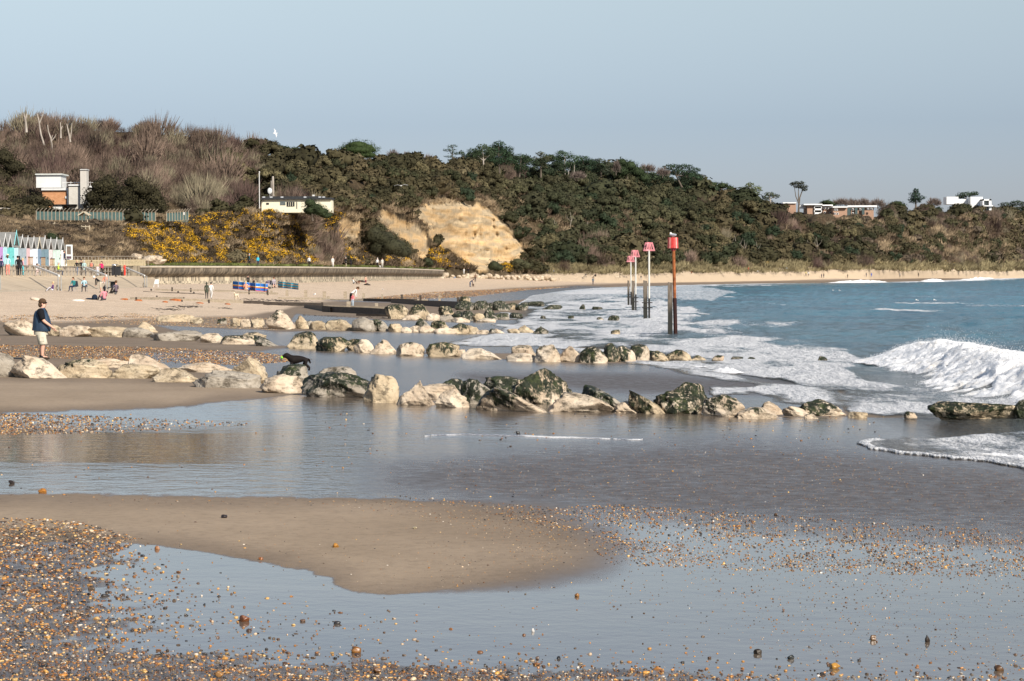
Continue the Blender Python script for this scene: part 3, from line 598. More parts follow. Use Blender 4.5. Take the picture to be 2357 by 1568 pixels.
NPW = 760; wu = rs.uniform(1055, 1640, NPW); wd = np.interp(wu, [1055, 1200, 1400, 1640], [770, 830, 930, 1080]) + rs.uniform(-25, 30, NPW); wtop = np.interp(wu, [1055, 1085, 1110, 1150, 1180, 1215, 1235, 1262, 1295, 1330, 1350, 1385, 1410, 1440, 1480, 1510, 1540, 1600, 1640], [372, 352, 346, 334, 352, 360, 372, 358, 358, 370, 366, 378, 386, 374, 400, 402, 392, 398, 424])
wv = wtop + 4 + rs.random(NPW) ** 1.3 * 46 + 7 * fbm(wu / 16, wu * 0, 3, 68); PWD = at(wu, wv, wd)
kk_ = (fbm(wu / 20, wv / 12, 3, 69) > -.28)
o = scatter('pine_wood', [quads_at(d_ * r0.uniform(.35, 1.05, (150, 1)) * np.array([1, 1, .55]), d_, .12, r0) for d_ in [(lambda q: q / np.linalg.norm(q, axis=1, keepdims=True))(r0.normal(0, 1, (150, 3))) for _ in range(4)]], PWD[kk_], wd[kk_] / F * rs.uniform(8, 17, kk_.sum()), np.array([.030, .042, .022]) * rs.uniform(.7, 1.5, (kk_.sum(), 1)), LEAF, rs)
tag(o, 'dense dark pine wood filling the hilltop behind the single pines', 'pine wood', kind='stuff')
# ---- single trees. clusters: (du, dv, ru, rv) in photograph pixels about the foot of the tree, turned into metres at its distance
def tree(name, label, cat, foot, clusters, trunk=None, tint=(.04, .055, .022), leaf=2.0, dens=1.0, trunk_m=None, group=None, gaps=False, limbs=None, tw=2.2, bare=False, depth=1.0):
    foot = np.array(foot, float); m = foot[1] / F; r = np.random.default_rng(int(abs(foot[0] * 37 + foot[1] * 11)) + len(clusters))
    root = empty(name, foot); tag(root, label, cat, group)
    parts = []; cols = []
    for (du, dv, ru, rv) in clusters:
        c = np.array([du * m, r.uniform(-.3, .3) * ru * m * depth, -dv * m]); rad_ = np.array([ru * m, ru * m * .85 * depth, rv * m])
        if bare:
            n = int(ru * rv * .55 * dens) + 12; d = r.normal(0, 1, (n, 3)); d /= np.linalg.norm(d, axis=1, keepdims=True); P = c + d * rad_ * r.uniform(.1, .9, (n, 1))
            q = blades(P, d * .7 + np.array([.1, 0, .9]) + r.normal(0, .3, (n, 3)), r.uniform(3, 9, n) * m, .45 * m, r)
        else:
            if not gaps: parts.append(core(c, rad_ * .8, r)); cols.append(np.full((len(parts[-1][0]), 3), 1.) * np.array(tint))
            n = int(ru * rv * (2.1 if gaps else 1.15) * dens / (leaf * .55)) + 20; d = r.normal(0, 1, (n, 3)); d /= np.linalg.norm(d, axis=1, keepdims=True)
            lump = 1 + .18 * np.sin(d[:, 0] * 7 + du) * np.sin(d[:, 2] * 6 + dv) + .1 * r.normal(0, 1, n)
            P = c + d * rad_ * (lump * (r.uniform(.35, 1.05, n) ** .35 if gaps else r.uniform(.92, 1.1, n)))[:, None]
            q = quads_at(P, d, leaf * m * .62, r)
        parts.append(q); k = len(q[0]) // 4
        cols.append((np.array(tint) * r.uniform(.6, 1.5, (k, 1))).repeat(4, 0) * r.uniform(.85, 1.2))
    V, Fc = join(parts); me = mesh_np('crown', V, Fc); vcol(me, 'tint', np.concatenate(cols)); link('crown', me, TWIG if bare else LEAF, root)
    mb = MB(); top = clusters[0]
    tr = trunk or [(0, 4), (top[0] * .5, (top[1]) * .5), (top[0], top[1])]
    ps_ = [(a * m, 0, -b * m) for a, b in tr]; n = len(ps_)
    mb.tube(ps_, [tw * m * (1 - .6 * i / (n - 1)) for i in range(n)], 6)
    for lb in (limbs or []):
        q = [(a * m, r.uniform(-2, 2) * m, -b * m) for a, b in lb]; mb.tube(q, [tw * .6 * m * (1 - .6 * i / (len(q) - 1)) for i in range(len(q))], 5)
    if not limbs:
        bx, bz = ps_[-1][0] * .6 + ps_[0][0] * .4, ps_[-1][2] * .6 + ps_[0][2] * .4
        for (du, dv, ru, rv) in clusters[1:8]: mb.tube([(bx, 0, bz), (du * m * .7 + bx * .3, 0, -dv * m * .75 + bz * .25), (du * m, 0, -dv * m)], [tw * .5 * m, tw * .35 * m, tw * .15 * m], 4)
    mb.build('trunk', trunk_m or BARK, root); return root
def footpt(u, v, s=None): 
    if s is None: return hill_uv(u, v)
    return hill_at(float(u), float(s))
def T(name, label, cat, u, v, cl, srow=None, d=None, **kw):
    p = at(u, v, d) if d else footpt(u, v, srow)
    if d is None: # keep the photo position of the foot
        p = at(u, v, p[1])
    return tree(name, label, cat, p, [(a - u, b - v, c, e_) for a, b, c, e_ in cl], trunk=[(a - u, b - v) for a, b in kw.pop('tr')] if 'tr' in kw else None,
                limbs=[[(a - u, b - v) for a, b in l] for l in kw.pop('lb')] if 'lb' in kw else None, **kw)
PINE = (.028, .046, .022); DK = (.030, .042, .018); OL = (.070, .072, .030)
PG = 'pines along the hilltop'
T('pine_tree', 'slender flat-layered pine standing apart left of the hilltop pines', 'tree', 1040, 388, [(1042, 337, 14, 4), (1034, 346, 18, 4), (1048, 353, 14, 4), (1036, 361, 14, 3), (1044, 370, 15, 4)], d=740, tint=PINE, gaps=True, tr=[(1040, 392), (1041, 360), (1042, 335)], tw=1.6, group=PG)
T('pine_tree', 'dark bushy pine at the left end of the hilltop pine clump', 'tree', 1078, 398, [(1075, 362, 14, 10), (1088, 350, 14, 9), (1068, 375, 12, 9), (1092, 372, 16, 12), (1062, 352, 7, 6)], d=745, tint=PINE, gaps=True, dens=1.5, group=PG)
T('pine_tree', 'pine with a bare pale trunk in the middle of the hilltop clump', 'tree', 1113, 402, [(1112, 347, 26, 10), (1098, 358, 16, 8), (1130, 356, 16, 9), (1110, 338, 14, 7)], d=740, tint=(.045, .066, .032), gaps=True, dens=1.4, trunk_m=PALEBARK, tr=[(1114, 404), (1113, 375), (1112, 348)], tw=2.2, group=PG)
T('pine_tree', 'tallest dark pine of the hilltop clump with tiered crown', 'tree', 1150, 402, [(1148, 332, 16, 8), (1135, 342, 15, 9), (1165, 344, 18, 8), (1150, 355, 30, 11), (1140, 372, 26, 11), (1168, 370, 18, 11)], d=750, tint=(.024, .045, .022), gaps=True, dens=1.7, group=PG)
T('pine_tree', 'low spreading pine right of the tallest hilltop pine', 'tree', 1195, 408, [(1200, 362, 20, 8), (1185, 374, 16, 9), (1218, 372, 18, 9), (1198, 386, 22, 10)], d=800, tint=PINE, gaps=True, dens=1.4, group=PG)
T('pine_tree', 'small rust-topped pine beside a bare tree on the ridge', 'tree', 1245, 405, [(1245, 355, 12, 6), (1232, 368, 15, 8), (1258, 366, 14, 8), (1244, 382, 18, 9)], d=830, tint=(.06, .062, .032), gaps=True, dens=1.3, group=PG)
T('pine_tree', 'tall pine with two long bare trunks on the ridge centre', 'tree', 1303, 418, [(1300, 358, 24, 9), (1283, 368, 16, 9), (1322, 366, 18, 9), (1300, 378, 26, 8), (1290, 352, 12, 6)], d=860, tint=(.040, .066, .032), gaps=True, dens=1.4, trunk_m=PALEBARK, tr=[(1301, 422), (1300, 390), (1300, 360)], lb=[[(1308, 424), (1309, 395), (1318, 372)], [(1320, 412), (1322, 390), (1322, 370)]], tw=1.9, group=PG)
T('pine_tree', 'broad dark pine next right of the two-trunked pine', 'tree', 1345, 410, [(1342, 368, 20, 9), (1360, 374, 16, 9), (1330, 380, 16, 9), (1350, 388, 20, 9)], d=880, tint=(.022, .040, .022), gaps=True, dens=1.6, group=PG)
T('pine_tree', 'wide grey-green pine left of the bare birch on the ridge', 'tree', 1385, 412, [(1380, 372, 18, 8), (1400, 380, 18, 8), (1372, 386, 16, 8), (1390, 394, 22, 8)], d=900, tint=(.045, .055, .036), gaps=True, dens=1.5, group=PG)
T('holm_oak', 'dark domed tree sloping down to the right on the ridge', 'tree', 1450, 425, [(1430, 374, 16, 10), (1448, 382, 22, 13), (1468, 396, 22, 14), (1482, 410, 16, 12), (1432, 394, 22, 16)], d=905, tint=(.028, .042, .018), dens=1.5, group='dark evergreen trees on the ridge')
T('pine_tree', 'flat-topped spreading pine right of the leafless ridge trees', 'tree', 1570, 428, [(1545, 385, 22, 7), (1575, 384, 22, 6), (1598, 392, 16, 7), (1560, 396, 32, 8), (1590, 405, 24, 8), (1610, 412, 10, 5)], d=1010, tint=(.026, .046, .024), gaps=True, dens=1.8, group=PG)
T('holm_oak', 'low dark rounded tree on the ridge right of the spreading pine', 'tree', 1655, 445, [(1640, 425, 15, 8), (1662, 428, 18, 9), (1682, 436, 14, 9)], d=1090, tint=DK, dens=1.4, group='dark evergreen trees on the ridge')
T('pine_tree', 'yellow-green crowned pine with a short pale trunk on the ridge', 'tree', 1728, 470, [(1726, 426, 11, 6), (1714, 435, 14, 6), (1740, 435, 16, 7), (1728, 444, 22, 7)], d=1120, tint=(.085, .10, .035), gaps=True, dens=1.6, trunk_m=PALEBARK, group=PG)
T('pine_tree', 'small pine with bent pale trunk left of the flats', 'tree', 1775, 472, [(1770, 447, 13, 5), (1785, 452, 12, 5), (1762, 455, 10, 5)], d=1130, tint=(.05, .06, .03), gaps=True, dens=1.6, trunk_m=PALEBARK, group=PG)
T('pine_tree', 'lone tall pine with forked trunk against the sky beside the flats', 'tree', 1839, 488, [(1838, 422, 15, 5), (1825, 424, 8, 4), (1848, 430, 12, 5), (1852, 437, 8, 4), (1836, 430, 10, 4)], d=1100, tint=(.036, .040, .024), gaps=True, dens=2.0, tr=[(1838, 492), (1839, 472), (1841, 455), (1848, 436)], lb=[[(1839, 470), (1832, 452), (1828, 428)], [(1838, 462), (1838, 445), (1838, 424)]], tw=2.4, group=PG)
T('umbrella_pine', 'domed green tree crown standing above the ridge left of centre', 'tree', 825, 368, [(825, 337, 36, 15), (806, 344, 27, 13), (846, 344, 26, 13), (825, 347, 47, 12), (815, 358, 40, 9), (840, 358, 36, 9)], d=640, tint=(.036, .055, .018), dens=1.7, leaf=1.7)
T('holm_oak', 'dark evergreen mound on the skyline left of the domed tree', 'tree', 645, 368, [(640, 339, 14, 7), (655, 344, 20, 9), (625, 347, 14, 7)], d=530, tint=DK, dens=1.3, group='dark evergreen trees on the ridge')
T('holm_oak', 'small dark evergreen bump on the skyline behind the hill', 'tree', 682, 368, [(680, 345, 14, 7), (694, 350, 12, 7)], d=535, tint=DK, dens=1.3, group='dark evergreen trees on the ridge')
T('conifer', 'dark spiky conifer rising from the far hilltop', 'tree', 2108, 478, [(2108, 440, 8, 6), (2106, 448, 14, 6), (2112, 456, 18, 6), (2106, 462, 16, 7)], d=1720, tint=(.022, .040, .026), gaps=True, dens=2.0)
T('pine_tree', 'broad dark pine rising behind the white house', 'tree', 2228, 470, [(2222, 448, 20, 6), (2242, 446, 12, 5), (2210, 453, 12, 5)], d=2180, tint=(.028, .045, .025), gaps=True, dens=2.0, group=PG)
T('pine_tree', 'dark windswept pines at the right edge of the far hilltop', 'tree', 2335, 490, [(2318, 472, 18, 7), (2342, 468, 18, 7), (2365, 474, 18, 9), (2335, 482, 30, 8)], d=2100, tint=(.030, .042, .026), gaps=True, dens=1.8, group=PG)
for k, (a, b, lab) in enumerate([(1903, 468, 'dark clipped bush on the hilltop behind the brick flats'), (2065, 470, 'leafy dark tree left of the far spiky conifer')]):
    T('holm_oak', lab, 'tree', a, b + 14, [(a, b - 2, 16, 6), (a - 10, b + 2, 10, 5), (a + 12, b + 3, 12, 5)], d=1420 if k == 0 else 1700, tint=DK, dens=1.4, group='dark evergreen trees on the ridge')
# leafless trees on the skyline
SG = 'leafless trees on the skyline'
for (a, b, c, h_, d_, lab) in [(55, 282, 26, 22, 482, 'leafless tree crown at the top left end of the wooded hill'), (95, 278, 24, 20, 484, 'leafless round-topped tree behind the pale dead trunks'), (240, 290, 34, 18, 486, 'wide leafless tree bulging above the wooded skyline'),
        (335, 296, 32, 16, 490, 'leafless tree on the skyline right of the wide leafless one'), (905, 356, 14, 10, 640, 'thin leafless tree right of the domed green tree'), (935, 360, 13, 9, 660, 'leafless reddish tree on the ridge, second right of the dome'), (985, 366, 12, 9, 700, 'pale leafless shrub left of the slender layered pine'),
        (1418, 384, 9, 16, 900, 'pale leafless birch standing among the ridge pines'), (1490, 388, 20, 10, 960, 'leafless purple-brown tree right of the dark domed tree'), (1525, 396, 16, 10, 980, 'leafless tree touching the flat-topped spreading pine'),
        (1935, 466, 19, 9, 1450, 'leafless round tree behind the flats, leftmost of four'), (1962, 467, 18, 9, 1455, 'leafless round tree behind the flats, second of four'), (1988, 467, 17, 9, 1460, 'leafless round tree behind the flats, third of four'), (2020, 468, 19, 9, 1475, 'leafless round tree behind the flats, rightmost of four'),
        (2150, 466, 17, 10, 1750, 'leafless tree right of the far spiky conifer'), (1330, 404, 18, 9, 800, 'reddish leafless thicket on the slope below the ridge pines')]:
    T('bare_tree', lab, 'tree', a, b + h_, [(a, b, c, h_), (a - c * .5, b + 3, c * .6, h_ * .7), (a + c * .5, b + 4, c * .6, h_ * .7)], d=d_, tint=(.13, .10, .085), bare=True, dens=3.4, tw=1.0, group=SG)
# pale dead trunks on the hill
for k, (a, vb, pts, br, lab) in enumerate([
    (61, 305, [(61, 305), (60, 290), (59, 275), (62, 262)], [[(59, 275), (56, 266), (55, 258)]], 'stout pale dead trunk with a snapped two-pronged top on the hill'),
    (100, 330, [(102, 335), (95, 312), (92, 295), (90, 278), (86, 262)], [[(91, 285), (98, 268), (101, 255)]], 'tall curved dead tree with thin forked top among the pale trunks'),
    (120, 345, [(120, 345), (119, 330), (117, 318), (112, 304), (110, 288)], [[(119, 325), (126, 316), (130, 308)], [(118, 322), (121, 312)]], 'pale dead tree with a side branch reaching right, lowest of the dead trunks'),
    (139, 320, [(140, 318), (140, 300), (139, 282)], [[(140, 300), (144, 290)]], 'thin straight dead stem between the forked dead trees'),
    (162, 327, [(162, 327), (160, 315), (157, 300), (154, 285)], [[(162, 318), (165, 300), (166, 283)]], 'pale dead tree with twin upright stems at the right of the dead trunks')]):
    d_ = 455 - k; m = d_ / F; root = empty('dead_tree', at(a, vb, d_)); tag(root, lab, 'dead tree', 'pale dead trees on the hill')
    mb = MB(); mb.tube([((x - a) * m, 0, -(y - vb) * m) for x, y in pts], [(3.3 if k == 0 else 2.3) * m * (1 - .55 * i / (len(pts) - 1)) for i in range(len(pts))], 7); mb.build('trunk', PALEBARK, root)
    for b in br:
        q = MB(); q.tube([((x - a) * m, 0, -(y - vb) * m) for x, y in b], [1.5 * m, 1.1 * m, .5 * m][:len(b)], 5); q.build('branch', PALEBARK, root)
# pale stems showing in the scrub
for k, (a, vt, vb) in enumerate([(1312, 488, 522), (1275, 505, 528), (1690, 540, 588), (1712, 552, 585), (1838, 556, 588), (1858, 552, 590), (1602, 548, 572), (1740, 556, 590), (1878, 545, 580), (1352, 510, 520)]):
    p = hill_uv(a, vb); d_ = p[1] - 8; m = d_ / F; root = empty('birch_stem', at(a, vb, d_)); tag(root, ['tall thin pale stem in the scrub above the cliff right of the sandy face', 'short forked pale stem just left of the tall thin one', 'branching pale tree trunk low on the slope behind the red marker', 'pale trunk just right of the branching one low on the slope',
        'leaning pale trunk low on the slope under the flats', 'forked pale trunk right of the leaning one under the flats', 'small bent pale stem mid-slope left of the red marker', 'pale trunk in the shadowed hollow right of the branching one', 'slim pale tree farthest right on the lower slope', 'short slanting pale stem near the marker poles'][k], 'bare tree', 'pale stems in the scrub')
    mb = MB(); q = vb - vt; mb.tube([(0, 0, 0), (.1 * q * m, 0, .45 * q * m), (.02 * q * m, 0, q * m)], [.9 * m, .7 * m, .3 * m], 5); mb.build('trunk', STEM, root)
    for s_ in (-1, 1):
        b = MB(); b.tube([(.08 * q * m, 0, .35 * q * m), ((s_ * .2 + .06 * (k % 3)) * q * m, 0, (.6 + .05 * (k % 2)) * q * m), ((s_ * .22 + .1 * (k % 3)) * q * m, 0, .85 * q * m)], [.5 * m, .35 * m, .15 * m], 4); b.build('branch', STEM, root)
# large dark evergreens about the compound
CG = 'large dark evergreens round the compound'
for lab, a, b, cl, d_ in [
    ('tall dark green pine at the left edge above the compound', 25, 440, [(10, 362, 30, 22), (35, 385, 32, 20), (5, 410, 34, 26), (62, 412, 28, 18), (45, 432, 36, 20), (88, 428, 14, 10)], 425),
    ('broad olive evergreen under the pine at the left edge', 20, 485, [(20, 450, 46, 28), (-20, 440, 40, 30), (60, 455, 36, 22), (-10, 480, 50, 24)], 408),
    ('dark spreading evergreen left of the white and brick building', 80, 490, [(80, 462, 34, 16), (50, 470, 32, 18), (108, 468, 18, 10), (85, 478, 38, 12)], 398),
    ('dark pine behind the square chimney', 185, 412, [(182, 398, 20, 12), (166, 402, 12, 8), (225, 402, 22, 12), (245, 410, 16, 8)], 426),
    ('dark evergreen right of the chimney, left of a pair', 238, 492, [(232, 432, 28, 20), (250, 425, 28, 22), (215, 455, 26, 24), (255, 460, 34, 30), (222, 480, 24, 14)], 396),
    ('massive dark evergreen covering the end of the compound fence', 325, 494, [(310, 420, 28, 18), (330, 435, 34, 20), (300, 450, 42, 32), (352, 455, 30, 28), (370, 475, 20, 22), (285, 478, 40, 20), (335, 482, 44, 18)], 392)]:
    T('evergreen_tree', lab, 'tree', a, b, cl, d=d_, tint=(.034, .030, .015) if 'olive' not in lab else (.070, .058, .030), dens=1.5, leaf=2.9, group=CG)
for lab, a, b, cl, d_, ti in [
    ('dark green bush drooping over the front of the long cream hut', 720, 505, [(714, 468, 18, 11), (726, 478, 24, 12), (740, 488, 22, 12), (716, 484, 22, 14), (752, 496, 18, 9)], 426, DK),
    ('dark tall bush left of the small cliff gully', 885, 592, [(860, 540, 26, 24), (885, 550, 34, 22), (905, 568, 36, 22), (925, 580, 28, 16), (870, 570, 30, 22)], 500, (.040, .040, .022)),
    ('round dark bush behind the promenade wall below the cliff', 985, 614, [(984, 602, 14, 12), (990, 607, 12, 8)], 575, (.035, .040, .020)),
    ('round dark bush at the right foot of the sandy cliff', 1140, 628, [(1138, 612, 18, 14), (1148, 617, 15, 9)], 640, (.035, .040, .020)),
    ('brown-green bush at the cliff foot right of the round one', 1190, 622, [(1192, 606, 22, 14), (1210, 612, 20, 11)], 670, (.055, .055, .028)),
    ('dark bush on the slope beside the top of the huts', 125, 556, [(120, 546, 17, 12), (130, 552, 12, 9)], 318, DK)]:
    T('bush', lab, 'bush', a, b, cl, d=d_, tint=ti, dens=1.3, leaf=1.9)
# ---------------------------------------------------------------- sea wall, promenade, concrete apron
def concrete(name, c1, c2, sc=1.2, bump=.4, streak=None):
    t = NT(name); P = t.geo(); n = t.ramp(t.noise(P, sc, 6, .7), [(.3, c1), (.7, c2)])
    if streak: n = t.mix(.8, n, t.ramp(t.noise(t.geo((1.6, 1.6, .12)), 1.0, 3, .6), [(.40, (.30, .28, .25)), (.5, (.85, .84, .82)), (.60, (1.5, 1.45, 1.35))]), 'MULTIPLY')
    return t.done(n, .9, t.bump(t.noise(P, 6, 5, .7), bump, .04))
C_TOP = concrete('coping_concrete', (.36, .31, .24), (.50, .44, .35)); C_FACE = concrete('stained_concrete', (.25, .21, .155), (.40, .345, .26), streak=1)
C_CURVE = concrete('dark_stained_concrete', (.12, .10, .075), (.21, .18, .14), streak=1)  # dark tone holds staining plus the lip's shadow painted into the colour
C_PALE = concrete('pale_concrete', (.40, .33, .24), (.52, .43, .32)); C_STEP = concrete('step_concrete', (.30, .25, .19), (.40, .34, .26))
WT = [(322, 612.6, 324), (345, 612.4, 334), (460, 612.8, 348), (575, 613.2, 362), (720, 614.3, 405), (869, 616.3, 470), (960, 619, 530), (1022, 621.5, 590)]
wk = np.array([at(*q) for q in WT]); tt = np.linspace(0, 1, 260); kk = np.linspace(0, 1, len(wk)); kk = (kk ** 1.0)
top = np.stack([np.interp(tt, kk, wk[:, i]) for i in range(3)], 1)
tg = np.gradient(top, axis=0); nrm = np.stack([tg[:, 1], -tg[:, 0], 0 * tg[:, 0]], 1); nrm /= np.linalg.norm(nrm, axis=1, keepdims=True)
arc = np.concatenate([[0], np.cumsum(np.linalg.norm(np.diff(top, axis=0), axis=1))])
seawall = empty('sea_wall', (top[0][0], top[0][1], 1.0)); tag(seawall, 'long curved concrete sea wall with an overhanging lip and dark stained face', 'sea wall')
def wall_strip(name, prof, mat, wob=None):
    V = []; 
    for o, z in prof: V.append(top + nrm * (o if np.ndim(o) == 0 else np.asarray(o)[:, None]) + np.array([0, 0, z]))
    V = np.stack(V, 0)
    if wob is not None: V = V + nrm[None] * wob[None, :, None]
    V = V - np.array(seawall.location)
    me = mesh_np(name, V.reshape(-1, 3), grid_faces(len(prof), len(top)), False); return link(name, me, mat, seawall)
rib = np.where((arc % 3.2) < .34, .10, 0.)
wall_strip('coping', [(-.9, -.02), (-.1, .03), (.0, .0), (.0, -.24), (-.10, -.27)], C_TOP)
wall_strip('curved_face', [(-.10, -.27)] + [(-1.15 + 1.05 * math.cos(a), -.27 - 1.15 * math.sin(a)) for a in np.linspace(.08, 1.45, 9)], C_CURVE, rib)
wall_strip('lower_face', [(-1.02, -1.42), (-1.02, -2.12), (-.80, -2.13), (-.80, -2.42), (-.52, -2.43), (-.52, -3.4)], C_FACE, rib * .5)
V = MB(); e = top[-1] - np.array(seawall.location); n_ = nrm[-1]; tn = tg[-1] / np.linalg.norm(tg[-1])
pr = [(0, .02), (0, -.24)] + [(-1.15 + 1.05 * math.cos(a), -.27 - 1.15 * math.sin(a)) for a in np.linspace(.08, 1.45, 6)] + [(-.5, -3.2), (-3, -3.2), (-3, 0)]
V.add([e + n_ * o + np.array([0, 0, z]) + tn * .02 for o, z in pr] + [e + n_ * o + np.array([0, 0, z]) + tn * .5 for o, z in pr], [tuple(range(len(pr))), tuple(range(2 * len(pr) - 1, len(pr) - 1, -1))] + [(i, (i + 1) % len(pr), len(pr) + (i + 1) % len(pr), len(pr) + i) for i in range(len(pr))])
V.build('end_face', C_FACE, seawall)
V = MB(); e = top[0] - np.array(seawall.location)
V.add([e + n_ * 0 + np.array([.0, -.3, .02]), e + np.array([.0, -.3, -3]), e + np.array([-8, -.3, -3]), e + np.array([-8, -.3, .02])], [(0, 1, 2, 3)]); V.build('near_end_face', C_FACE, seawall)
# promenade behind the wall up to the foot of the slope
pu_ = np.linspace(0, 1, 120); pt = np.stack([np.interp(pu_, tt, top[:, i]) for i in range(3)], 1); un, _ = proj(pt)
back = lp(LINES[0], un); back[:, 2] = pt[:, 2] + .35; back[:, 1] += 4; back[:, 0] -= 1
fr = pt + np.stack([np.interp(pu_, tt, nrm[:, i]) for i in range(3)], 1) * -.88 - np.array([0, 0, .02]); mid = fr * .45 + back * .55; mid[:, 2] = pt[:, 2] + .02
me = mesh_np('promenade', np.stack([fr, mid, back], 0).reshape(-1, 3), grid_faces(3, 120)); tag(link('promenade', me, C_PALE), kind='structure')
# grass verge
NVG = 2600; q = rs.random(NVG); g0 = np.stack([np.interp(q, pu_, mid[:, i] * .45 + back[:, i] * .55) for i in range(3)], 1) + np.stack([rs.uniform(-2, 1.0, NVG), rs.uniform(-2, 2, NVG), 0 * q + .1], 1)
o = scatter('grass', TG, g0, rs.uniform(.3, .6, NVG), np.array([.13, .15, .045]) * rs.uniform(.6, 1.3, (NVG, 1)), TWIG, rs); tag(o, 'green grass verge along the back of the promenade', 'grass', kind='stuff')
# lower promenade with railings on the left, apron sloping to the sand
RT = np.array([at(-260, 637.5, 178), at(-120, 636.8, 200), at(0, 636, 225), at(100, 635.5, 250), at(200, 634.9, 276), at(292, 634.4, 300), at(322, 634.2, 318)]); RT[:, 2] = 3.05
AB = np.array([at(-260, 668, 150), at(-120, 667, 172), at(0, 666.5, 195), at(100, 666, 216), at(200, 664.5, 240), at(300, 662.5, 266), at(352, 660, 286)])
AB[:, 2] = np.interp(AB[:, 1], [150, 286], [1.86, 1.72]); u_ab = [-260, -120, 0, 100, 200, 300, 352]
for i, a in enumerate(u_ab): AB[i, 0] = ray(a, 665)[0] * AB[i, 1]
sm_ = lambda K, n=80: np.stack([np.interp(np.linspace(0, 1, n), np.linspace(0, 1, len(K)), K[:, i]) for i in range(3)], 1)
rt, ab = sm_(RT), sm_(AB); bk_ = rt + np.array([-60, 26, 0.]); 
low = ab - np.array([0, 0, 1.4]); low[:, 0] += .05; st1 = ab + np.array([.35, -.35, -.0]); st2 = st1 - np.array([0, 0, 1.4])
me = mesh_np('lower_promenade', np.stack([bk_, rt + np.array([.4, -.2, 0])], 0).reshape(-1, 3), grid_faces(2, 80)); tag(link('lower_promenade', me, C_PALE), kind='structure')
t = NT('apron_concrete'); P = t.geo(); n = t.ramp(t.noise(P, .6, 5, .65), [(.3, (.40, .32, .225)), (.7, (.52, .42, .30))])
n = t.mix(.5, n, t.ramp(t.noise(t.geo((.25, 1.3, .25)), 1.0, 3, .6), [(.36, (.6, .56, .5)), (.5, (1, 1, 1)), (.7, (1.1, 1.08, 1.0))]), 'MULTIPLY')
AP = t.done(n, .9)
apron = empty('sloping_apron', (float(ab[40, 0]), float(ab[40, 1]), 1.5)); tag(apron, 'sloping concrete apron below the railings on the left', 'concrete apron')
L0 = np.array(apron.location)
me = mesh_np('slope', (np.stack([rt + np.array([.4, -.2, 0]), rt + np.array([.42, -.22, -.12]), rt * .5 + ab * .5, ab], 0) - L0).reshape(-1, 3), grid_faces(4, 80)); link('slope', me, AP, apron)
me = mesh_np('bottom_step', (np.stack([ab + np.array([0, 0, .003]), st1, st2], 0) - L0).reshape(-1, 3), grid_faces(3, 80)); link('bottom_step', me, C_STEP, apron)
mb = MB(); a, b, c = rt[-1] + np.array([.4, -.2, 0]), ab[-1], st2[-1]; d_ = rt[-1] + np.array([.4, -.2, -4])
mb.add([p - L0 for p in (a, b, c, d_, a + np.array([3, 3, -3.4]))], [(0, 1, 2, 3), (0, 4, 1)]); mb.build('end_slope', AP, apron)
# upper terrace in front of the huts
tb = np.array([(-53.2, 244), (-53.2, 330), (-95, 330), (-95, 220), (-60, 220)])
mb = MB(); mb.add([(x, y, 4.08) for x, y in tb] + [(x, y, 2.0) for x, y in tb], [(4, 3, 2, 1, 0)] + [(i, (i + 1) % 5, 5 + (i + 1) % 5, 5 + i) for i in range(5)]); tag(mb.build('hut_terrace', C_PALE), kind='structure')
WHITE = flat((.64, .64, .62), .5, .06); STEEL = flat((.36, .36, .35), .5, .2, metal=.3); GREYW = flat((.33, .29, .24), .85, .3, 8)
# railing of tapered concrete posts
u_r, _ = proj(rt)
def rail_pt(u): return np.array([np.interp(u, u_r, rt[:, i]) for i in range(3)])
railing = empty('promenade_railing', rail_pt(0)); tag(railing, 'promenade railing of tapered grey posts and two rails on the left', 'railing'); L1 = np.array(railing.location)
mb = MB(); pp = [rail_pt(x) - L1 for x in np.linspace(-60, 300, 30)]
for z_ in (1.0, .52): mb2 = MB(); mb2.tube([(p[0] + .1, p[1] - .05, z_) for p in pp], .035, 5); mb2.build('rail', GREYW, railing)
dist = 0; uu_ = -60.
while uu_ < 300:
    p = rail_pt(uu_) - L1; mb = MB(); w_ = .055
    mb.add([(p[0] + a * w_, p[1] + b, z_) for z_, b0, b1 in ((0, -.14, .10), (.45, -.07, .06), (1.06, -.03, .05)) for a in (-1, 1) for b in (b0, b1)],
           [(0, 2, 3, 1), (0, 1, 5, 4), (2, 6, 7, 3), (0, 4, 6, 2), (1, 3, 7, 5), (4, 5, 9, 8), (6, 10, 11, 7), (4, 8, 10, 6), (5, 7, 11, 9), (8, 9, 11, 10)])
    mb.build('post', GREYW, railing); uu_ += 8.4 * 240 / (p[1] + L1[1])
def handrail(lab, p1, p2, posts):
    o = empty('stair_handrail', posts[0][1]); L_ = np.array(o.location); tag(o, lab, 'handrail', 'white sloping handrails of the beach steps')
    for s in (0,): m_ = MB(); m_.beam(p1 + np.array([s, s, 0]) - L_, p2 + np.array([s, s, 0]) - L_, .14, .17); m_.build('sloping_rail', flat((.72, .70, .65), .5, .1), o)
    for a, b in posts: m_ = MB(); m_.tube([np.array(a) - L_, np.array(b) - L_], .055, 6); m_.build('post', STEEL, o)
    for s in range(6): m_ = MB(); q = np.array(posts[0][1]) - L_; m_.box((q[0] + .3, q[1] + .3 + .28 * s, .1 + .17 * s), (1.2, .28, .17)); m_.build('step', C_STEP, o)
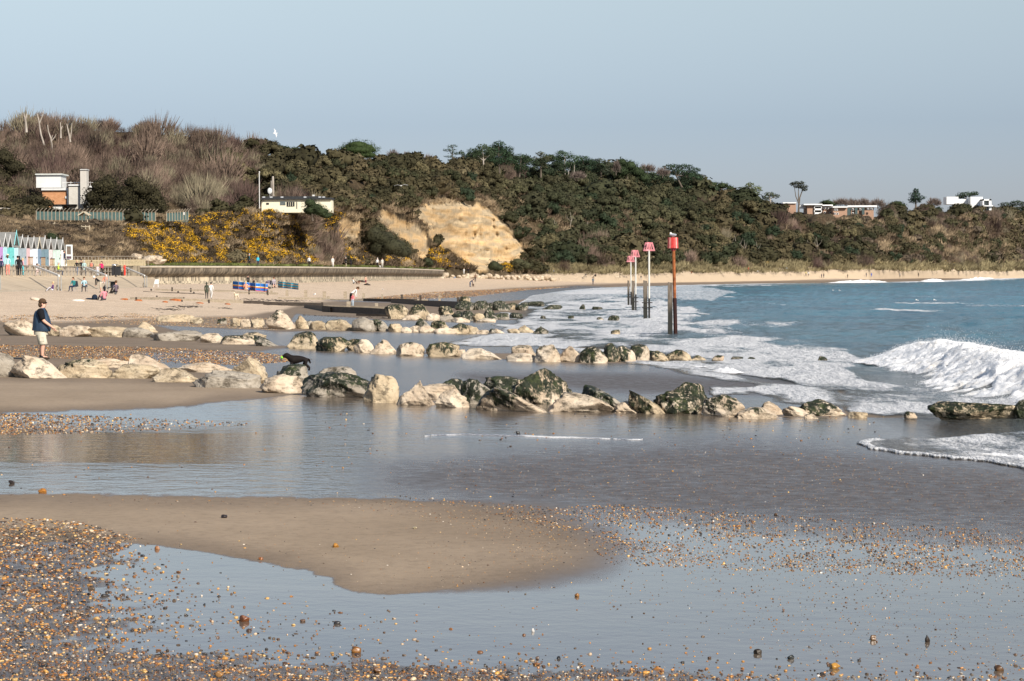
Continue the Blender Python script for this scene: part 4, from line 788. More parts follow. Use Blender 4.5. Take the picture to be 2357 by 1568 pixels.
for lab, a, b, pl in [('white sloping handrail of the beach steps nearest the first huts', (82, 613.5, 236), (136, 635, 214), (134, 141)), ('white sloping handrail in the middle, before the walkers on the promenade', (194, 615, 262), (245, 634.5, 240), (244, 250)), ('white sloping handrail at the end of the railing beside the red lifebuoy', (290, 617, 292), (333, 635, 270), (333, 338))]:
    p1, p2 = at(*a), at(*b); vb_ = [670, 668, 662][('middle' in lab) + 2 * ('red' in lab)]
    ps_ = []
    for x in pl: g = at(x, vb_, b[2]); tp = np.array([g[0], g[1], p2[2]]); ps_.append((tp, g))
    handrail(lab, p1, p2, ps_)
o = empty('stair_handrail', at(1, 667, 196)); tag(o, 'grey handrail post of the steps cut by the left picture edge', 'handrail'); m_ = MB(); m_.tube([(0, 0, 0), (0, 0, 1.1)], .06, 6); m_.build('post', STEEL, o); m_ = MB(); m_.beam((0, 0, 1.08), (-1.5, 3, 2.0), .09, .12); m_.build('sloping_rail', STEEL, o)

# ---------------------------------------------------------------- beach huts
ROOF = flat((.20, .20, .19), .85, .2, 4)
HUTS = [ # y, gable colour, door leaf colour, height factor, label, front colour
 (246, (.50, .58, .52), None, 1.16, 'tall mint-white beach hut at the near end of the row', (.50, .60, .54)),
 (249.2, (.40, .38, .44), (.30, .33, .38), 1.0, 'beach hut with grey-mauve gable and slate grey open door beside the tall mint one', (.33, .36, .42)),
 (251.8, (.48, .36, .52), (.42, .22, .52), .97, 'beach hut with lilac gable and bright purple open door', (.20, .10, .26)),
 (254.8, (.28, .46, .50), (.34, .60, .66), 1.0, 'beach hut with pale turquoise open door right of the purple one', (.30, .52, .55)),
 (257.0, (.05, .06, .09), (.10, .52, .52), .97, 'beach hut with black gable and bright aqua door edge', (.06, .08, .12)),
 (260.0, (.25, .58, .62), (.42, .62, .68), 1.13, 'tall turquoise-gabled beach hut in the middle of the row', (.30, .42, .48)),
 (262.9, (.13, .17, .22), (.28, .35, .40), 1.0, 'beach hut with navy gable and grey-blue door, right of the tall turquoise one', (.26, .32, .38)),
 (265.6, (.20, .08, .09), (.62, .40, .42), .98, 'beach hut with maroon gable and pink door', (.55, .36, .38)),
 (268.6, (.52, .54, .57), (.58, .64, .72), .98, 'beach hut with pale grey gable and bluish-white door', (.50, .56, .62)),
 (271.5, (.14, .19, .24), (.16, .25, .36), .97, 'beach hut with cream trim, dark slate gable and navy door', (.13, .20, .28)),
 (274.4, (.45, .49, .55), (.14, .24, .30), 1.03, 'white-trimmed beach hut with steel blue door', (.13, .22, .28)),
 (277.5, (.55, .12, .05), (.62, .55, .55), .98, 'beach hut with orange-red gable and blush white door', (.55, .50, .50)),
 (280.8, (.07, .12, .13), (.48, .62, .56), 1.0, 'beach hut with dark teal gable and mint door', (.42, .54, .50)),
 (284.2, (.46, .46, .42), (.70, .72, .72), 1.0, 'last beach hut, pale stone gable and white door, far end of the row', (.62, .65, .64))]
DARKM = flat((.03, .03, .03), .4, .2)
SLAT = flat((.42, .26, .12), .7, .3, 6)
def dsat(c, k=.72): l = sum(c) / 3; return tuple(l + (x - l) * k for x in c)
for i, (y, gc_, dc, hf, lab, fc) in enumerate(HUTS):
    gc_, fc = dsat(gc_), dsat(fc); dc = dsat(dc, .85) if dc else None
    x0 = -53.9 + .02 * (y - 250); root = empty('beach_hut', (x0, y, 4.085)); tag(root, lab, 'beach hut', 'beach huts in a row on the promenade'); w2, hw, hr, L_ = 1.08, 2.15 * hf, 3.25 * hf, 3.0
    mb = MB(); wallc = flat((.70, .76, .72), .6, .08) if i in (0, 12, 13) else flat((.45, .50, .52), .6, .1)
    mb.add([(-L_, -w2, 0), (0, -w2, 0), (0, w2, 0), (-L_, w2, 0), (-L_, -w2, hw), (0, -w2, hw), (0, w2, hw), (-L_, w2, hw)], [(0, 1, 5, 4), (2, 3, 7, 6), (3, 0, 4, 7)], 0); mb.build('walls', wallc, root)
    mb = MB(); mb.add([(0, -w2, 0), (0, w2, 0), (0, w2, hw), (0, -w2, hw)], [(0, 1, 2, 3)]); mb.build('front_wall', flat(fc, .55, .12), root)
    mb = MB(); mb.add([(.14, -w2 + .05, hw + .02), (.14, w2 - .05, hw + .02), (.14, 0, hr - .06), (.02, -w2 + .05, hw + .02), (.02, w2 - .05, hw + .02), (.02, 0, hr - .06)], [(0, 1, 2), (3, 5, 4), (0, 3, 4, 1)]); mb.build('gable', flat(gc_, .6, .1), root)
    mb = MB(); ov = .16
    for s in (-1, 1): mb.add([(-L_, s * (w2 + ov), hw - .12), (.5, s * (w2 + ov), hw - .12), (.5, 0, hr), (-L_, 0, hr), (-L_, s * (w2 + ov), hw - .19), (.5, s * (w2 + ov), hw - .19), (.5, 0, hr - .08), (-L_, 0, hr - .08)], [(0, 1, 2, 3), (7, 6, 5, 4), (0, 4, 5, 1), (1, 5, 6, 2), (0, 3, 7, 4)])
    mb.build('roof', ROOF, root)
    tr_ = flat((.72, .66, .52), .5, .05) if i == 9 else (flat((.25, .62, .64), .5, .05) if i == 5 else WHITE)
    mb = MB()
    for s in (-1, 1): mb.beam((.52, s * (w2 + ov + .02), hw - .18), (.52, 0, hr + .02), .05, .15)
    mb.box((.53, 0, hr + .08), (.05, .09, .3)); mb.build('bargeboard', tr_, root)
    if dc: mb = MB(); mb.box((.46, -w2 + .12 if i % 2 else w2 - .9, 1.0), (.86, .06, 1.95)); mb.box((.46, (-w2 + .12 if i % 2 else w2 - .9) - .04, 1.0), (.05, .03, 1.8)); dr_ = mb.build('door', flat(dc, .5, .12, 5), root); hb_ = MB(); yy_ = (-w2 + .12 if i % 2 else w2 - .9) - .07; hb_.box((.80, yy_, 1.0), (.05, .05, .16)); hb_.build('handle', DARKM, dr_)
    else: mb = MB(); mb.box((.03, 0, 1.0), (.05, .9, 1.95)); mb.build('door', flat((.62, .70, .66), .5, .1), root)
    mb = MB(); mb.box((.25, 0, .06), (.5, 1.6, .12)); mb.build('doorstep', C_STEP, root)
# display frame at the end of the row
def px_box(mb, u0, v0, u1, v1, d, th, m=0, off=(0, 0, 0)):
    a, b = at(u0, v0, d), at(u1, v1, d); c = (a + b) / 2 - np.array(off); mb.box((c[0], c[1] + th / 2, c[2]), (abs(b[0] - a[0]), th, abs(a[2] - b[2])), m)
o = empty('display_cabinet', at(159, 597, 287)); L_ = np.array(o.location); tag(o, 'white framed notice cabinet with brown glass at the end of the beach huts', 'notice cabinet')
mb = MB(); px_box(mb, 151.5, 563.5, 153.6, 612, 287, .12, 0, L_); px_box(mb, 163, 563.5, 167, 598, 287, .12, 0, L_); px_box(mb, 153.6, 563.5, 163, 567, 287, .12, 0, L_); px_box(mb, 153.6, 586, 163, 598, 287, .12, 0, L_); mb.build('frame', flat((.75, .80, .78), .5, .05), o)
mb = MB(); px_box(mb, 153.7, 567, 162.9, 586, 287.1, .04, 0, L_); mb.build('glass', flat((.19, .15, .12), .2, .2), o)
mb = MB(); px_box(mb, 153, 590, 163.5, 596, 286.3, .3, 0, L_); mb.build('shelf', flat((.10, .06, .08), .5, .3), o)
# slatted bins / gates between the huts
for k, (a, b, c, e_, y) in enumerate([(64.5, 76, 591, 611, 252), (94.5, 104.5, 592, 612, 262), (115, 126, 595, 612, 266), (125, 141, 586, 597, 281)]):
    o = empty('slatted_gate', at((a + b) / 2, e_, y)); L_ = np.array(o.location); tag(o, ['slatted wooden gate with brown top left of the seated people', 'orange slatted wooden gate under the bluish-white hut door', 'dark slatted wooden gate below the orange-gabled hut', 'slatted wooden gate in front of the last hut doors'][k], 'gate', 'slatted wooden gates by the huts')
    for j in range(5): mb = MB(); x = a + (b - a) * (j + .5) / 5; px_box(mb, x - .7, c + 2, x + .7, e_, y, .05, 0, L_); mb.build('slat', SLAT, o)
    mb = MB(); px_box(mb, a, c, b, c + 2.6, y + .1, .1, 0, L_); px_box(mb, a, e_ - 3, b, e_ - 2, y + .1, .05, 0, L_); mb.build('rail', flat((.10, .05, .03), .7, .2), o)
# cream concrete picket fence behind the walkers
CREAM = flat((.55, .46, .30), .8, .2, 5)
fe = empty('picket_fence', at(168, 611, 296)); L_ = np.array(fe.location); tag(fe, 'cream picket fence along the foot of the slope behind the promenade walkers', 'fence')
A0, A1 = at(130, 610, 288), at(336, 612.4, 330); A0[2] = 4.1; A1[2] = 4.45
nn = 84
for k in range(nn): mb = MB(); p = A0 + (A1 - A0) * k / nn - L_; mb.box((p[0], p[1], p[2] + .42), (.085, .06, .85)); mb.build('picket', CREAM, fe)
for z_ in (.2, .75): mb = MB(); mb.beam(A0 - L_ + np.array([0, .06, z_]), A1 - L_ + np.array([0, .06, z_]), .05, .09); mb.build('rail', CREAM, fe)
A2 = A0 + np.array([0, 2, .55]); A3 = A1 + np.array([0, 2, .55]); o = empty('post_and_rail_fence', A2); L_ = np.array(o.location); tag(o, 'thin dark rail fence rising behind the cream pickets', 'fence')
for k in range(28): mb = MB(); p = A2 + (A3 - A2) * k / 27 - L_; mb.box((p[0], p[1], .3), (.07, .07, 1.0)); mb.build('post', GREYW, o)
mb = MB(); mb.beam(A2 - L_ + np.array([0, 0, .75]), A3 - L_ + np.array([0, 0, .75]), .05, .06); mb.build('rail', GREYW, o)

# ---------------------------------------------------------------- buildings on the hill
def brick(name, c1, c2):
    t = NT(name); return t.done(t.ramp(t.noise(t.geo((1, 1, 2)), 1.5, 6, .7), [(.3, c1), (.7, c2)]), .9)
BRICK = brick('orange_brick', (.40, .18, .08), (.58, .30, .15)); BRICK2 = brick('brown_brick', (.30, .18, .12), (.42, .27, .19))
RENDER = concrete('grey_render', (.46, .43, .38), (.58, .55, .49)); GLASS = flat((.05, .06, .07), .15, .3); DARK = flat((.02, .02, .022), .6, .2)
bd = empty('compound_building', at(145, 476, 402)); L_ = np.array(bd.location); tag(bd, 'flat-roofed white and brick building with a tall square chimney among trees', 'building')
def P4(name, m, *boxes):
    mb = MB()
    for b in boxes: px_box(mb, *b, off=L_)
    return mb.build(name, m, bd)
def P4b(u0, v0, u1, v1, d, th): return (u0, v0, u1, v1, d, th)
def pb(name, m, root, L_, *boxes):
    mb = MB()
    for (u0, v0, u1, v1, d, th) in boxes: px_box(mb, u0, v0, u1, v1, d, th, 0, L_)
    return mb.build(name, m, root)
pb('rooftop_box', WHITE, bd, L_, (83, 402.5, 140, 432, 403, 5)); pb('box_roof', flat((.60, .62, .58), .6, .1), bd, L_, (81, 400, 143, 402.4, 402.6, 6))
pb('brick_block', BRICK, bd, L_, (97, 438, 154, 478, 402, 8)); pb('fascia', WHITE, bd, L_, (95, 433.5, 157, 438, 401.6, 8.6), (154, 438, 157, 478, 401.6, .3))
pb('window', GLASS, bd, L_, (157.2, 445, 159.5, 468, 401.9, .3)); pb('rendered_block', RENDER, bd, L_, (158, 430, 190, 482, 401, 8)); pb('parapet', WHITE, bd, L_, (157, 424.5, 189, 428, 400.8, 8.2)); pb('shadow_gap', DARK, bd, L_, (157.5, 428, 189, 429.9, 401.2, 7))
pb('chimney', RENDER, bd, L_, (184.5, 391, 199.5, 470, 400.2, 2.2)); pb('chimney_cap', WHITE, bd, L_, (184, 389.5, 200, 391, 400, 2.4)); pb('side_wing', RENDER, bd, L_, (199.6, 432, 216, 478, 402, 7)); pb('wing_parapet', WHITE, bd, L_, (199.6, 428, 217, 432, 401.6, 7.2))
pb('annex', flat((.62, .62, .58), .7, .1), bd, L_, (121, 472, 143, 482, 399.5, 2)); pb('annex_roof', DARK, bd, L_, (120, 470.6, 174, 472.4, 399.2, 3))
for k in range(9): mb = MB(); a = at(145 + k * 9, 423, 403) - L_; mb.box((a[0], a[1], a[2] - .1), (.05, .05, .9)); mb.build('railing_post', WHITE, bd)
pb('roof_rail', WHITE, bd, L_, (143, 420, 217, 420.7, 403, .05)); pb('alarm_box', WHITE, bd, L_, (150, 452, 153.5, 457, 401.8, .2))
o = empty('garden_hut', at(4, 500, 372)); L_ = np.array(o.location); tag(o, 'small cream hut with dark window at the left edge above the slope', 'hut'); pb('walls', flat((.60, .55, .46), .7, .1), o, L_, (-14, 481, 10, 501, 372, 3)); pb('roof', flat((.50, .46, .40), .7, .1), o, L_, (-15, 478.5, 12, 481, 371.6, 4)); pb('window', DARK, o, L_, (-6, 485, 5, 492, 371.9, .2))
TEAL = flat((.05, .095, .09), .7, .25, 3); CPOST = flat((.34, .29, .22), .8, .15)
def cfence(lab, U0, U1, V0, V1, D0, D1, n):
    f = empty('security_fence', at(U0, V0, D0)); L_ = np.array(f.location); tag(f, lab, 'fence', 'teal security fence round the compound')
    a, b = at(U0, V0, D0) - L_, at(U1, V1, D1) - L_; mb = MB()
    mb.add([a + np.array([0, 0, -.2]), b + np.array([0, 0, -.2]), b + np.array([0, 0, 1.0]), a + np.array([0, 0, 1.0])], [(0, 1, 2, 3)]); k = MB()
    for j in range(n * 4): p = a + (b - a) * j / (n * 4); k.box((p[0], p[1] - .03, .42), (.04, .04, 1.2))
    k.box(((a + b)[0] / 2, (a + b)[1] / 2 + .05, .9), (.02, .02, .02)); mb.v += []; pan = mb.build('mesh_panel', TEAL, f); k.build('uprights', flat((.13, .20, .19), .7, .2), f)
    for j in range(n + 1):
        p = a + (b - a) * j / n; q = MB(); q.beam(p + np.array([0, -.1, -.3]), p + np.array([0, -.1, 1.15]), .11, .11); q.beam(p + np.array([0, -.1, 1.12]), p + np.array([.42, -.3, 1.5]), .10, .10); q.build('cranked_post', CPOST, f)
cfence('long teal security fence with cranked concrete posts in front of the compound', 84, 358, 503, 504.5, 356, 372, 32)
cfence('short return of the teal security fence right of the dark tree', 384, 434, 506, 502, 374, 384, 8)
o = empty('notice_sign', at(421, 497, 382)); L_ = np.array(o.location); tag(o, 'small white notice on the short teal fence', 'sign'); pb('board', WHITE, o, L_, (418, 488.5, 425, 495, 381.5, .05))
o = empty('lychgate_shelter', at(195, 511, 352)); L_ = np.array(o.location); tag(o, 'small open timber shelter with pitched roof above the huts', 'shelter'); TIMB = flat((.52, .45, .33), .8, .2)
for x in (190, 196, 201): pb('post', TIMB, o, L_, (x - .8, 494, x + .8, 511, 352, .12))
for s in (-1, 1): mb = MB(); p = at(195, 488, 352) - L_; q = at(195 + s * 13, 496.5, 352) - L_; mb.beam(p, q, 2.2, .14); mb.build('roof', TIMB, o)
pb('tie_beam', TIMB, o, L_, (184, 494.5, 206, 496, 351.8, .1))
for k, (a, b, c, lab) in enumerate([(97, 126, 514, 'short cream post and rail fence on the slope above the huts'), (188, 206, 521, 'broken cream post and rail fence below the shelter')]):
    o = empty('post_and_rail_fence', at(a, c + 8, 345)); L_ = np.array(o.location); tag(o, lab, 'fence')
    for x in np.linspace(a, b, 3): pb('post', TIMB, o, L_, (x - .9, c - 2, x + .9, c + 10, 345, .12))
    pb('rail', TIMB, o, L_, (a, c, b, c + 1.6, 344.9, .08))
# long cream hut
lh = empty('long_cream_hut', at(680, 490, 430)); L_ = np.array(lh.location); tag(lh, 'long low cream hut with black roof above the gorse', 'hut'); CR = flat((.72, .68, .52), .7, .08)
pb('walls', CR, lh, L_, (602, 459, 763, 489, 430, 5)); pb('roof', flat((.035, .037, .04), .7, .3), lh, L_, (600.5, 455.6, 764, 459, 429.5, 6), (602, 452.4, 738, 455.6, 430.5, 4))
for k, x in enumerate((604, 621, 646, 699, 733, 742)): pb('skylight', flat((.50, .52, .54), .4, .1), lh, L_, (x, 452.6, x + 6, 455.2, 429.9, .4))
pb('window', DARK, lh, L_, (613, 467, 619, 471, 429.9, .1)); pb('window', flat((.10, .12, .12), .4, .4), lh, L_, (645, 464, 657, 472, 429.9, .1)); pb('window', DARK, lh, L_, (660, 465, 678, 475, 429.9, .1))
for x in (664, 668, 673): pb('glazing_bar', CR, lh, L_, (x, 465, x + .9, 475, 429.8, .08))
pb('doorway', flat((.25, .24, .2), .7, .2), lh, L_, (682, 463, 684.5, 480, 429.9, .1)); pb('chimney', WHITE, lh, L_, (719, 448.5, 724, 452.4, 431, .5))
o = empty('flagpole', at(597, 480, 426)); L_ = np.array(o.location); tag(o, 'tall white flagpole at the left end of the long cream hut', 'flagpole'); pb('pole', WHITE, o, L_, (595.9, 397, 598.1, 480, 426, .14)); mb = MB(); p = at(597, 396.3, 426.07) - L_; mb.ell(p, (.13, .13, .13)); mb.build('finial', WHITE, o)
o = empty('wooden_pole', at(628.5, 457, 438)); L_ = np.array(o.location); tag(o, 'thick pale wooden pole rising behind the long cream hut', 'pole'); mb = MB(); mb.tube([(0, 0, 0), (0, 0, 4.0)], [.26, .2], 8); mb.build('shaft', PALEBARK, o); pb('stub', PALEBARK, o, L_, (623.5, 416, 626, 457, 438, .2))
o = empty('satellite_dish', at(621, 455, 437)); L_ = np.array(o.location); tag(o, 'pale round dish beside the thick wooden pole', 'dish'); mb = MB(); p = at(621, 439.5, 437) - L_; mb.ell(p, (.42, .12, .56), n=14); mb.build('dish', flat((.62, .64, .62), .5, .05), o); mb = MB(); mb.tube([(0, 0, 0), p], .06); mb.build('mast', STEEL, o)
# flats on the far hilltop
fl_ = empty('block_of_flats', at(1905, 505, 1240)); L_ = np.array(fl_.location); tag(fl_, 'brick flats with white fascias and balconies on the far hilltop', 'building'); FW = flat((.80, .80, .78), .5, .05); FWS = flat((.5, .47, .42), .8, .1)
pb('brick_wall', BRICK2, fl_, L_, (1804, 468, 1832, 500, 1262, 14), (1858, 472, 1873, 512, 1240, 16), (1894, 474, 1916, 512, 1250, 12), (1917.5, 478, 1950, 512, 1240, 16), (1950, 477, 2011, 508, 1256, 12))
pb('fascia', FW, fl_, L_, (1802, 466, 1833, 468.2, 1261, 16), (1850, 469.5, 1893, 472, 1238, 18), (1893, 471.4, 1917, 474, 1248, 14), (1917, 475.5, 1951, 478, 1238, 18), (1951, 473.2, 2019, 476.8, 1254, 14))
pb('balcony_bay', FW, fl_, L_, (1874, 472, 1892, 476, 1239, 3), (1874, 480, 1892, 484, 1239, 3), (1874, 489, 1892, 493, 1239, 3), (1874, 472, 1875.5, 498, 1239, 3), (1890.5, 472, 1892, 498, 1239, 3), (1840, 473, 1855, 480, 1245, 3))
pb('balcony_recess', DARK, fl_, L_, (1875.5, 476, 1890.5, 498, 1241, 2)); pb('balcony_recess', flat((.06, .09, .09), .4, .4), fl_, L_, (1950.2, 479, 1959, 500, 1254, 1), (1968, 478, 1974, 496, 1254, 1), (1984, 478, 1990, 494, 1254, 1))
for (a, b) in [(1896, 477), (1903, 477), (1909, 477), (1896, 487), (1909, 487), (1920, 481), (1924, 481), (1920, 490), (1926, 490), (1961, 480), (1978, 480), (1996, 479), (2004, 479), (1961, 489)]:
    w_ = pb('window', FW, fl_, L_, (a, b, a + 4.4, b + 4.4, 1237.5 if 1917 < a < 1950 else 1249 if a < 1917 else 1253, .4)); pb('pane', DARK, w_, np.array([0, 0, 0]) + L_, (a + .7, b + .8, a + 3.7, b + 3.6, (1237.5 if 1917 < a < 1950 else 1249 if a < 1917 else 1253) - .15, .1))
wh = empty('white_house', at(2230, 492, 1750)); L_ = np.array(wh.location); tag(wh, 'white modernist house with stepped flat roofs on the far right hilltop', 'house')
pb('left_wing', FW, wh, L_, (2179, 453.2, 2206, 470, 1765, 14)); pb('middle_wing', FW, wh, L_, (2206, 459, 2234, 480, 1768, 14)); pb('right_wing', FW, wh, L_, (2234, 453.5, 2262, 484, 1758, 16)); pb('balcony_tower', FW, wh, L_, (2262, 458.5, 2265, 486, 1748, 12), (2277, 458.5, 2282, 484, 1748, 12), (2262, 458.5, 2282, 462, 1748, 12), (2262, 473, 2286, 475, 1746, 12))
pb('glazing', flat((.12, .14, .14), .2, .3), wh, L_, (2265, 462, 2277, 473, 1751, 1), (2265, 475, 2277, 484, 1751, 1))
o = empty('concrete_shelter', at(2190, 593, 1540)); L_ = np.array(o.location); tag(o, 'small pale concrete block among scrub on the far right slope', 'shelter'); pb('walls', FWS, o, L_, (2180, 588, 2199, 594, 1540, 4)); pb('roof', FW, o, L_, (2179, 586.8, 2200, 588, 1539, 5))
# ---------------------------------------------------------------- boulders of the rock groynes
t = NT('boulder_rock'); oi = t.n('ShaderNodeObjectInfo'); pr = t.rgb(oi.outputs['Color']); P = t.geo(); rnd = oi.outputs['Random']
cream = t.ramp(t.noise(P, 1.1, 6, .65), [(.3, (.38, .28, .19)), (.52, (.56, .46, .34)), (.75, (.70, .61, .49))])
yel = t.ramp(t.noise(P, 1.6, 6, .65), [(.3, (.30, .22, .13)), (.52, (.50, .40, .26)), (.75, (.64, .55, .41))])
gry = t.ramp(t.noise(P, 1.3, 6, .65), [(.3, (.22, .19, .15)), (.6, (.38, .34, .28)), (.8, (.50, .46, .40))])
c = t.mix(pr[1], cream, yel); c = t.mix(pr[2], c, gry)
crk = t.ramp(t.noise(t.geo((1, 1, 1.8)), 3.2, 8, .78), [(.38, .0), (.50, 1.)])     # cracks and stains
c = t.mix(t.math('MULTIPLY', t.math('SUBTRACT', 1, crk), .80), c, (.05, .038, .024))
gm2 = t.n('ShaderNodeNewGeometry'); nz = t.n('ShaderNodeSeparateXYZ'); t.l(gm2.outputs['Normal'], nz.inputs[0])
tcg = t.n('ShaderNodeTexCoord'); gz = t.n('ShaderNodeSeparateXYZ'); t.l(tcg.outputs['Generated'], gz.inputs[0])
mn = t.math('ADD', t.math('MULTIPLY', t.math('ADD', t.math('MULTIPLY', t.noise(P, 1.5, 9, .8), .6), t.math('MULTIPLY', t.noise(t.geo((2.2, 2.2, .5)), 2.4, 5, .7), .4)), 1.9), t.math('MULTIPLY', gz.outputs[2], .55)); mn = t.math('ADD', mn, t.math('MULTIPLY', nz.outputs[0], -.16)); mn = t.math('ADD', mn, t.math('MULTIPLY', pr[0], 1.0))
mk = t.math('MULTIPLY', t.math('SUBTRACT', mn, 1.72), 9, cl=True); mk = t.math('MULTIPLY', mk, t.math('MULTIPLY', pr[0], 20, cl=True))
mk = t.math('MULTIPLY', mk, t.ramp(t.noise(t.geo((1.4, 1.4, .7)), 6.5, 6, .8), [(.40, .0), (.47, 1.)]))
moss = t.ramp(t.noise(P, 5, 5, .7), [(.35, (.008, .010, .006)), (.56, (.018, .026, .009)), (.74, (.07, .085, .022))])
c = t.mix(mk, c, moss)
wetb = t.math('MULTIPLY', t.math('SUBTRACT', .10, gz.outputs[2]), 12, cl=True); c = t.mix(t.math('MULTIPLY', wetb, .45), c, (.12, .09, .06))
nm = t.bump(t.noise(P, 2.6, 9, .68), .75, .12); nm = t.bump(t.noise(P, 16, 4, .7), t.math('ADD', .25, t.math('MULTIPLY', mk, .6)), .03, nm)
ROCKM = t.done(c, t.math('SUBTRACT', .85, t.math('MULTIPLY', mk, .3)), nm, Specular_IOR_Level=.3)
def ico(sub):
    bm = bmesh.new(); bmesh.ops.create_icosphere(bm, subdivisions=sub, radius=1); V = np.array([v.co[:] for v in bm.verts]); Fs = np.array([[v.index for v in f.verts] for f in bm.faces]); bm.free(); return V, Fs
ICO = {k: ico(k) for k in (1, 2, 3, 4, 5)}
def n3(p, s):                                 # cheap 3-D noise
    return (fbm(p[:, 0] + 3.1 * p[:, 2], p[:, 1] - 2.3 * p[:, 2], 4, s) + fbm(p[:, 1] * 1.1 + 7, p[:, 2] * 1.3 + 2 * p[:, 0], 4, s + 9)) * .5
def rock_mesh(shape, seed, sub=4):
    r = np.random.default_rng(seed); V, Fs = ICO[sub]; p = V.copy()
    k = {'b': .62, 'r': .82, 'p': .85, 'w': .75, 's': .6, 'd': .78}[shape]
    p = np.sign(p) * np.abs(p) ** k
    for _ in range(15 if shape != 'r' else 9):
        n = r.normal(0, 1, 3); n[2] *= .8; n /= np.linalg.norm(n); o = r.uniform(.55, .88) * (1.12 if shape in 'bs' else 1.0)
        q = p @ n - o; p = p - np.maximum(q, 0)[:, None] * n * .96
    h = (p[:, 2] + 1) / 2
    if shape == 'p': p[:, 0] *= 1.12 - .85 * np.clip(h, 0, 1) ** .9; p[:, 0] += -.12 * h; p[:, 1] *= 1.1 - .6 * h
    if shape == 'w': p[:, 2] = (p[:, 2] + 1) * (.62 - .38 * np.clip(p[:, 0], -1, 1)) - 1 + .0
    if shape == 'd': p[:, 0] *= 1.1 - .4 * np.clip(h, 0, 1) ** 2
    nrm_ = p / (np.linalg.norm(p, axis=1, keepdims=True) + 1e-6)
    p = p + nrm_ * (.17 * n3(p * 1.7, seed % 97)[:, None] - .10 * np.abs(n3(p * 3.1, seed % 83))[:, None] + .06 * n3(p * 7, seed % 89)[:, None])
    lo, hi = p.min(0), p.max(0); p = (p - (lo + hi) / 2) / (hi - lo)           # unit box
    return p, Fs
GRN = {}
def boulder(row, u0, u1, vt, vb, sh, col, lab, n=None, sub=4):
    um = (u0 + u1) / 2; g = gpt(np.array(float(um)), np.array(float(vb))); d = g[1]; m = d / F
    if g[2] < 0: r_ = ray(um, vb); d = HC / -r_[2]; g = r_ * d; g[2] = 0; m = d / F
    w_, h_ = (u1 - u0) * m * 1.08, (vb - vt) * m * 1.04; dep = min(max(w_ * .8, h_ * .9), 1.6 * h_ + .3, 2.4)
    sink = .25 * h_ + .1; p, Fs = rock_mesh(sh, int(u0 * 13 + vt * 7 + vb), sub)
    p = p * np.array([w_ * 1.04, dep, h_ + sink]); p[:, 2] += (h_ + sink) / 2 - sink; p[:, 1] += dep * .35
    me = mesh_np('boulder', p, Fs, True); o = link('boulder', me, ROCKM); o.location = [float(x) for x in g]
    o.color = {'c': (0, 0, .0, 1), 'y': (0, .8, 0, 1), 'g': (0, .2, .9, 1), 'o': (.0, 1., .15, 1)}[col[0]]
    mo = {'0': 0, '1': .28, '2': .45, '3': .56, '4': .72}[col[1]]; o.color = (mo, o.color[1], o.color[2], 1)
    me.name = 'boulder'; tag(o, lab, 'boulder', row); return o
G1, G2, G3, G4, G5 = 'boulders of the nearest rock groyne', 'boulders of the second rock groyne', 'boulders of the third rock groyne', 'boulders of the fourth rock groyne', 'boulders of the fifth rock groyne'
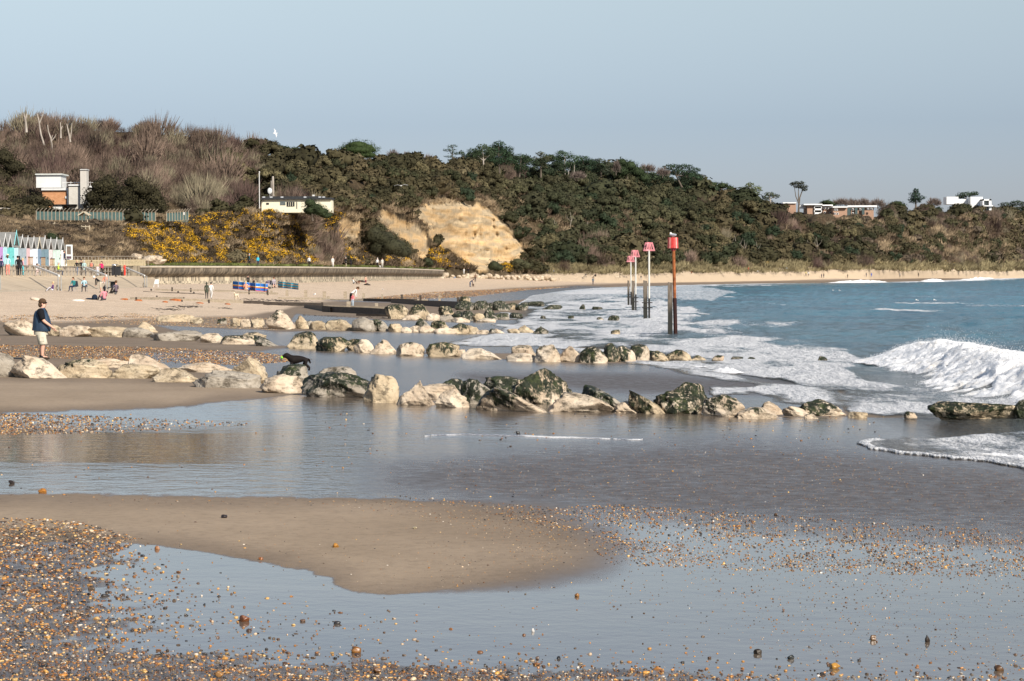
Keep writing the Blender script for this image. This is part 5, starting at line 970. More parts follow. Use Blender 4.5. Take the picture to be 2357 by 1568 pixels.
R1 = [(-40, 30, 812, 868, 'b', 'g0', 'grey-white block cut by the left picture edge, below the standing man'), (22, 145, 820, 871, 'w', 'c0', 'long cream wedge-shaped boulder under the feet of the standing man'),
 (170, 326, 826, 846, 's', 'c0', 'flat pale slab lying behind the yellow blocks'), (129, 248, 828, 870, 'b', 'y1', 'yellow squared block with a dark cracked left end'), (245, 360, 840, 871, 's', 'o0', 'low ochre block with a flat sloping top, second of the yellow pair'),
 (299, 405, 817, 860, 'w', 'c0', 'big white slanting slab tapering to the right behind the ochre block'), (352, 449, 849, 880, 'r', 'y1', 'low sandy boulder with dark cracks right of the ochre block'), (410, 527, 836, 857, 's', 'c0', 'smooth flat white slab left of the upright cream boulder'),
 (443, 592, 855, 893, 's', 'g0', 'broad flat grey-tan boulder in front of the smooth white slab'), (535, 613, 824, 886, 'd', 'y0', 'upright cream boulder with a dark vertical crack'), (603, 718, 841, 893, 'r', 'g2', 'dark cracked boulder the black dog is standing on'),
 (600, 692, 863, 905, 'r', 'c0', 'rounded cream boulder in front of the one under the dog'), (737, 818, 845, 868, 'r', 'g1', 'grey-brown boulder behind the black and white speckled one'), (696, 848, 860, 915, 'd', 'g3', 'wide black and white speckled boulder crusted with weed'),
 (838, 913, 864, 927, 'b', 'y1', 'square tan block with dark vertical streaks and brown sides'), (912, 998, 878, 933, 'p', 'c0', 'white pyramid-shaped boulder in the nearest row'), (972, 1060, 885, 918, 'r', 'c0', 'low cream boulder half hidden behind the white pyramid'), (1005, 1072, 873, 900, 'r', 'g4', 'low dark weedy boulder at the back of the groyne'),
 (1005, 1076, 897, 938, 'd', 'c0', 'folded cream boulder with curved creases right of the white pyramid'), (1062, 1125, 874, 930, 'r', 'g3', 'knobbly yellow-brown boulder with a dark top'), (1110, 1204, 868, 908, 'r', 'g4', 'dark boulder with a pale round patch left of the tallest one'),
 (1185, 1320, 851, 930, 'd', 'c4', 'tallest boulder, green top left and white right shoulder'), (1104, 1276, 894, 948, 'w', 'c2', 'long white slab with a mossy left end, under the tallest boulder'), (1262, 1412, 906, 949, 's', 'c1', 'white boulder with flat right end and green flecks'),
 (1346, 1458, 890, 941, 'w', 'g3', 'rough grey sloping boulder with a bright green left face'), (1409, 1482, 925, 951, 'p', 'c0', 'small folded cream boulder with an orange stone beside it'), (1503, 1630, 884, 953, 'd', 'c4', 'largest dark green boulder with pale vertical streaks'), (1452, 1545, 900, 952, 'w', 'y3', 'dark yellow-green boulder leaning against the left of the largest green one'),
 (1623, 1717, 911, 959, 'r', 'c2', 'pale boulder with black-green weed along its top edge'), (1742, 1804, 926, 954, 'p', 'c1', 'small pointed pale boulder behind the low sandy one'), (1700, 1788, 939, 964, 's', 'c1', 'low sandy boulder with a thin dark crest'),
 (1806, 1890, 936, 958, 'w', 'c0', 'low pinkish slab left of the green-topped boulder by the swash'), (1828, 1946, 922, 957, 'd', 'c3', 'green-black topped boulder at the edge of the foam'), (1853, 1888, 953, 964, 'r', 'c1', 'tiny pale boulder in front of the green-black topped one'),
 (1955, 1995, 948, 958, 's', 'y0', 'tiny tan rock awash right of the green-black topped boulder'), (2083, 2111, 947, 957, 'r', 'c2', 'small dark-topped rock alone in the swash'), (2150, 2343, 927, 962, 'b', 'y3', 'long squared block with dark green weed, alone in the foam on the right'), (2340, 2385, 922, 962, 'r', 'g4', 'dark boulder cut by the right picture edge')]
R2 = [(462, 510, 768, 789, 'r', 'c0', 'first pale rounded boulder at the landward end of the second row'), (510, 579, 773, 793, 'r', 'c2', 'black and white speckled low boulder in the second row'), (554, 615, 766, 787, 'r', 'y1', 'olive-green rounded boulder behind the dark angular one'), (584, 646, 773, 797, 'w', 'g3', 'dark angular boulder just left of the gap in the second row'),
 (663, 729, 764, 803, 'd', 'y2', 'green-topped sandy boulder right of the gap in the second row'), (727, 803, 777, 809, 'r', 'y3', 'dark green boulder right of the green-topped sandy one'), (797, 832, 781, 807, 'r', 'y2', 'narrow mossy boulder squeezed in the middle of the second row'), (815, 859, 782, 812, 'd', 'c0', 'smooth upright cream boulder beside the narrow mossy one'),
 (853, 911, 783, 815, 'p', 'c1', 'cream boulder with grey peak and creased face'), (914, 974, 789, 820, 'r', 'c1', 'white boulder with a small green cap'), (984, 1054, 789, 821, 'b', 'y2', 'squarish cream block with green patches on both upper corners'), (1052, 1072, 805, 821, 'r', 'c0', 'small white stone between the squarish block and the long low slab'),
 (1066, 1156, 803, 827, 'w', 'c0', 'long low white slab sloping down to the right'), (1169, 1238, 814, 832, 's', 'c0', 'low white slab in front of the smooth grey-cream boulder'), (1180, 1234, 796, 830, 'd', 'c1', 'smooth grey-cream boulder with a green left edge'), (1231, 1290, 795, 834, 'd', 'c1', 'big rounded white boulder with green crown, before the pointed one'),
 (1290, 1341, 798, 834, 'p', 'c1', 'pointed cream boulder with a green stripe from its tip'), (1337, 1396, 800, 836, 'r', 'c3', 'dark mottled boulder left of the twin-humped ones'), (1386, 1430, 791, 833, 'd', 'c4', 'tallest dark green hump of the seaward cluster'), (1417, 1462, 797, 833, 'r', 'c3', 'streaky green and white boulder, centre of the seaward cluster'),
 (1448, 1494, 794, 830, 'd', 'c3', 'green-capped streaked boulder at the right of the seaward cluster'), (1486, 1511, 808, 824, 'r', 'g4', 'small dark green boulder in the notch of the second row'), (1495, 1537, 808, 828, 'p', 'y2', 'yellowish pointed boulder with green tip, last but one large'), (1531, 1591, 806, 828, 'd', 'y2', 'yellow-sided boulder with a dark green cap at the seaward end'),
 (1594, 1625, 818, 827, 'r', 'y2', 'small rock awash just beyond the end of the second row'), (1640, 1666, 818, 829, 'r', 'c2', 'second small speckled rock awash beyond the row'), (1680, 1710, 821, 827, 'r', 'g4', 'low dark rock in the foam right of the speckled one'), (1722, 1738, 822, 827, 'r', 'g4', 'tiny dark rock in foam, right of the low dark one'), (1884, 1904, 820, 826, 'r', 'g4', 'isolated dark speck of rock left of the breaking wave'),
 (6, 84, 739, 773, 's', 'c0', 'large flat white slab behind the standing man on the left'), (110, 142, 748, 773, 'b', 'y0', 'cream block seen just right of the hand of the standing man'), (134, 205, 750, 775, 'b', 'c0', 'squared white block right of the standing man'), (204, 310, 752, 776, 'b', 'y0', 'long cream block with a dark grey left end'), (286, 352, 755, 777, 's', 'g0', 'low sandy grey slab continuing the long cream block'), (306, 366, 742, 765, 'p', 'y0', 'peaked sandy boulder on top of the low grey slab'), (346, 462, 762, 785, 's', 'g0', 'low sand-covered boulder before the stream'), ]
R3 = [(363, 442, 724, 741, 's', 'y0', 'flat yellow slab half buried in the upper beach'), (438, 466, 731, 745, 'b', 'o0', 'small orange-brown block at the end of the flat yellow slab'), (500, 520, 733, 746, 'r', 'g2', 'small dark-stained stone on the shingle of the third row'), (530, 556, 733, 752, 'r', 'y0', 'sandy rounded boulder, first of a close trio'), (553, 578, 735, 753, 'b', 'c0', 'white boulder in the middle of the close trio'), (577, 606, 733, 754, 'r', 'y1', 'brownish boulder at the right of the close trio'),
 (612, 676, 715, 758, 'd', 'c1', 'large peaked cream boulder with greenish top in the third row'), (677, 709, 727, 757, 'p', 'y1', 'pointed streaky boulder right of the large peaked cream one'), (703, 720, 739, 757, 'b', 'g1', 'narrow dark grey stone between tan boulders'), (712, 757, 739, 759, 's', 'o0', 'tan sloping slab in the third row'), (751, 812, 736, 761, 'b', 'o1', 'orange-brown square block with a dark left face'),
 (811, 861, 731, 763, 'b', 'g0', 'smooth grey-green block in the third row'), (852, 897, 736, 763, 'w', 'g2', 'dark creased boulder right of the smooth grey block'), (894, 929, 746, 764, 'r', 'y1', 'low brown boulder after the dark creased one'), (924, 947, 753, 766, 'r', 'c0', 'smooth round cream stone at the edge of the foam'), (942, 970, 750, 765, 'r', 'c0', 'low pale stone behind the smooth round cream one'), (953, 996, 734, 758, 'p', 'g2', 'dark pointed boulder above the pale stones'),
 (965, 999, 751, 766, 'r', 'c0', 'pale rounded boulder below the dark pointed one'), (991, 1030, 739, 764, 'r', 'y3', 'green and cream boulder in the third row'), (1000, 1050, 756, 768, 's', 'c0', 'low white slab in front of the mossy row end'), (1028, 1077, 745, 768, 'r', 'y3', 'mossy crested boulder with pale base'), (1071, 1101, 749, 768, 'r', 'y1', 'yellowish boulder at the seaward end of the close row'), (1098, 1124, 760, 769, 'r', 'c0', 'flat pale stone just past the close row'),
 (1122, 1142, 757, 768, 'p', 'g2', 'small stone with a dark tip in the foam'), (1138, 1168, 757, 768, 'w', 'c0', 'low tan stone sloping right in the foam'), (1168, 1195, 757, 767, 'r', 'y0', 'tan low stone before the brown pointed one'), (1193, 1228, 749, 765, 'p', 'o1', 'brown pointed boulder in the foam'), (1228, 1262, 752, 767, 'p', 'g4', 'dark green boulder, last of the third row'), (1407, 1427, 759, 768, 'r', 'y2', 'isolated brown rock in the foam left of the red marker')]
R4 = [(887, 937, 701, 734, 'r', 'y2', 'large yellow-green rounded boulder in front of the dark timber groyne'), (926, 964, 725, 737, 's', 'c0', 'low flat pale stone between the two yellow-green boulders'), (943, 993, 701, 735, 'd', 'y3', 'pointed yellow-green boulder with dark green base'), (983, 1020, 722, 738, 'r', 'c0', 'smooth pinkish boulder right of the pointed green one'), (1010, 1043, 705, 727, 'b', 'y3', 'green block leaning at the back of the fourth row'), (1013, 1045, 724, 740, 'r', 'g1', 'grey creased stone in the fourth row'),
 (1040, 1065, 716, 731, 'r', 'g4', 'dark green rounded boulder, first of a mossy pair'), (1060, 1090, 716, 738, 'r', 'g4', 'dark green boulder, second of the mossy pair'), (1040, 1080, 731, 742, 's', 'c0', 'low white stones line below the mossy pair'), (1088, 1114, 721, 741, 'r', 'y1', 'yellow-tan boulder left of the tall green peak'), (1100, 1140, 733, 742, 's', 'c0', 'low cream slab under the tall green peak'), (1111, 1144, 708, 736, 'p', 'g4', 'tall dark green peaked boulder at the foam edge'), (1138, 1171, 721, 735, 'r', 'g3', 'dark green low boulder right of the tall green peak'),
 (1174, 1202, 720, 732, 'r', 'g4', 'green rock surrounded by foam'), (1244, 1256, 727, 732, 'r', 'g4', 'tiny dark rock in foam, leftmost of four in a line'), (1308, 1321, 727, 732, 'r', 'g4', 'tiny dark rock in foam, second of four in a line'), (1374, 1389, 730, 735, 'r', 'g3', 'tiny brown rock in foam, third of four in a line'), (1400, 1425, 726, 736, 'r', 'g4', 'dark rock in foam, rightmost and largest of four in a line')]
R5 = [(1057, 1082, 683, 700, 'b', 'y3', 'bright green upright block on top of the fifth row'), (1047, 1089, 693, 714, 'r', 'g4', 'broad dark green boulder beneath the upright block'), (1087, 1126, 693, 714, 'r', 'g4', 'domed dark green boulder in the fifth row'), (1121, 1142, 698, 714, 'r', 'g3', 'small green boulder after the domed one'), (1135, 1173, 693, 715, 'r', 'g4', 'wide black-green boulder with a pale base'), (1167, 1192, 697, 712, 'r', 'y3', 'yellow-green boulder in the fifth row'), (1187, 1215, 696, 713, 'r', 'g4', 'dark boulder meeting the surf in the fifth row'),
 (1213, 1251, 694, 704, 'r', 'g4', 'long low black rock in the surf'), (1249, 1293, 702, 712, 'r', 'g4', 'long ragged black rock right of the fifth row'), (1334, 1347, 701, 712, 'd', 'g4', 'small upright black rock standing in the surf'), (1364, 1386, 706, 712, 'r', 'g4', 'small low black rock near the upright one in the surf')]
for grp, rows, sb in ((G1, R1, 5), (G2, R2, 4), (G3, R3, 4), (G4, R4, 4), (G5, R5, 3)):
    for q in rows: boulder(grp, *q, sub=sb)
for q, lab in (((326, 376, 588, 602, 'b', 'c0'), 'white block at the foot of the gorse slope'), ((300, 328, 583, 597, 'r', 'c0'), 'rounded white rock left of the white block on the slope'), ((350, 384, 594, 606, 'r', 'c0'), 'white rock at the top of the promenade steps')):
    u0, u1, vt, vb, sh, cl = q; d = 338.; m = d / F; p, Fs = rock_mesh(sh, int(u0 * 3), 3); p = p * np.array([(u1 - u0) * m, 1.4, (vb - vt) * m * 1.3]); me = mesh_np('boulder', p, Fs, True); o = link('boulder', me, ROCKM); o.location = [float(x) for x in at((u0 + u1) / 2, (vt + vb) / 2 + 2, d)]; o.color = (0, 0, 0, 1); tag(o, lab, 'boulder', 'white rocks at the end of the picket fence')
# rock armour at the end of the sea wall
ra = np.random.default_rng(77); base_p = [rock_mesh('b' if k % 2 else 'd', 500 + k, 2) for k in range(5)]; arm = []
for k, (p, Fs) in enumerate(base_p): arm.append(mesh_np('boulder', p, Fs, True))
for me in arm: me.materials.append(ROCKM)
na = 74
for k in range(na):
    f = k / (na - 1); u = 1016 + 330 * f ** 1.05 + ra.uniform(-3, 3); v = np.interp(u, [1016, 1040, 1080, 1200, 1340], [643, 643, 638, 641, 644]) + ra.uniform(-5, 4) - (6 * ra.random() if u < 1045 else 0)
    d = np.interp(u, [1016, 1200, 1340], [592, 655, 690]); g = at(u, v, d + ra.uniform(-3, 3)); s = ra.uniform(.7, 1.5)
    o = bpy.data.objects.new('boulder', arm[k % 5]); COL.objects.link(o); o.location = [float(x) for x in g]; o.scale = (s * 1.5, s * 1.2, s * 1.0); o.rotation_euler = (ra.uniform(-.3, .3), ra.uniform(-.3, .3), ra.uniform(0, 6)); o.color = (0, ra.uniform(0, .3), ra.uniform(0, .2), 1)
    tag(o, 'pale boulder in the low bank of rock armour beyond the end of the sea wall', 'boulder', 'rock armour beyond the sea wall')

# ---------------------------------------------------------------- timber groynes
t = NT('wet_timber'); P = t.geo(); WTIM = t.done(t.ramp(t.noise(t.geo((1, 1, 3)), 2.5, 6, .7), [(.35, (.022, .016, .011)), (.6, (.055, .04, .028)), (.8, (.13, .10, .07))]), .6, t.bump(t.noise(P, 8, 4), .5, .03))
t = NT('dry_timber'); P = t.geo(); DTIM = t.done(t.ramp(t.noise(t.geo((1, 1, 4)), 2.0, 6, .7), [(.3, (.20, .16, .11)), (.6, (.36, .30, .22)), (.8, (.46, .39, .30))]), .9, t.bump(t.noise(P, 8, 4), .5, .03))
RUST = flat((.36, .12, .04), .8, .4, 4)
def gat(u, v): return gpt(np.array(float(u)), np.array(float(v)))
def groyne(lab, planks, posts, bolts=()):
    b = gat(*planks[0][0]); o = empty('timber_groyne', b); tag(o, lab, 'groyne', 'timber groynes across the beach'); L_ = np.array(o.location)
    for (p, q, hp, mt) in planks:          # (u,v of foot left), (u,v right), visible height px, material
        a_, c_ = gat(*p), gat(*q); ha, hc = hp[0] * a_[1] / F, hp[1] * c_[1] / F; n = 6; mb = MB(); V = []
        for i in range(n + 1):
            f = i / n; x = a_ * (1 - f) + c_ * f - L_; h = ha * (1 - f) + hc * f; j = .015 * math.sin(i * 5.1)
            for dy in (-.14, .14):
                for z_ in (-.35, h + j): V.append((x[0], x[1] + dy, x[2] + z_))
        Fs = []
        for i in range(n): k = i * 4; Fs += [(k, k + 4, k + 5, k + 1), (k + 2, k + 3, k + 7, k + 6), (k + 1, k + 5, k + 7, k + 3)]
        Fs += [(0, 1, 3, 2), (n * 4, n * 4 + 2, n * 4 + 3, n * 4 + 1)]; mb.add(V, Fs); mb.build('plank', WTIM if mt == 'w' else DTIM, o)
    for (u, vt, vb, wpx, mt) in posts:
        g = gat(u, vb); m = g[1] / F; mb = MB(); mb.box((g[0] - L_[0], g[1] - L_[1] - .2, g[2] - L_[2] + (vb - vt) * m / 2 - .2), (wpx * m, .28, (vb - vt) * m + .4)); mb.build('post', WTIM if mt == 'w' else DTIM, o)
    for (u, v) in bolts: g = gat(u, v); m = g[1] / F; mb = MB(); mb.ell(g - L_ + np.array([0, -.25, .12]), (2.2 * m, .12, 2.6 * m), n=7, k=5); mb.build('bolt', WTIM, o)
    return o
groyne('long dark wet timber groyne the stooping woman is stepping over', [((606, 702), (743, 705), (8, 7), 'w'), ((700, 708), (760, 719), (8, 12), 'w'), ((742, 718), (890, 725), (14, 14), 'w'), ((742, 710), (895, 713), (7, 7), 'd'), ((820, 727), (893, 729), (5, 5), 'w')],
       [(803, 694, 712, 9, 'd'), (867, 698, 706, 7, 'd'), (934, 706, 726, 5, 'w'), (742, 696, 712, 5, 'w')])
groyne('far timber groyne with a line of standing posts running into the surf', [((760, 691), (860, 693), (3, 3), 'd'), ((836, 693), (960, 697), (6, 8), 'w'), ((900, 697), (1054, 710), (7, 16), 'w'), ((836, 690), (985, 692), (3, 3), 'd'), ((640, 688), (760, 690), (4, 4), 'd')],
       [(661, 667, 682, 6.5, 'd'), (704, 668, 684, 7.5, 'd'), (747, 671, 686, 7.5, 'd'), (795, 671, 687, 7.5, 'd'), (837, 675, 688, 5.5, 'd'), (880, 678, 690, 4, 'd'), (925, 678, 691, 5, 'w'), (968, 680, 695, 5, 'w'), (1012, 680, 698, 5, 'd'), (1054, 684, 703, 5, 'w'), (908, 690, 696, 5, 'w'), (957, 691, 698, 5, 'd'), (987, 688, 694, 1.2, 'w'), (943, 687, 692, 1.2, 'w'), (756, 682, 689, 6, 'd')])
groyne('half-buried pale timber groyne with black bolts beside the windbreaks', [((356, 669), (540, 672), (4, 4), 'd'), ((540, 675), (640, 678), (4.5, 4.5), 'd'), ((330, 672), (470, 678), (1.5, 1.5), 'w')], [(625, 669, 676, 5, 'd'), (616, 667, 678, 4, 'w')],
       [(349, 670), (397, 666), (397, 671), (411, 675), (440, 668), (440, 673), (447, 677), (574, 672), (574, 678), (617, 675), (617, 680)])
groyne('half-buried grey timber groyne with rusty orange patches', [((300, 690), (420, 690), (6, 6), 'd'), ((420, 692), (560, 698), (5, 7), 'd'), ((545, 697), (615, 700), (6, 6), 'w')], [(314, 684, 690, 4, 'w')], [(362, 686), (424, 690), (482, 695), (482, 699), (420, 696)])
for k, (u, v, a, b, lab) in enumerate([(284, 690, 13, 4, 'rusty orange stained slab right of the girl in pink'), (318, 693, 11, 5, 'round rusty orange patch under a dark post stub'), (380, 696, 8, 4, 'small rust patch left of the largest rusty beam'), (405, 693, 18, 7, 'largest rusty orange beam end on the upper sand'), (460, 699, 11, 4, 'rust patch right of the largest rusty beam'), (524, 701, 8, 3.5, 'rust patch near the pale dog')]):
    g = gat(u, v); m = g[1] / F; mb = MB(); mb.ell((0, 0, 0), (a * m * .9, .5, b * m * .8), n=12, k=6, rot=(0, .05 * (k - 2), 0)); mb.box((a * m * .3, -.2, .02), (a * m * .9, .25, b * m * .9), rz=.1); o = mb.build('rusty_timber', RUST, None, True); o.location = [float(x) for x in g]; tag(o, lab, 'timber', 'rusty timber ends in the upper sand')

# ---------------------------------------------------------------- groyne marker posts
PINK = flat((.78, .30, .32), .5, .12, 3); RED = flat((.62, .045, .040), .45, .25, 9); PALEP = flat((.60, .58, .52), .5, .12); RUSTP = flat((.30, .10, .035), .8, .5, 5); BLK = flat((.015, .013, .012), .5, .3)
t = NT('weathered_pile'); P = t.geo(); sz = t.n('ShaderNodeSeparateXYZ'); t.l(P, sz.inputs[0]); hh = t.math('MULTIPLY', t.math('SUBTRACT', sz.outputs[2], t.math('ADD', t.math('MULTIPLY', t.noise(P, 3, 4), 1.2), .35)), 1.5, cl=True)
PILE = t.done(t.mix(hh, (.014, .014, .010), t.ramp(t.noise(t.geo((6, 6, .8)), 2.2, 6, .75), [(.35, (.06, .045, .03)), (.55, (.15, .12, .09)), (.75, (.28, .24, .19))])), .8, t.bump(t.noise(t.geo((8, 8, 1)), 2, 4), .7, .03))
def marker(lab, upost, vbase, vtop, upole, bask, red=False):
    um = (upost[0] + upost[1]) / 2; r_ = ray(um, vbase); d = HC / -r_[2]; g = r_ * d; m = d / F; o = empty('groyne_marker', (g[0], g[1], -.4)); L_ = np.array(o.location); tag(o, lab, 'marker post', 'marker posts standing in the sea'); Z = lambda v: at(um, v, d)[2]
    w_ = (upost[1] - upost[0]) * m; mb = MB(); zt = Z(vtop) + .4; zs = np.linspace(-.3, zt, 10); rr = random.Random(int(um)); V = []
    for z_ in zs:
        for sx, sy in ((-1, -1), (1, -1), (1, 1), (-1, 1)): V.append((sx * w_ / 2 * rr.uniform(.94, 1.05), sy * w_ / 2, z_ - (.05 if z_ == zs[-1] and sx > 0 else 0)))
    mb.add(V, [(k * 4 + a, k * 4 + (a + 1) % 4, k * 4 + 4 + (a + 1) % 4, k * 4 + 4 + a) for k in range(9) for a in range(4)] + [(36, 37, 38, 39)]); mb.build('timber_pile', PILE, o)
    px_ = (upole - um) * m; zb0, zb1 = Z(bask[3]) + .4, Z(bask[2]) + .4; r1 = .075 if red else .06; lean = -.02 * zb0 if red else 0
    mb = MB(); q = [(px_ - lean * 0 + (lean * (1 - z_ / zb0)) * -1, 0, z_) for z_ in np.linspace(-.3, zb0 + .05, 6)]
    if red: mb.tube(q[:3] + [((q[2][0] + q[3][0]) / 2, 0, (q[2][2] + q[3][2]) / 2)], r1 * 1.25, 8); mb.build('pole_foot', flat((.035, .012, .010), .6, .4), o); mb = MB(); mb.tube([((q[2][0] + q[3][0]) / 2, 0, (q[2][2] + q[3][2]) / 2)] + q[3:], r1, 8); mb.build('pole', RUSTP, o)
    else:
        k = 2 if True else 2; mb.tube(q[:3], r1 * 1.02, 8); mb.build('pole_foot', BLK, o); mb = MB(); mb.tube(q[2:], r1, 8); mb.build('pole', PALEP, o)
    cz = (bask[0] + bask[1]) / 2; bw = (bask[1] - bask[0]) * m; cx = (cz - um) * m
    if red:
        ns = 14
        for k in range(ns):
            a = 2 * math.pi * k / ns; mb = MB(); r0_ = bw * .5; r1_ = bw * .46; c0, s0 = math.cos(a), math.sin(a); tw_ = bw * .5 * math.pi * 2 / ns * .44
            V = []
            for (rr_, z_) in ((r0_, zb0), (r1_, zb1)):
                for e_ in (-1, 1):
                    for t_ in (0, .02): V.append((cx + (rr_ + t_) * c0 - e_ * tw_ * s0, (rr_ + t_) * s0 + e_ * tw_ * c0, z_))
            mb.add(V, [(0, 2, 6, 4), (1, 5, 7, 3), (0, 4, 5, 1), (2, 3, 7, 6), (4, 6, 7, 5), (0, 1, 3, 2)]); mb.build('basket_slat', RED if k % 3 else flat((.80, .30, .26), .5, .3, 8), o)
        mb = MB(); mb.tube([(cx, 0, zb0 + .03), (cx, 0, zb0 + .07)], bw * .47, 14); mb.tube([(cx, 0, zb1 - .06), (cx, 0, zb1 - .02)], bw * .455, 14); mb.tube([(px_, 0, zb0 - .12), (cx, 0, zb0 + .03)], .11, 8); mb.build('basket_hoop', flat((.35, .03, .03), .5, .2), o)
    else:
        for k, a in enumerate((R(-28), R(62))):  # two crossed trapezoid frames with an opening each side
            mb = MB(); c0, s0 = math.cos(a), math.sin(a); wt, wb = bw * .36, bw * .60
            for s in (-1, 1):
                o_ = [(0.02 * s, zb1), (wt * s, zb1), (wb * s, zb0), (0.02 * s, zb0)]; H_ = zb1 - zb0
                i_ = [(.25 * wt * s + .03 * s, zb1 - .18 * H_), (.72 * wt * s, zb1 - .18 * H_), (.72 * wb * s, zb0 + .2 * H_), (.25 * wt * s + .0 * s, zb0 + .2 * H_)]
                V = [(cx + x * c0 + t_ * -s0, x * s0 + t_ * c0, z_) for t_ in (-.018, .018) for x, z_ in o_ + i_]
                Fs = [(j, (j + 1) % 4, 4 + (j + 1) % 4, 4 + j) for j in range(4)]; Fs += [tuple(8 + x for x in reversed(f)) for f in Fs]; Fs += [(j, 8 + j, 8 + (j + 1) % 4, (j + 1) % 4) for j in range(4)] + [(4 + j, 4 + (j + 1) % 4, 12 + (j + 1) % 4, 12 + j) for j in range(4)]
                mb.add(V, Fs)
            mb.build('topmark_plate', PINK, o)
        for f in (.47, .36): mb = MB(); zc = zt * f + .1; mb.box((px_ / 2, -w_ / 2 - .02, zc), (abs(px_) + w_ + .16, .05, .06)); mb.box((px_ / 2, w_ / 2 + .02, zc), (abs(px_) + w_ + .16, .05, .06)); mb.build('clamp', BLK, o)
    return o, np.array([g[0] + cx, g[1], Z(bask[2])]), m
mk1, mtop, mm_ = marker('red slatted basket marker on a rusty pole beside a tall timber pile, the nearest one', (1537.5, 1548), 768.8, 649.1, 1551, (1538, 1561, 546.9, 571.6), True)
marker('pale-poled marker with a pink crossed topmark, nearest of the three pink ones', (1481, 1490), 735, 645.2, 1494.4, (1481.7, 1507, 558, 578))
marker('pale-poled marker with pink topmark, middle of the three pink ones', (1453.8, 1460.5), 715.2, 645.6, 1463.4, (1451.6, 1472.4, 575.9, 592.2))
marker('pale-poled marker with the lowest pink topmark, farthest of the three pink ones', (1444.5, 1449), 700.9, 645.2, 1452.4, (1443, 1460.6, 589.2, 603.3))
# ---------------------------------------------------------------- people and animals
SKIN = flat((.62, .36, .26), .6, .08); SKIN2 = flat((.50, .30, .20), .6, .08)
def clothes(c): return flat(tuple(c), .85, .18, 6)
def skinned(name, joints, bones, tagof, mats, parent=None, sub=1, root='pelvis'):
    """joints: {name: ((x,y,z), (r1,r2))}, bones: [(a,b,material slot)] -> one continuous surface, coloured by the nearest bone"""
    nm = list(joints); me = bpy.data.meshes.new('tmp'); me.from_pydata([joints[k][0] for k in nm], [(nm.index(a), nm.index(b)) for a, b, _ in bones], [])
    o = bpy.data.objects.new('tmp', me); COL.objects.link(o); md = o.modifiers.new('s', 'SKIN'); md.use_smooth_shade = True; md.branch_smoothing = .6
    for i, k in enumerate(nm): me.skin_vertices[0].data[i].radius = joints[k][1]; me.skin_vertices[0].data[i].use_root = (k == root)
    sb = o.modifiers.new('u', 'SUBSURF'); sb.levels = sb.render_levels = sub
    dg = bpy.context.evaluated_depsgraph_get(); m2 = bpy.data.meshes.new_from_object(o.evaluated_get(dg)); bpy.data.objects.remove(o); bpy.data.meshes.remove(me)
    m2.name = name; nf = len(m2.polygons); C = np.array([p.center[:] for p in m2.polygons]) if nf else np.zeros((0, 3))
    best = np.full(nf, 9e9); mi = np.zeros(nf, int)
    for a, b, s in bones:
        A_, B_ = np.array(joints[a][0]), np.array(joints[b][0]); e_ = B_ - A_; tt_ = np.clip(((C - A_) @ e_) / (e_ @ e_ + 1e-9), 0, 1); dd = np.linalg.norm(C - A_ - tt_[:, None] * e_, axis=1) - .5 * np.mean(joints[a][1])
        k = dd < best; best[k] = dd[k]; mi[k] = s
    m2.materials.clear()
    for m_ in mats: m2.materials.append(m_)
    m2.polygons.foreach_set('material_index', mi.astype(np.int32)); m2.polygons.foreach_set('use_smooth', np.ones(nf, bool)); m2.update()
    ob = bpy.data.objects.new(name, m2); COL.objects.link(ob)
    if parent is not None: ob.parent = parent
    return ob
POSES = {
 'stand': dict(), 'walk': dict(lk=(.16, -.02), la=(.30, 0), rk=(-.02, 0), ra=(-.28, .05), le=-.12, re=.15),
 'sit': 'sit', 'ground': 'ground', 'bend': 'bend'}
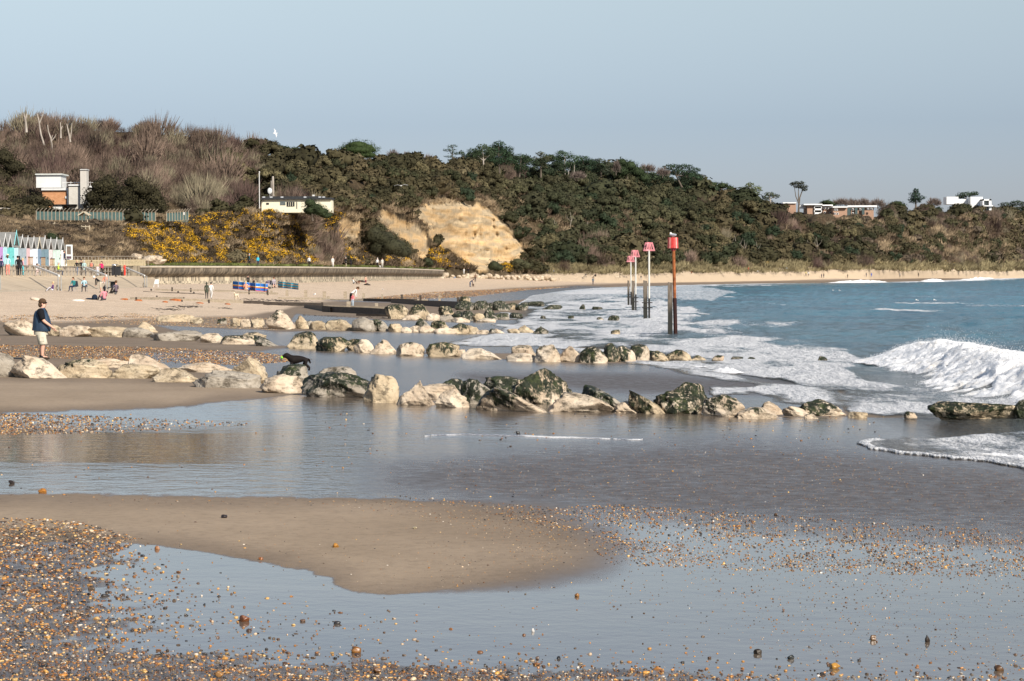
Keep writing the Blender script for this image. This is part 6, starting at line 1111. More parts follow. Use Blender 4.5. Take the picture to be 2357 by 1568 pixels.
def person(label, pos, hgt, face, top, bot, hair=(.05, .03, .02), pose='stand', shoe=(.03, .03, .03), skin=None, hat=None, bare_arms=False, bare_legs=False, coat=False, bare_top=False, backpack=None, group=None, armup=False, lean=0.):
    root = empty('person', pos, R(face)); tag(root, label, 'person', group); s = hgt / 1.75; rr = random.Random(label); sk = skin or SKIN
    J = {}; q = lambda n, x, y, z, r1, r2=None: J.__setitem__(n, ((x * s, y * s, z * s), (r1 * s, (r2 or r1) * s)))
    # local: +Y forward, +X right hand side
    pz, py, lean_ = .93, 0, lean
    hz = 0
    if pose == 'sit': pz = .47
    if pose == 'ground': pz = .12
    if pose == 'bend': pz, lean_ = .88, 55
    if pose in ('sit',): lean_ = lean or 8
    ca, sa = math.cos(R(lean_)), math.sin(R(lean_)); up = lambda h, f=0: (py + h * sa + f * ca, pz + h * ca - f * sa)
    cw = 1.15 if coat else 1.0
    q('pelvis', 0, py, pz, .145 * cw, .115 * cw)
    for n, h, r1, r2 in (('waist', .17, .13, .105), ('chest', .38, .165, .115), ('collar', .50, .10, .085), ('neck', .57, .052, .055), ('jaw', .65, .072, .085), ('head', .735, .082, .10), ('crown', .80, .055, .07)):
        y, z = up(h, .025 if n in ('jaw',) else 0); q(n, 0, y, z, r1 * (cw if n in ('waist', 'chest') else 1), r2 * (cw if n in ('waist', 'chest') else 1))
    bones = [('pelvis', 'waist', 1), ('waist', 'chest', 1), ('chest', 'collar', 1), ('collar', 'neck', 0), ('neck', 'jaw', 0), ('jaw', 'head', 0), ('head', 'crown', 0)]
    if bare_top: bones[0] = ('pelvis', 'waist', 0); bones[1] = ('waist', 'chest', 0); bones[2] = ('chest', 'collar', 0)
    P_ = POSES.get(pose, {}); P_ = P_ if isinstance(P_, dict) else {}
    for sd, n in ((-1, 'l'), (1, 'r')):
        y, z = up(.46); q(n + 'sh', sd * .175, y, z, .062 * cw); 
        if pose == 'sit': e = (sd * .24, y + .06, z - .26); w_ = (sd * .13, y + .28, z - .30)
        elif pose == 'ground': e = (sd * .25, y + .10, z - .24); w_ = (sd * .14, y + .30, z - .28)
        elif pose == 'bend': e = (sd * .19, y + .02, z - .27); w_ = (sd * .12, y + .06, z - .50)
        elif armup and sd > 0: e = (sd * .26, y + .12, z - .18); w_ = (sd * .08, y + .22, z + .06)
        else: sw = P_.get(n + 'e', 0); e = (sd * .225, y + sw * .6 - .01, z - .27); w_ = (sd * .22, y + sw * 1.2 + .07, z - .50)
        q(n + 'el', *e, .046 * cw); q(n + 'wr', *w_, .03); dr = np.array(w_) - np.array(e); dr = dr / np.linalg.norm(dr); h_ = np.array(w_) + dr * .11
        q(n + 'ha', *h_, .034, .02); bones += [('collar', n + 'sh', 0 if bare_top else 1), (n + 'sh', n + 'el', 0 if bare_top else 1), (n + 'el', n + 'wr', 0 if (bare_arms or bare_top) else 1), (n + 'wr', n + 'ha', 0)]
        if pose == 'sit': hp = (sd * .09, 0, pz - .02); k = (sd * .13, .44, pz + .02); a = (sd * .14, .42 + .06 * sd, .08)
        elif pose == 'ground': hp = (sd * .10, .02, pz - .01); k = (sd * .14, .34, .40); a = (sd * .13, .62, .07)
        elif pose == 'bend': hp = (sd * .10, -.02, pz - .04); k = (sd * .11, .06 * sd + .03, .48); a = (sd * .11, .05 * sd - .02, .08)
        else: kk = P_.get(n + 'k', (0, 0)); aa_ = P_.get(n + 'a', (0, 0)); hp = (sd * .095, 0, pz - .04); k = (sd * .10, kk[0] + .01, .50 + kk[1]); a = (sd * .10, aa_[0] - .01, .08 + aa_[1])
        wd = 1.12 if coat else 1
        q(n + 'hp', *hp, .092 * wd); q(n + 'kn', *k, .062); q(n + 'an', *a, .043); q(n + 'to', a[0] + sd * .02, a[1] + .17, a[2] - .045, .04, .03)
        bones += [('pelvis', n + 'hp', 2), (n + 'hp', n + 'kn', 2), (n + 'kn', n + 'an', 0 if bare_legs else 2), (n + 'an', n + 'to', 3)]
    body = skinned('body', J, bones, None, [sk, clothes(top), clothes(bot), clothes(shoe)], root)
    y, z = up(.755); mb = MB(); lift = .0; mb.ell((0, (y - .022) * s, (z + .012) * s), (.094 * s, .112 * s, .112 * s), n=12, k=8); y2, z2 = up(.66, -.05)
    if rr.random() < .5 or 'woman' in label or 'girl' in label: mb.ell((0, (y2 - .03) * s, z2 * s), (.08 * s, .05 * s, .13 * s), n=8, k=6)
    mb.build('hair', clothes(hair), root, True)
    y3, z3 = up(.71, .10); mb = MB(); mb.ell((0, (y3 + .012) * s, (z3 - .01) * s), (.016 * s, .022 * s, .028 * s), n=6, k=4); mb.build('nose', sk, root, True)
    if hat: mb = MB(); y, z = up(.82); mb.ell((0, y * s, (z + .02) * s), (.11 * s, .12 * s, .08 * s), n=12, k=6); mb.tube([(0, y * s, (z - .01) * s), (0, y * s, (z + .01) * s)], .18 * s, 14); mb.build('hat', clothes(hat), root, True)
    if backpack: mb = MB(); y, z = up(.30, -.19); mb.ell((0, y * s, z * s), (.15 * s, .10 * s, .23 * s), n=10, k=7); o_ = mb.build('backpack', clothes(backpack), root, True)
    if coat: 
        mb = MB(); V = []; n_ = 12
        for z_, r1, r2 in ((pz + .02, .17, .14), (pz - .12, .20, .17), (pz - .24, .215, .185)):
            for k in range(n_): V.append((r1 * s * math.cos(2 * math.pi * k / n_), r2 * s * math.sin(2 * math.pi * k / n_), z_ * s))
        mb.add(V, [(r_ * n_ + k, r_ * n_ + (k + 1) % n_, (r_ + 1) * n_ + (k + 1) % n_, (r_ + 1) * n_ + k) for r_ in range(2) for k in range(n_)]); mb.build('coat_skirt', clothes(top), root, True)
    return root
def chair(label, pos, face, c=(.08, .10, .12)):
    o = empty('folding_chair', pos, R(face)); tag(o, label, 'chair', 'folding chairs on the beach'); M_ = clothes(c)
    mb = MB(); mb.box((0, .02, .40), (.48, .44, .03)); mb.build('seat', M_, o); mb = MB(); mb.box((0, -.24, .66), (.48, .03, .50), tilt=(-.25, 0, 0)); mb.build('backrest', M_, o)
    for x in (-.23, .23):
        for a, b in ((.22, -.18), (-.2, .2)): mb = MB(); mb.tube([(x, a, .0), (x, b, .42)], .015, 5); mb.build('leg', STEEL, o)
    return o
def quad(name, label, cat, pos, L_, Hh, face, col, head=0, tail='up', group=None, belt=None, bulk=1.0):
    """four-legged animal, +Y forward; L_ body length, Hh height at the shoulder"""
    root = empty(name, pos, R(face)); tag(root, label, cat, group); J = {}
    q = lambda n, x, y, z, r1, r2=None: J.__setitem__(n, ((x * L_, y * L_, z * Hh), (r1 * Hh * bulk, (r2 or r1) * Hh * bulk)))
    q('pelvis', 0, -.42, .86, .17, .19); q('loin', 0, -.18, .84, .17, .19); q('rib', 0, .12, .78, .20, .27); q('chest', 0, .36, .80, .18, .25); q('neck', 0, .52, .98 + head, .12, .15); q('poll', 0, .64, 1.14 + head, .125, .14); q('brow', 0, .72, 1.13 + head, .11, .12); q('muz', 0, .84, 1.05 + head, .065, .07); q('nose', 0, .90, 1.03 + head, .045, .045)
    B = [('pelvis', 'loin', 0), ('loin', 'rib', 0), ('rib', 'chest', 0), ('chest', 'neck', 0), ('neck', 'poll', 0), ('poll', 'brow', 0), ('brow', 'muz', 0), ('muz', 'nose', 0)]
    for sd, n, f in ((-1, 'l', .08), (1, 'r', -.09)):
        q(n + 's', sd * .12 * Hh / L_, .36, .62, .10); q(n + 'e', sd * .13 * Hh / L_, .32 + f * .6, .44, .075); q(n + 'w', sd * .13 * Hh / L_, .34 + f, .20, .05); q(n + 'p', sd * .13 * Hh / L_, .36 + f * 1.3, .04, .055, .045)
        q(n + 'h', sd * .12 * Hh / L_, -.42, .66, .13); q(n + 'k', sd * .13 * Hh / L_, -.34 - f * .6, .46, .085); q(n + 'c', sd * .13 * Hh / L_, -.56 - f, .26, .05); q(n + 'b', sd * .13 * Hh / L_, -.50 - f, .04, .055, .045)
        B += [('chest', n + 's', 0), (n + 's', n + 'e', 0), (n + 'e', n + 'w', 0), (n + 'w', n + 'p', 0), ('pelvis', n + 'h', 0), (n + 'h', n + 'k', 0), (n + 'k', n + 'c', 0), (n + 'c', n + 'b', 0)]
    if tail == 'up': q('t1', 0, -.60, .98, .055); q('t2', 0, -.74, 1.12, .03)
    elif tail == 'down': q('t1', 0, -.58, .80, .06); q('t2', 0, -.68, .52, .035)
    else: q('t1', 0, -.55, .88, .05); q('t2', 0, -.60, .90, .03)
    B += [('pelvis', 't1', 0), ('t1', 't2', 0)]
    m_ = flat(tuple(col), .75, .35, 12, .4); skinned('body', J, B, None, [m_], root)
    for sd in (-1, 1): mb = MB(); mb.ell((sd * .115 * Hh, .655 * L_, (1.04 + head) * Hh), (.03 * Hh, .07 * Hh, .14 * Hh), n=7, k=6, rot=(0, sd * .2, 0)); mb.build('ear', m_, root, True)
    if belt: mb = MB(); mb.tube([(0, .49 * L_, (.93 + head) * Hh), (0, .51 * L_, (.96 + head) * Hh)], .165 * Hh, 10); mb.build('collar', clothes(belt), root)
    return root
def gull(label, pos, span, face, pose='fly', bank=0.):
    root = empty('gull', pos, R(face)); tag(root, label, 'gull', 'gulls'); WH = flat((.80, .80, .78), .6, .05); s = span
    Q = Euler((0, bank, 0)).to_matrix(); mb = MB()
    if pose == 'fly':
        mb.ell((0, 0, 0), (.055 * s, .20 * s, .05 * s), n=8, k=8); mb.ell((0, .19 * s, .015 * s), (.035 * s, .05 * s, .035 * s), n=8, k=5); mb.v = [Q @ Vector(p) for p in mb.v]; mb.build('body', WH, root, True)
        for sd in (-1, 1):
            w = MB(); P_ = [(sd * .03, .07, .01), (sd * .22, .12, .10), (sd * .5, -.02, .04), (sd * .22, -.02, .09), (sd * .03, -.09, .01)]
            V = [Q @ (Vector(p) * s) for p in P_] + [Q @ ((Vector(p) + Vector((0, 0, -.012))) * s) for p in P_]; w.add(V, [(0, 1, 3, 4), (1, 2, 3), (9, 8, 6, 5), (8, 7, 6), (0, 5, 6, 1), (1, 6, 7, 2), (2, 7, 8, 3), (3, 8, 9, 4)]); w.build('wing', flat((.55, .56, .57), .7, .1), root)
        b = MB(); b.ell(Q @ Vector((0, .25 * s, .01 * s)), (.01 * s, .025 * s, .01 * s), n=6, k=4); b.build('beak', flat((.75, .45, .05), .5, .1), root)
    else:
        z0 = .0 if pose == 'float' else .12 * s
        mb.ell((0, 0, z0 + .13 * s), (.11 * s, .26 * s, .12 * s), n=10, k=8, rot=(.15, 0, 0)); mb.ell((0, .17 * s, z0 + .27 * s), (.065 * s, .085 * s, .07 * s), n=9, k=7); mb.tube([(0, .12 * s, z0 + .17 * s), (0, .16 * s, z0 + .26 * s)], .06 * s, 8); mb.build('body', WH, root, True)
        for sd in (-1, 1): w = MB(); w.ell((sd * .09 * s, -.06 * s, z0 + .15 * s), (.035 * s, .23 * s, .08 * s), n=8, k=6); w.build('wing', flat((.36, .38, .41), .7, .1), root, True)
        b = MB(); b.ell((0, .27 * s, z0 + .26 * s), (.016 * s, .05 * s, .018 * s), n=6, k=4); b.build('beak', flat((.80, .50, .06), .5, .1), root)
        if pose != 'float':
            for sd in (-1, 1): l = MB(); l.tube([(sd * .04 * s, 0, 0), (sd * .04 * s, 0, z0 + .05 * s)], .012 * s, 5); l.build('leg', flat((.70, .45, .35), .6, .1), root)
    return root
# ---- the man in the foreground (faces right, arm held out)
mp = gpt(np.array(97.), np.array(830.)); mp = at(97, 827.5, 70.5); 
man = empty('person', mp, 0); tag(man, 'large man in navy vest, black T-shirt and pale shorts on the left, hand held out', 'person')
ks = 1.0
J = {}
def j(n, x, y, z, r1, r2=None): J[n] = ((x * ks, y * ks, z * ks), (r1 * ks, (r2 or r1) * ks))
j('pelvis', -.03, 0, .86, .15, .17); j('waist', -.02, 0, 1.02, .17, .19); j('chest', -.03, 0, 1.26, .17, .19); j('collar', -.01, 0, 1.42, .085, .10); j('neck', .02, 0, 1.49, .062, .062); j('jaw', .065, 0, 1.565, .075, .066); j('head', .05, 0, 1.66, .10, .08); j('crown', .035, 0, 1.72, .07, .06); j('chin', .115, 0, 1.535, .03, .03)
j('nose0', .12, 0, 1.635, .035, .03); j('nose', .162, 0, 1.615, .014, .013)
Bn = [('pelvis', 'waist', 0), ('waist', 'chest', 0), ('chest', 'collar', 0), ('collar', 'neck', 0), ('neck', 'jaw', 0), ('jaw', 'head', 0), ('head', 'crown', 0), ('jaw', 'chin', 0), ('head', 'nose0', 0), ('nose0', 'nose', 0)]
j('rs', .0, -.20, 1.40, .075); j('re', .10, -.27, 1.13, .052); j('rw', .34, -.22, .95, .032, .03); j('rp', .40, -.21, .90, .04, .018); j('ls', .0, .20, 1.40, .075); j('le', .06, .27, 1.12, .052); j('lw', .22, .20, .95, .032); j('lp', .28, .18, .90, .04, .018)
Bn += [('collar', 'rs', 0), ('rs', 're', 0), ('re', 'rw', 0), ('rw', 'rp', 0), ('collar', 'ls', 0), ('ls', 'le', 0), ('le', 'lw', 0), ('lw', 'lp', 0)]
for h_, yb, x0, z0 in (('r', -.21, .40, .90), ('l', .18, .28, .90)):
    for i, (oy, ln, cu_) in enumerate(((-.028, .080, .0), (-.010, .088, .35), (.010, .080, .5), (.028, .064, .6))):
        a = R(-42) - cu_ * .5; x1, z1 = x0 + .025, z0 - .02; x2, z2 = x1 + ln * .5 * math.cos(a), z1 + ln * .5 * math.sin(a); a -= cu_; x3, z3 = x2 + ln * .5 * math.cos(a), z2 + ln * .5 * math.sin(a)
        j(f'{h_}f{i}a', x2, yb + oy * 1.1, z2, .0095); j(f'{h_}f{i}b', x3, yb + oy * 1.2, z3, .0085); Bn += [(h_ + 'p', f'{h_}f{i}a', 0), (f'{h_}f{i}a', f'{h_}f{i}b', 0)]
    j(h_ + 't1', x0 + .0, yb - .035, z0 + .012, .012); j(h_ + 't2', x0 + .035, yb - .05, z0 - .01, .010); Bn += [(h_ + 'p', h_ + 't1', 0), (h_ + 't1', h_ + 't2', 0)]
for sd, n in ((-1, 'a'), (1, 'b')):
    ox = .03 if sd < 0 else -.05
    j(n + 'h', -.03 + ox * .3, sd * .11, .80, .11); j(n + 'k', .03 + ox, sd * .12, .44, .068); j(n + 'c', .0 + ox, sd * .12, .28, .062); j(n + 'n', -.0 + ox, sd * .12, .09, .042); j(n + 't', .17 + ox, sd * .14, .035, .045, .03)
    Bn += [('pelvis', n + 'h', 0), (n + 'h', n + 'k', 0), (n + 'k', n + 'c', 0), (n + 'c', n + 'n', 0), (n + 'n', n + 't', 0)]
skinned('body', J, Bn, None, [SKIN], man, sub=2)
def shell(name, rings, mat, parent, n=20):     # rings: (cx, cy, cz, rx, ry)
    mb = MB(); V = [(cx + rx * math.cos(2 * math.pi * k / n), cy + ry * math.sin(2 * math.pi * k / n), cz + wz * math.cos(2 * math.pi * k / n)) for cx, cy, cz, rx, ry, wz in rings for k in range(n)]
    mb.add(V, [(r_ * n + k, r_ * n + (k + 1) % n, (r_ + 1) * n + (k + 1) % n, (r_ + 1) * n + k) for r_ in range(len(rings) - 1) for k in range(n)]); return mb.build(name, mat, parent, True)
t = NT('vest_fabric'); co = t.coord('Object'); VEST = t.done(t.ramp(t.noise(co, 3, 3), [(.3, (.012, .030, .060)), (.7, (.022, .052, .095))]), .6, t.bump(t.noise(t.coord('Object', (4, 4, 1)), 2.5, 3), .5, .05))
shell('vest', [(-.025, 0, .83, .262, .235, -.02), (-.015, 0, .86, .27, .24, -.02), (.01, 0, 1.0, .275, .245, 0), (.0, 0, 1.15, .25, .24, 0), (-.02, 0, 1.30, .215, .225, 0), (-.03, 0, 1.40, .16, .18, 0), (-.01, 0, 1.455, .105, .11, 0), (.01, 0, 1.50, .092, .09, .02)], VEST, man)
TEE = clothes((.008, .008, .010))
for sd in (-1, 1): mb = MB(); mb.tube([(.0, sd * .17, 1.42), (.02, sd * .235, 1.36), (.07, sd * .275, 1.20), (.085, sd * .28, 1.165)], [.10, .105, .088, .085], 12); mb.build('sleeve', TEE, man, True)
SHORT = clothes((.56, .53, .42))
shell('shorts', [(-.03, 0, .92, .20, .20, 0), (-.03, 0, .80, .205, .215, 0), (-.025, 0, .72, .20, .21, 0)], SHORT, man)
for sd, ox in ((-1, .03), (1, -.05)): shell('shorts_leg', [(-.02 + ox * .3, sd * .10, .80, .15, .115, 0), (.0 + ox * .6, sd * .11, .62, .135, .115, 0), (.035 + ox, sd * .12, .455, .125, .11, .01), (.035 + ox, sd * .12, .44, .115, .10, .01)], SHORT, man, 14); mb = MB(); mb.box((.02 + ox * .7, sd * .225, .60), (.13, .02, .13), tilt=(0, -.08, 0)); mb.build('cargo_pocket', SHORT, man)
for sd, ox in ((-1, .03), (1, -.05)):
    mb = MB(); mb.tube([(ox, sd * .12, .045), (ox, sd * .12, .115)], .052, 10); mb.build('sock', BLK, man, True); mb = MB(); mb.ell((.075 + ox, sd * .135, .035), (.15, .055, .045), n=12, k=6); mb.build('boot', clothes((.04, .028, .02)), man, True)
HAIR = clothes((.085, .050, .028)); mb = MB(); mb.ell((.022, 0, 1.685), (.115, .098, .100), n=16, k=10); mb.ell((-.045, 0, 1.60), (.055, .085, .085), n=12, k=8); mb.ell((.07, 0, 1.738), (.045, .068, .034), n=10, k=6); mb.build('hair', HAIR, man, True)
for sd in (-1, 1): mb = MB(); mb.ell((.035, sd * .088, 1.61), (.02, .012, .034), n=8, k=6); mb.build('ear', SKIN, man, True)
mb = MB(); 
for sd in (-1, 1): mb.ell((.142, sd * .036, 1.652), (.016, .030, .024), n=10, k=6); mb.beam((.14, sd * .062, 1.66), (.03, sd * .092, 1.655), .006, .012)
mb.build('sunglasses', flat((.01, .01, .01), .15, .1), man, True)
mb = MB(); mb.ell((.128, 0, 1.572), (.012, .026, .007), n=8, k=4); mb.build('mouth', flat((.40, .14, .12), .6, .1), man, True)
person('person in white top cut off by the left picture edge, arm and hand in view', at(-13, 850, 66), 1.72, -90, (.78, .76, .76), (.05, .16, .12), (.2, .12, .06), 'stand')
# ---- the black dog with a ball
dg_ = at(687, 855, 61.0); dog = quad('dog', 'black spaniel with a green ball in its mouth, walking left on the boulders', 'dog', dg_, .45, .38, 90, (.010, .007, .006), head=-.06, tail='down', belt=(.05, .05, .05), bulk=1.5)
hx = dg_ + np.array([-.925 * .45, -.0, .93 * .38]); mb = MB(); mb.ell((0, 0, 0), (.036, .036, .036), n=14, k=10); o = mb.build('ball', flat((.25, .62, .06), .7, .15), None, True); o.location = [float(x) for x in hx]; tag(o, 'bright green ball held in the mouth of the black dog', 'ball')
# ---- everybody else. (label, u, v feet, height px, distance or None, facing, top, trousers, hair, pose, extras)
GY = (.30, .30, .31); NV = (.02, .03, .07); BK = (.014, .014, .017); WHT = (.72, .72, .70); JN = (.06, .11, .20); BR = (.09, .045, .02); BLD = (.55, .42, .24); GRH = (.45, .43, .40)
PROM, BEACH, WALK, FAR = 'people on the lower promenade', 'people on the sand', 'walkers along the top of the sea wall', 'people on the far beach'
Z3 = 3.05
PEOPLE = [
 ('person in dark jacket behind the railing at the left picture edge', 3, 635, 40, 222, 20, NV, BK, BK, 'stand', PROM, {}), ('woman in straw hat, pale blue top and coral trousers leaning at the railing', 18, 634.5, 47, 228, 10, (.42, .66, .68), (.72, .25, .20), BR, 'stand', PROM, dict(hat=(.75, .65, .45))),
 ('person in long black coat with back turned at the railing', 45, 634.5, 44, 234, 10, BK, BK, BK, 'stand', PROM, dict(coat=True)), ('black-haired person just behind the long black coat', 41, 630, 46, 246, -10, BK, BK, BK, 'stand', PROM, {}),
 ('woman in pink top and aqua skirt beside the long black coat', 53, 631, 40, 241, -60, (.70, .38, .42), (.10, .50, .55), BLD, 'stand', PROM, {}), ('seated person in white shirt below the pink hut door', 84, 624, 27, 256, -120, WHT, GY, BR, 'sit', PROM, {}), ('seated person in pale pink beside the white-shirted one', 91, 625, 26, 255, 120, (.72, .52, .50), (.6, .45, .42), GRH, 'sit', PROM, {}),
 ('seated steward in yellow high-visibility vest at the railing', 133, 630, 30, 262, -90, (.62, .85, .08), (.06, .09, .16), GRH, 'sit', PROM, {}), ('man in navy top and pale grey trousers standing at the notice cabinet', 148, 612.5, 35, 282, -80, NV, (.52, .52, .56), BR, 'stand', PROM, dict(shoe=(.7, .7, .7))),
 ('woman in black jacket with pink scarf on the promenade', 177, 626, 36, 278, 180, BK, JN, BLD, 'walk', PROM, {}), ('dark-haired man in black beside the pink scarf woman', 187, 624.5, 37, 282, 180, BK, BK, BK, 'walk', PROM, {}), ('person in pale aqua hooded top seen from behind', 194, 627, 35, 276, 5, (.40, .55, .53), JN, GRH, 'stand', PROM, dict(coat=True)),
 ('person carrying a coral red backpack on the promenade', 211, 624, 35, 284, 0, (.20, .17, .16), (.25, .20, .18), BR, 'walk', PROM, dict(backpack=(.75, .20, .14))), ('child in pale pink top beside the bright pink woman', 225, 628, 25, 280, 30, (.72, .55, .55), (.50, .58, .68), BLD, 'stand', PROM, {}), ('woman in bright pink top and open black jacket, hand raised to face', 234, 628, 33, 278, 160, (.75, .03, .16), BK, BR, 'stand', PROM, dict(armup=True)),
 ('seated person in teal jacket with curly hair below the apron', 170, 667, 32, None, 150, (.04, .25, .26), NV, BR, 'sit', BEACH, {}), ('seated man in pale blue T-shirt and dark trousers below the apron', 194, 668.5, 33, None, 185, (.40, .58, .64), (.06, .05, .05), BR, 'sit', BEACH, dict(bare_arms=True)),
 ('person in black with beige shorts stooping beside the pushchair', 232, 668, 36, None, 80, BK, (.50, .44, .34), WHT, 'bend', BEACH, dict(bare_legs=True)), ('ginger-haired person standing by the apron step', 243, 662, 34, 262, 160, (.70, .28, .18), (.6, .5, .45), (.60, .18, .05), 'sit', BEACH, {}),
 ('person in plum-grey jacket sitting right of the pushchair', 267, 669, 30, None, 40, (.13, .10, .13), BK, BR, 'ground', BEACH, {}), ('girl with long dark hair in a pink top sitting on the sand', 240, 693, 30, None, 40, (.62, .24, .28), (.05, .05, .07), BK, 'ground', BEACH, {}), ('person in purple lying against the apron step on the left', 122, 664, 20, None, 90, (.10, .04, .14), (.6, .6, .66), BLD, 'ground', BEACH, {}),
 ('man in white shirt walking away beside a dark green coat', 486, 688, 37, None, -10, (.80, .80, .76), (.6, .6, .58), BK, 'walk', BEACH, {}), ('person in a long dark green coat walking away on the beach', 476, 688.3, 31, None, 0, (.055, .065, .045), BK, (.05, .055, .04), 'stand', BEACH, dict(coat=True)),
 ('person in black top showing above the blue windbreak', 571, 664, 30, None, 180, BK, BK, BK, 'stand', BEACH, {}), ('child with dark hair peeping over the windbreak', 584, 664, 22, None, 180, BK, BK, BK, 'stand', BEACH, {}), ('seated person in coral top before the blue windbreak', 566, 669, 20, None, 0, (.75, .32, .24), (.5, .5, .4), BLD, 'ground', BEACH, {}), ('seated person in dark red before the blue windbreak', 583, 669.5, 18, None, 180, (.22, .04, .04), BK, BK, 'ground', BEACH, {}),
 ('seated woman in lilac-grey dress between the two windbreaks', 630, 663.5, 25, None, 200, (.42, .38, .42), (.42, .38, .42), BR, 'sit', BEACH, dict(bare_legs=True)), ('seated person in white top with a brown dog at the wall foot', 813, 654.5, 22, None, -90, WHT, BK, BK, 'ground', BEACH, {}), ('bare-chested man in maroon shorts at the foot of the sea wall', 842, 655.5, 18.5, None, 20, (.6, .35, .3), (.16, .02, .04), BR, 'stand', BEACH, dict(bare_top=True, bare_legs=True)),
 ('stooping woman in white top and black trousers at the dark groyne', 808, 702, 44, None, -70, (.76, .70, .66), BK, BR, 'bend', BEACH, dict()), ('small child in pink top and pale blue trousers held by the stooping woman', 812, 705.5, 29.5, None, 160, (.72, .20, .22), (.48, .58, .66), BR, 'stand', BEACH, {}),
 ('person in navy jacket and jeans stooping toward a brown dog', 1082, 661, 24, None, -80, NV, JN, BK, 'bend', BEACH, {}), ('person in brown coat standing beyond the navy stooping one', 1094, 649, 19, None, 30, (.16, .09, .06), BK, BR, 'stand', BEACH, {}), ('person in blue and white sitting on the rock armour', 1047, 643.5, 10, 600, 60, (.25, .35, .55), WHT, BR, 'ground', BEACH, {}),
 ('walker in dark teal jacket and black trousers on the wall, leftmost walker', 574, 612.8, 28.5, 366, 90, (.02, .09, .12), BK, GRH, 'walk', WALK, {}), ('walker in bright blue jacket on the wall', 594, 612.8, 24, 371, 20, (.03, .50, .68), NV, BLD, 'walk', WALK, {}), ('walker in white jacket and dark trousers on the wall', 712, 613.8, 24, 405, 180, WHT, BK, BLD, 'walk', WALK, {}), ('woman all in white walking along the wall', 766, 614.6, 23.5, 425, 180, (.75, .73, .70), (.75, .73, .70), BLD, 'walk', WALK, {}),
 ('walker in black coat and beige trousers on the wall', 796, 615, 23, 440, 0, BK, (.42, .35, .25), GRH, 'walk', WALK, dict(coat=True)), ('walker entirely in black next to the beige trousers', 808, 615, 21, 445, 10, BK, BK, BK, 'walk', WALK, dict(coat=True)), ('walker in white hooded top left of the little white dog', 869, 616, 22, 472, 180, WHT, BK, WHT, 'walk', WALK, {}), ('walker in white with tan bag right of the little white dog', 880, 616.2, 22, 476, 180, (.70, .66, .60), (.6, .56, .5), BR, 'walk', WALK, {}),
 ('walker in white beyond the end of the sea wall', 1068, 631, 13.5, 640, 180, WHT, WHT, BLD, 'stand', WALK, {}), ('walker in dark clothes beyond the end of the sea wall', 1078, 631, 14.5, 645, 180, BK, BK, BK, 'stand', WALK, {}),
 ('person in dark clothes at the dune edge left of the marker poles', 1260, 630, 12, 700, 180, NV, BK, BR, 'stand', FAR, {}), ('person in blue lying on the dune beside the dark one', 1275, 627, 6, 705, 90, (.06, .2, .5), BK, BR, 'ground', FAR, {}), ('person in black sitting below the dune, left of the pink topmarks', 1371.5, 637.5, 11, 690, 60, BK, BK, BR, 'ground', FAR, {}),
 ('person in dark blue standing at the water edge, left of the poles', 1365, 655.5, 16.5, None, 180, (.03, .10, .16), NV, BR, 'stand', FAR, {}), ('person in grey-green walking with arms out beside a pale dog', 1427, 640, 13, None, 120, (.10, .11, .08), BK, BR, 'walk', FAR, {}), ('person in black seen between the marker poles', 1475.5, 645, 11, None, 180, BK, (.3, .3, .3), BK, 'stand', FAR, {}), ('person in pink sitting on the sand behind the near pink topmark pole', 1490, 632, 6, 760, 0, (.70, .25, .28), BK, BR, 'ground', FAR, {}),
 ('person in rust sitting on the dune right of the red marker', 1592, 630, 6, 800, 0, (.3, .12, .06), BK, BR, 'ground', FAR, {}), ('person in red on the dune edge right of the red marker', 1723, 624.5, 6.5, 860, 0, (.75, .07, .05), (.6, .06, .05), BR, 'stand', FAR, {}), ('person in black and white on the dune right of the red one', 1744, 628, 6.5, 850, 0, WHT, BK, BR, 'ground', FAR, {}),
 ('dark figure at the grass edge, left of the yellow-topped person', 1852, 622, 8, 930, 0, BK, BK, BK, 'stand', FAR, {}), ('person in yellow top and dark trousers on the far sand', 1855, 636, 12, None, 0, (.65, .55, .25), BK, BLD, 'stand', FAR, {}), ('person in white top beside the yellow-topped one', 1861, 636, 11, None, 0, WHT, BK, BR, 'stand', FAR, {}), ('dark walker right of the yellow and white pair', 1876, 631, 9.5, None, 0, BK, BK, BK, 'walk', FAR, {}),
 ('left of two dark figures standing close together on the far sand', 1891, 640, 10, None, 0, NV, BK, BK, 'stand', FAR, {}), ('right of two dark figures standing close together on the far sand', 1896, 640, 10.5, None, 0, BK, NV, BK, 'stand', FAR, {}), ('lone black figure above the white surf on the far sand', 1951, 641, 10, None, 0, BK, BK, BK, 'stand', FAR, {}), ('grey figure left of the one in royal blue', 1994, 637.5, 10.5, None, 0, (.12, .12, .12), NV, BK, 'stand', FAR, {}), ('figure in royal blue coat on the far sand', 2006, 637.5, 9.5, None, 0, (.02, .10, .55), (.02, .08, .4), BK, 'stand', FAR, dict(coat=True)),
 ('figure in white and black walking on the far sand', 2071.5, 639, 11, None, 0, (.3, .3, .3), BK, BK, 'walk', FAR, {}), ('black figure right of the white and black walker', 2114, 637.5, 10, None, 0, BK, BK, BK, 'stand', FAR, {}), ('red-topped person at the dune edge on the far right', 2085, 621, 6, 1050, 0, (.75, .08, .05), (.5, .05, .04), BR, 'stand', FAR, {}), ('left of a brown pair near the right picture edge', 2298, 627.5, 7.5, 1350, 0, (.16, .08, .06), BK, BK, 'stand', FAR, {}), ('right of a brown pair near the right picture edge', 2305, 627.5, 7, 1350, 0, (.22, .12, .10), BK, BK, 'stand', FAR, {}), ('figure in red top and dark trousers at the far right', 2338, 620, 13, 1400, 0, (.6, .08, .06), BK, BK, 'stand', FAR, {})]
from mathutils.bvhtree import BVHTree
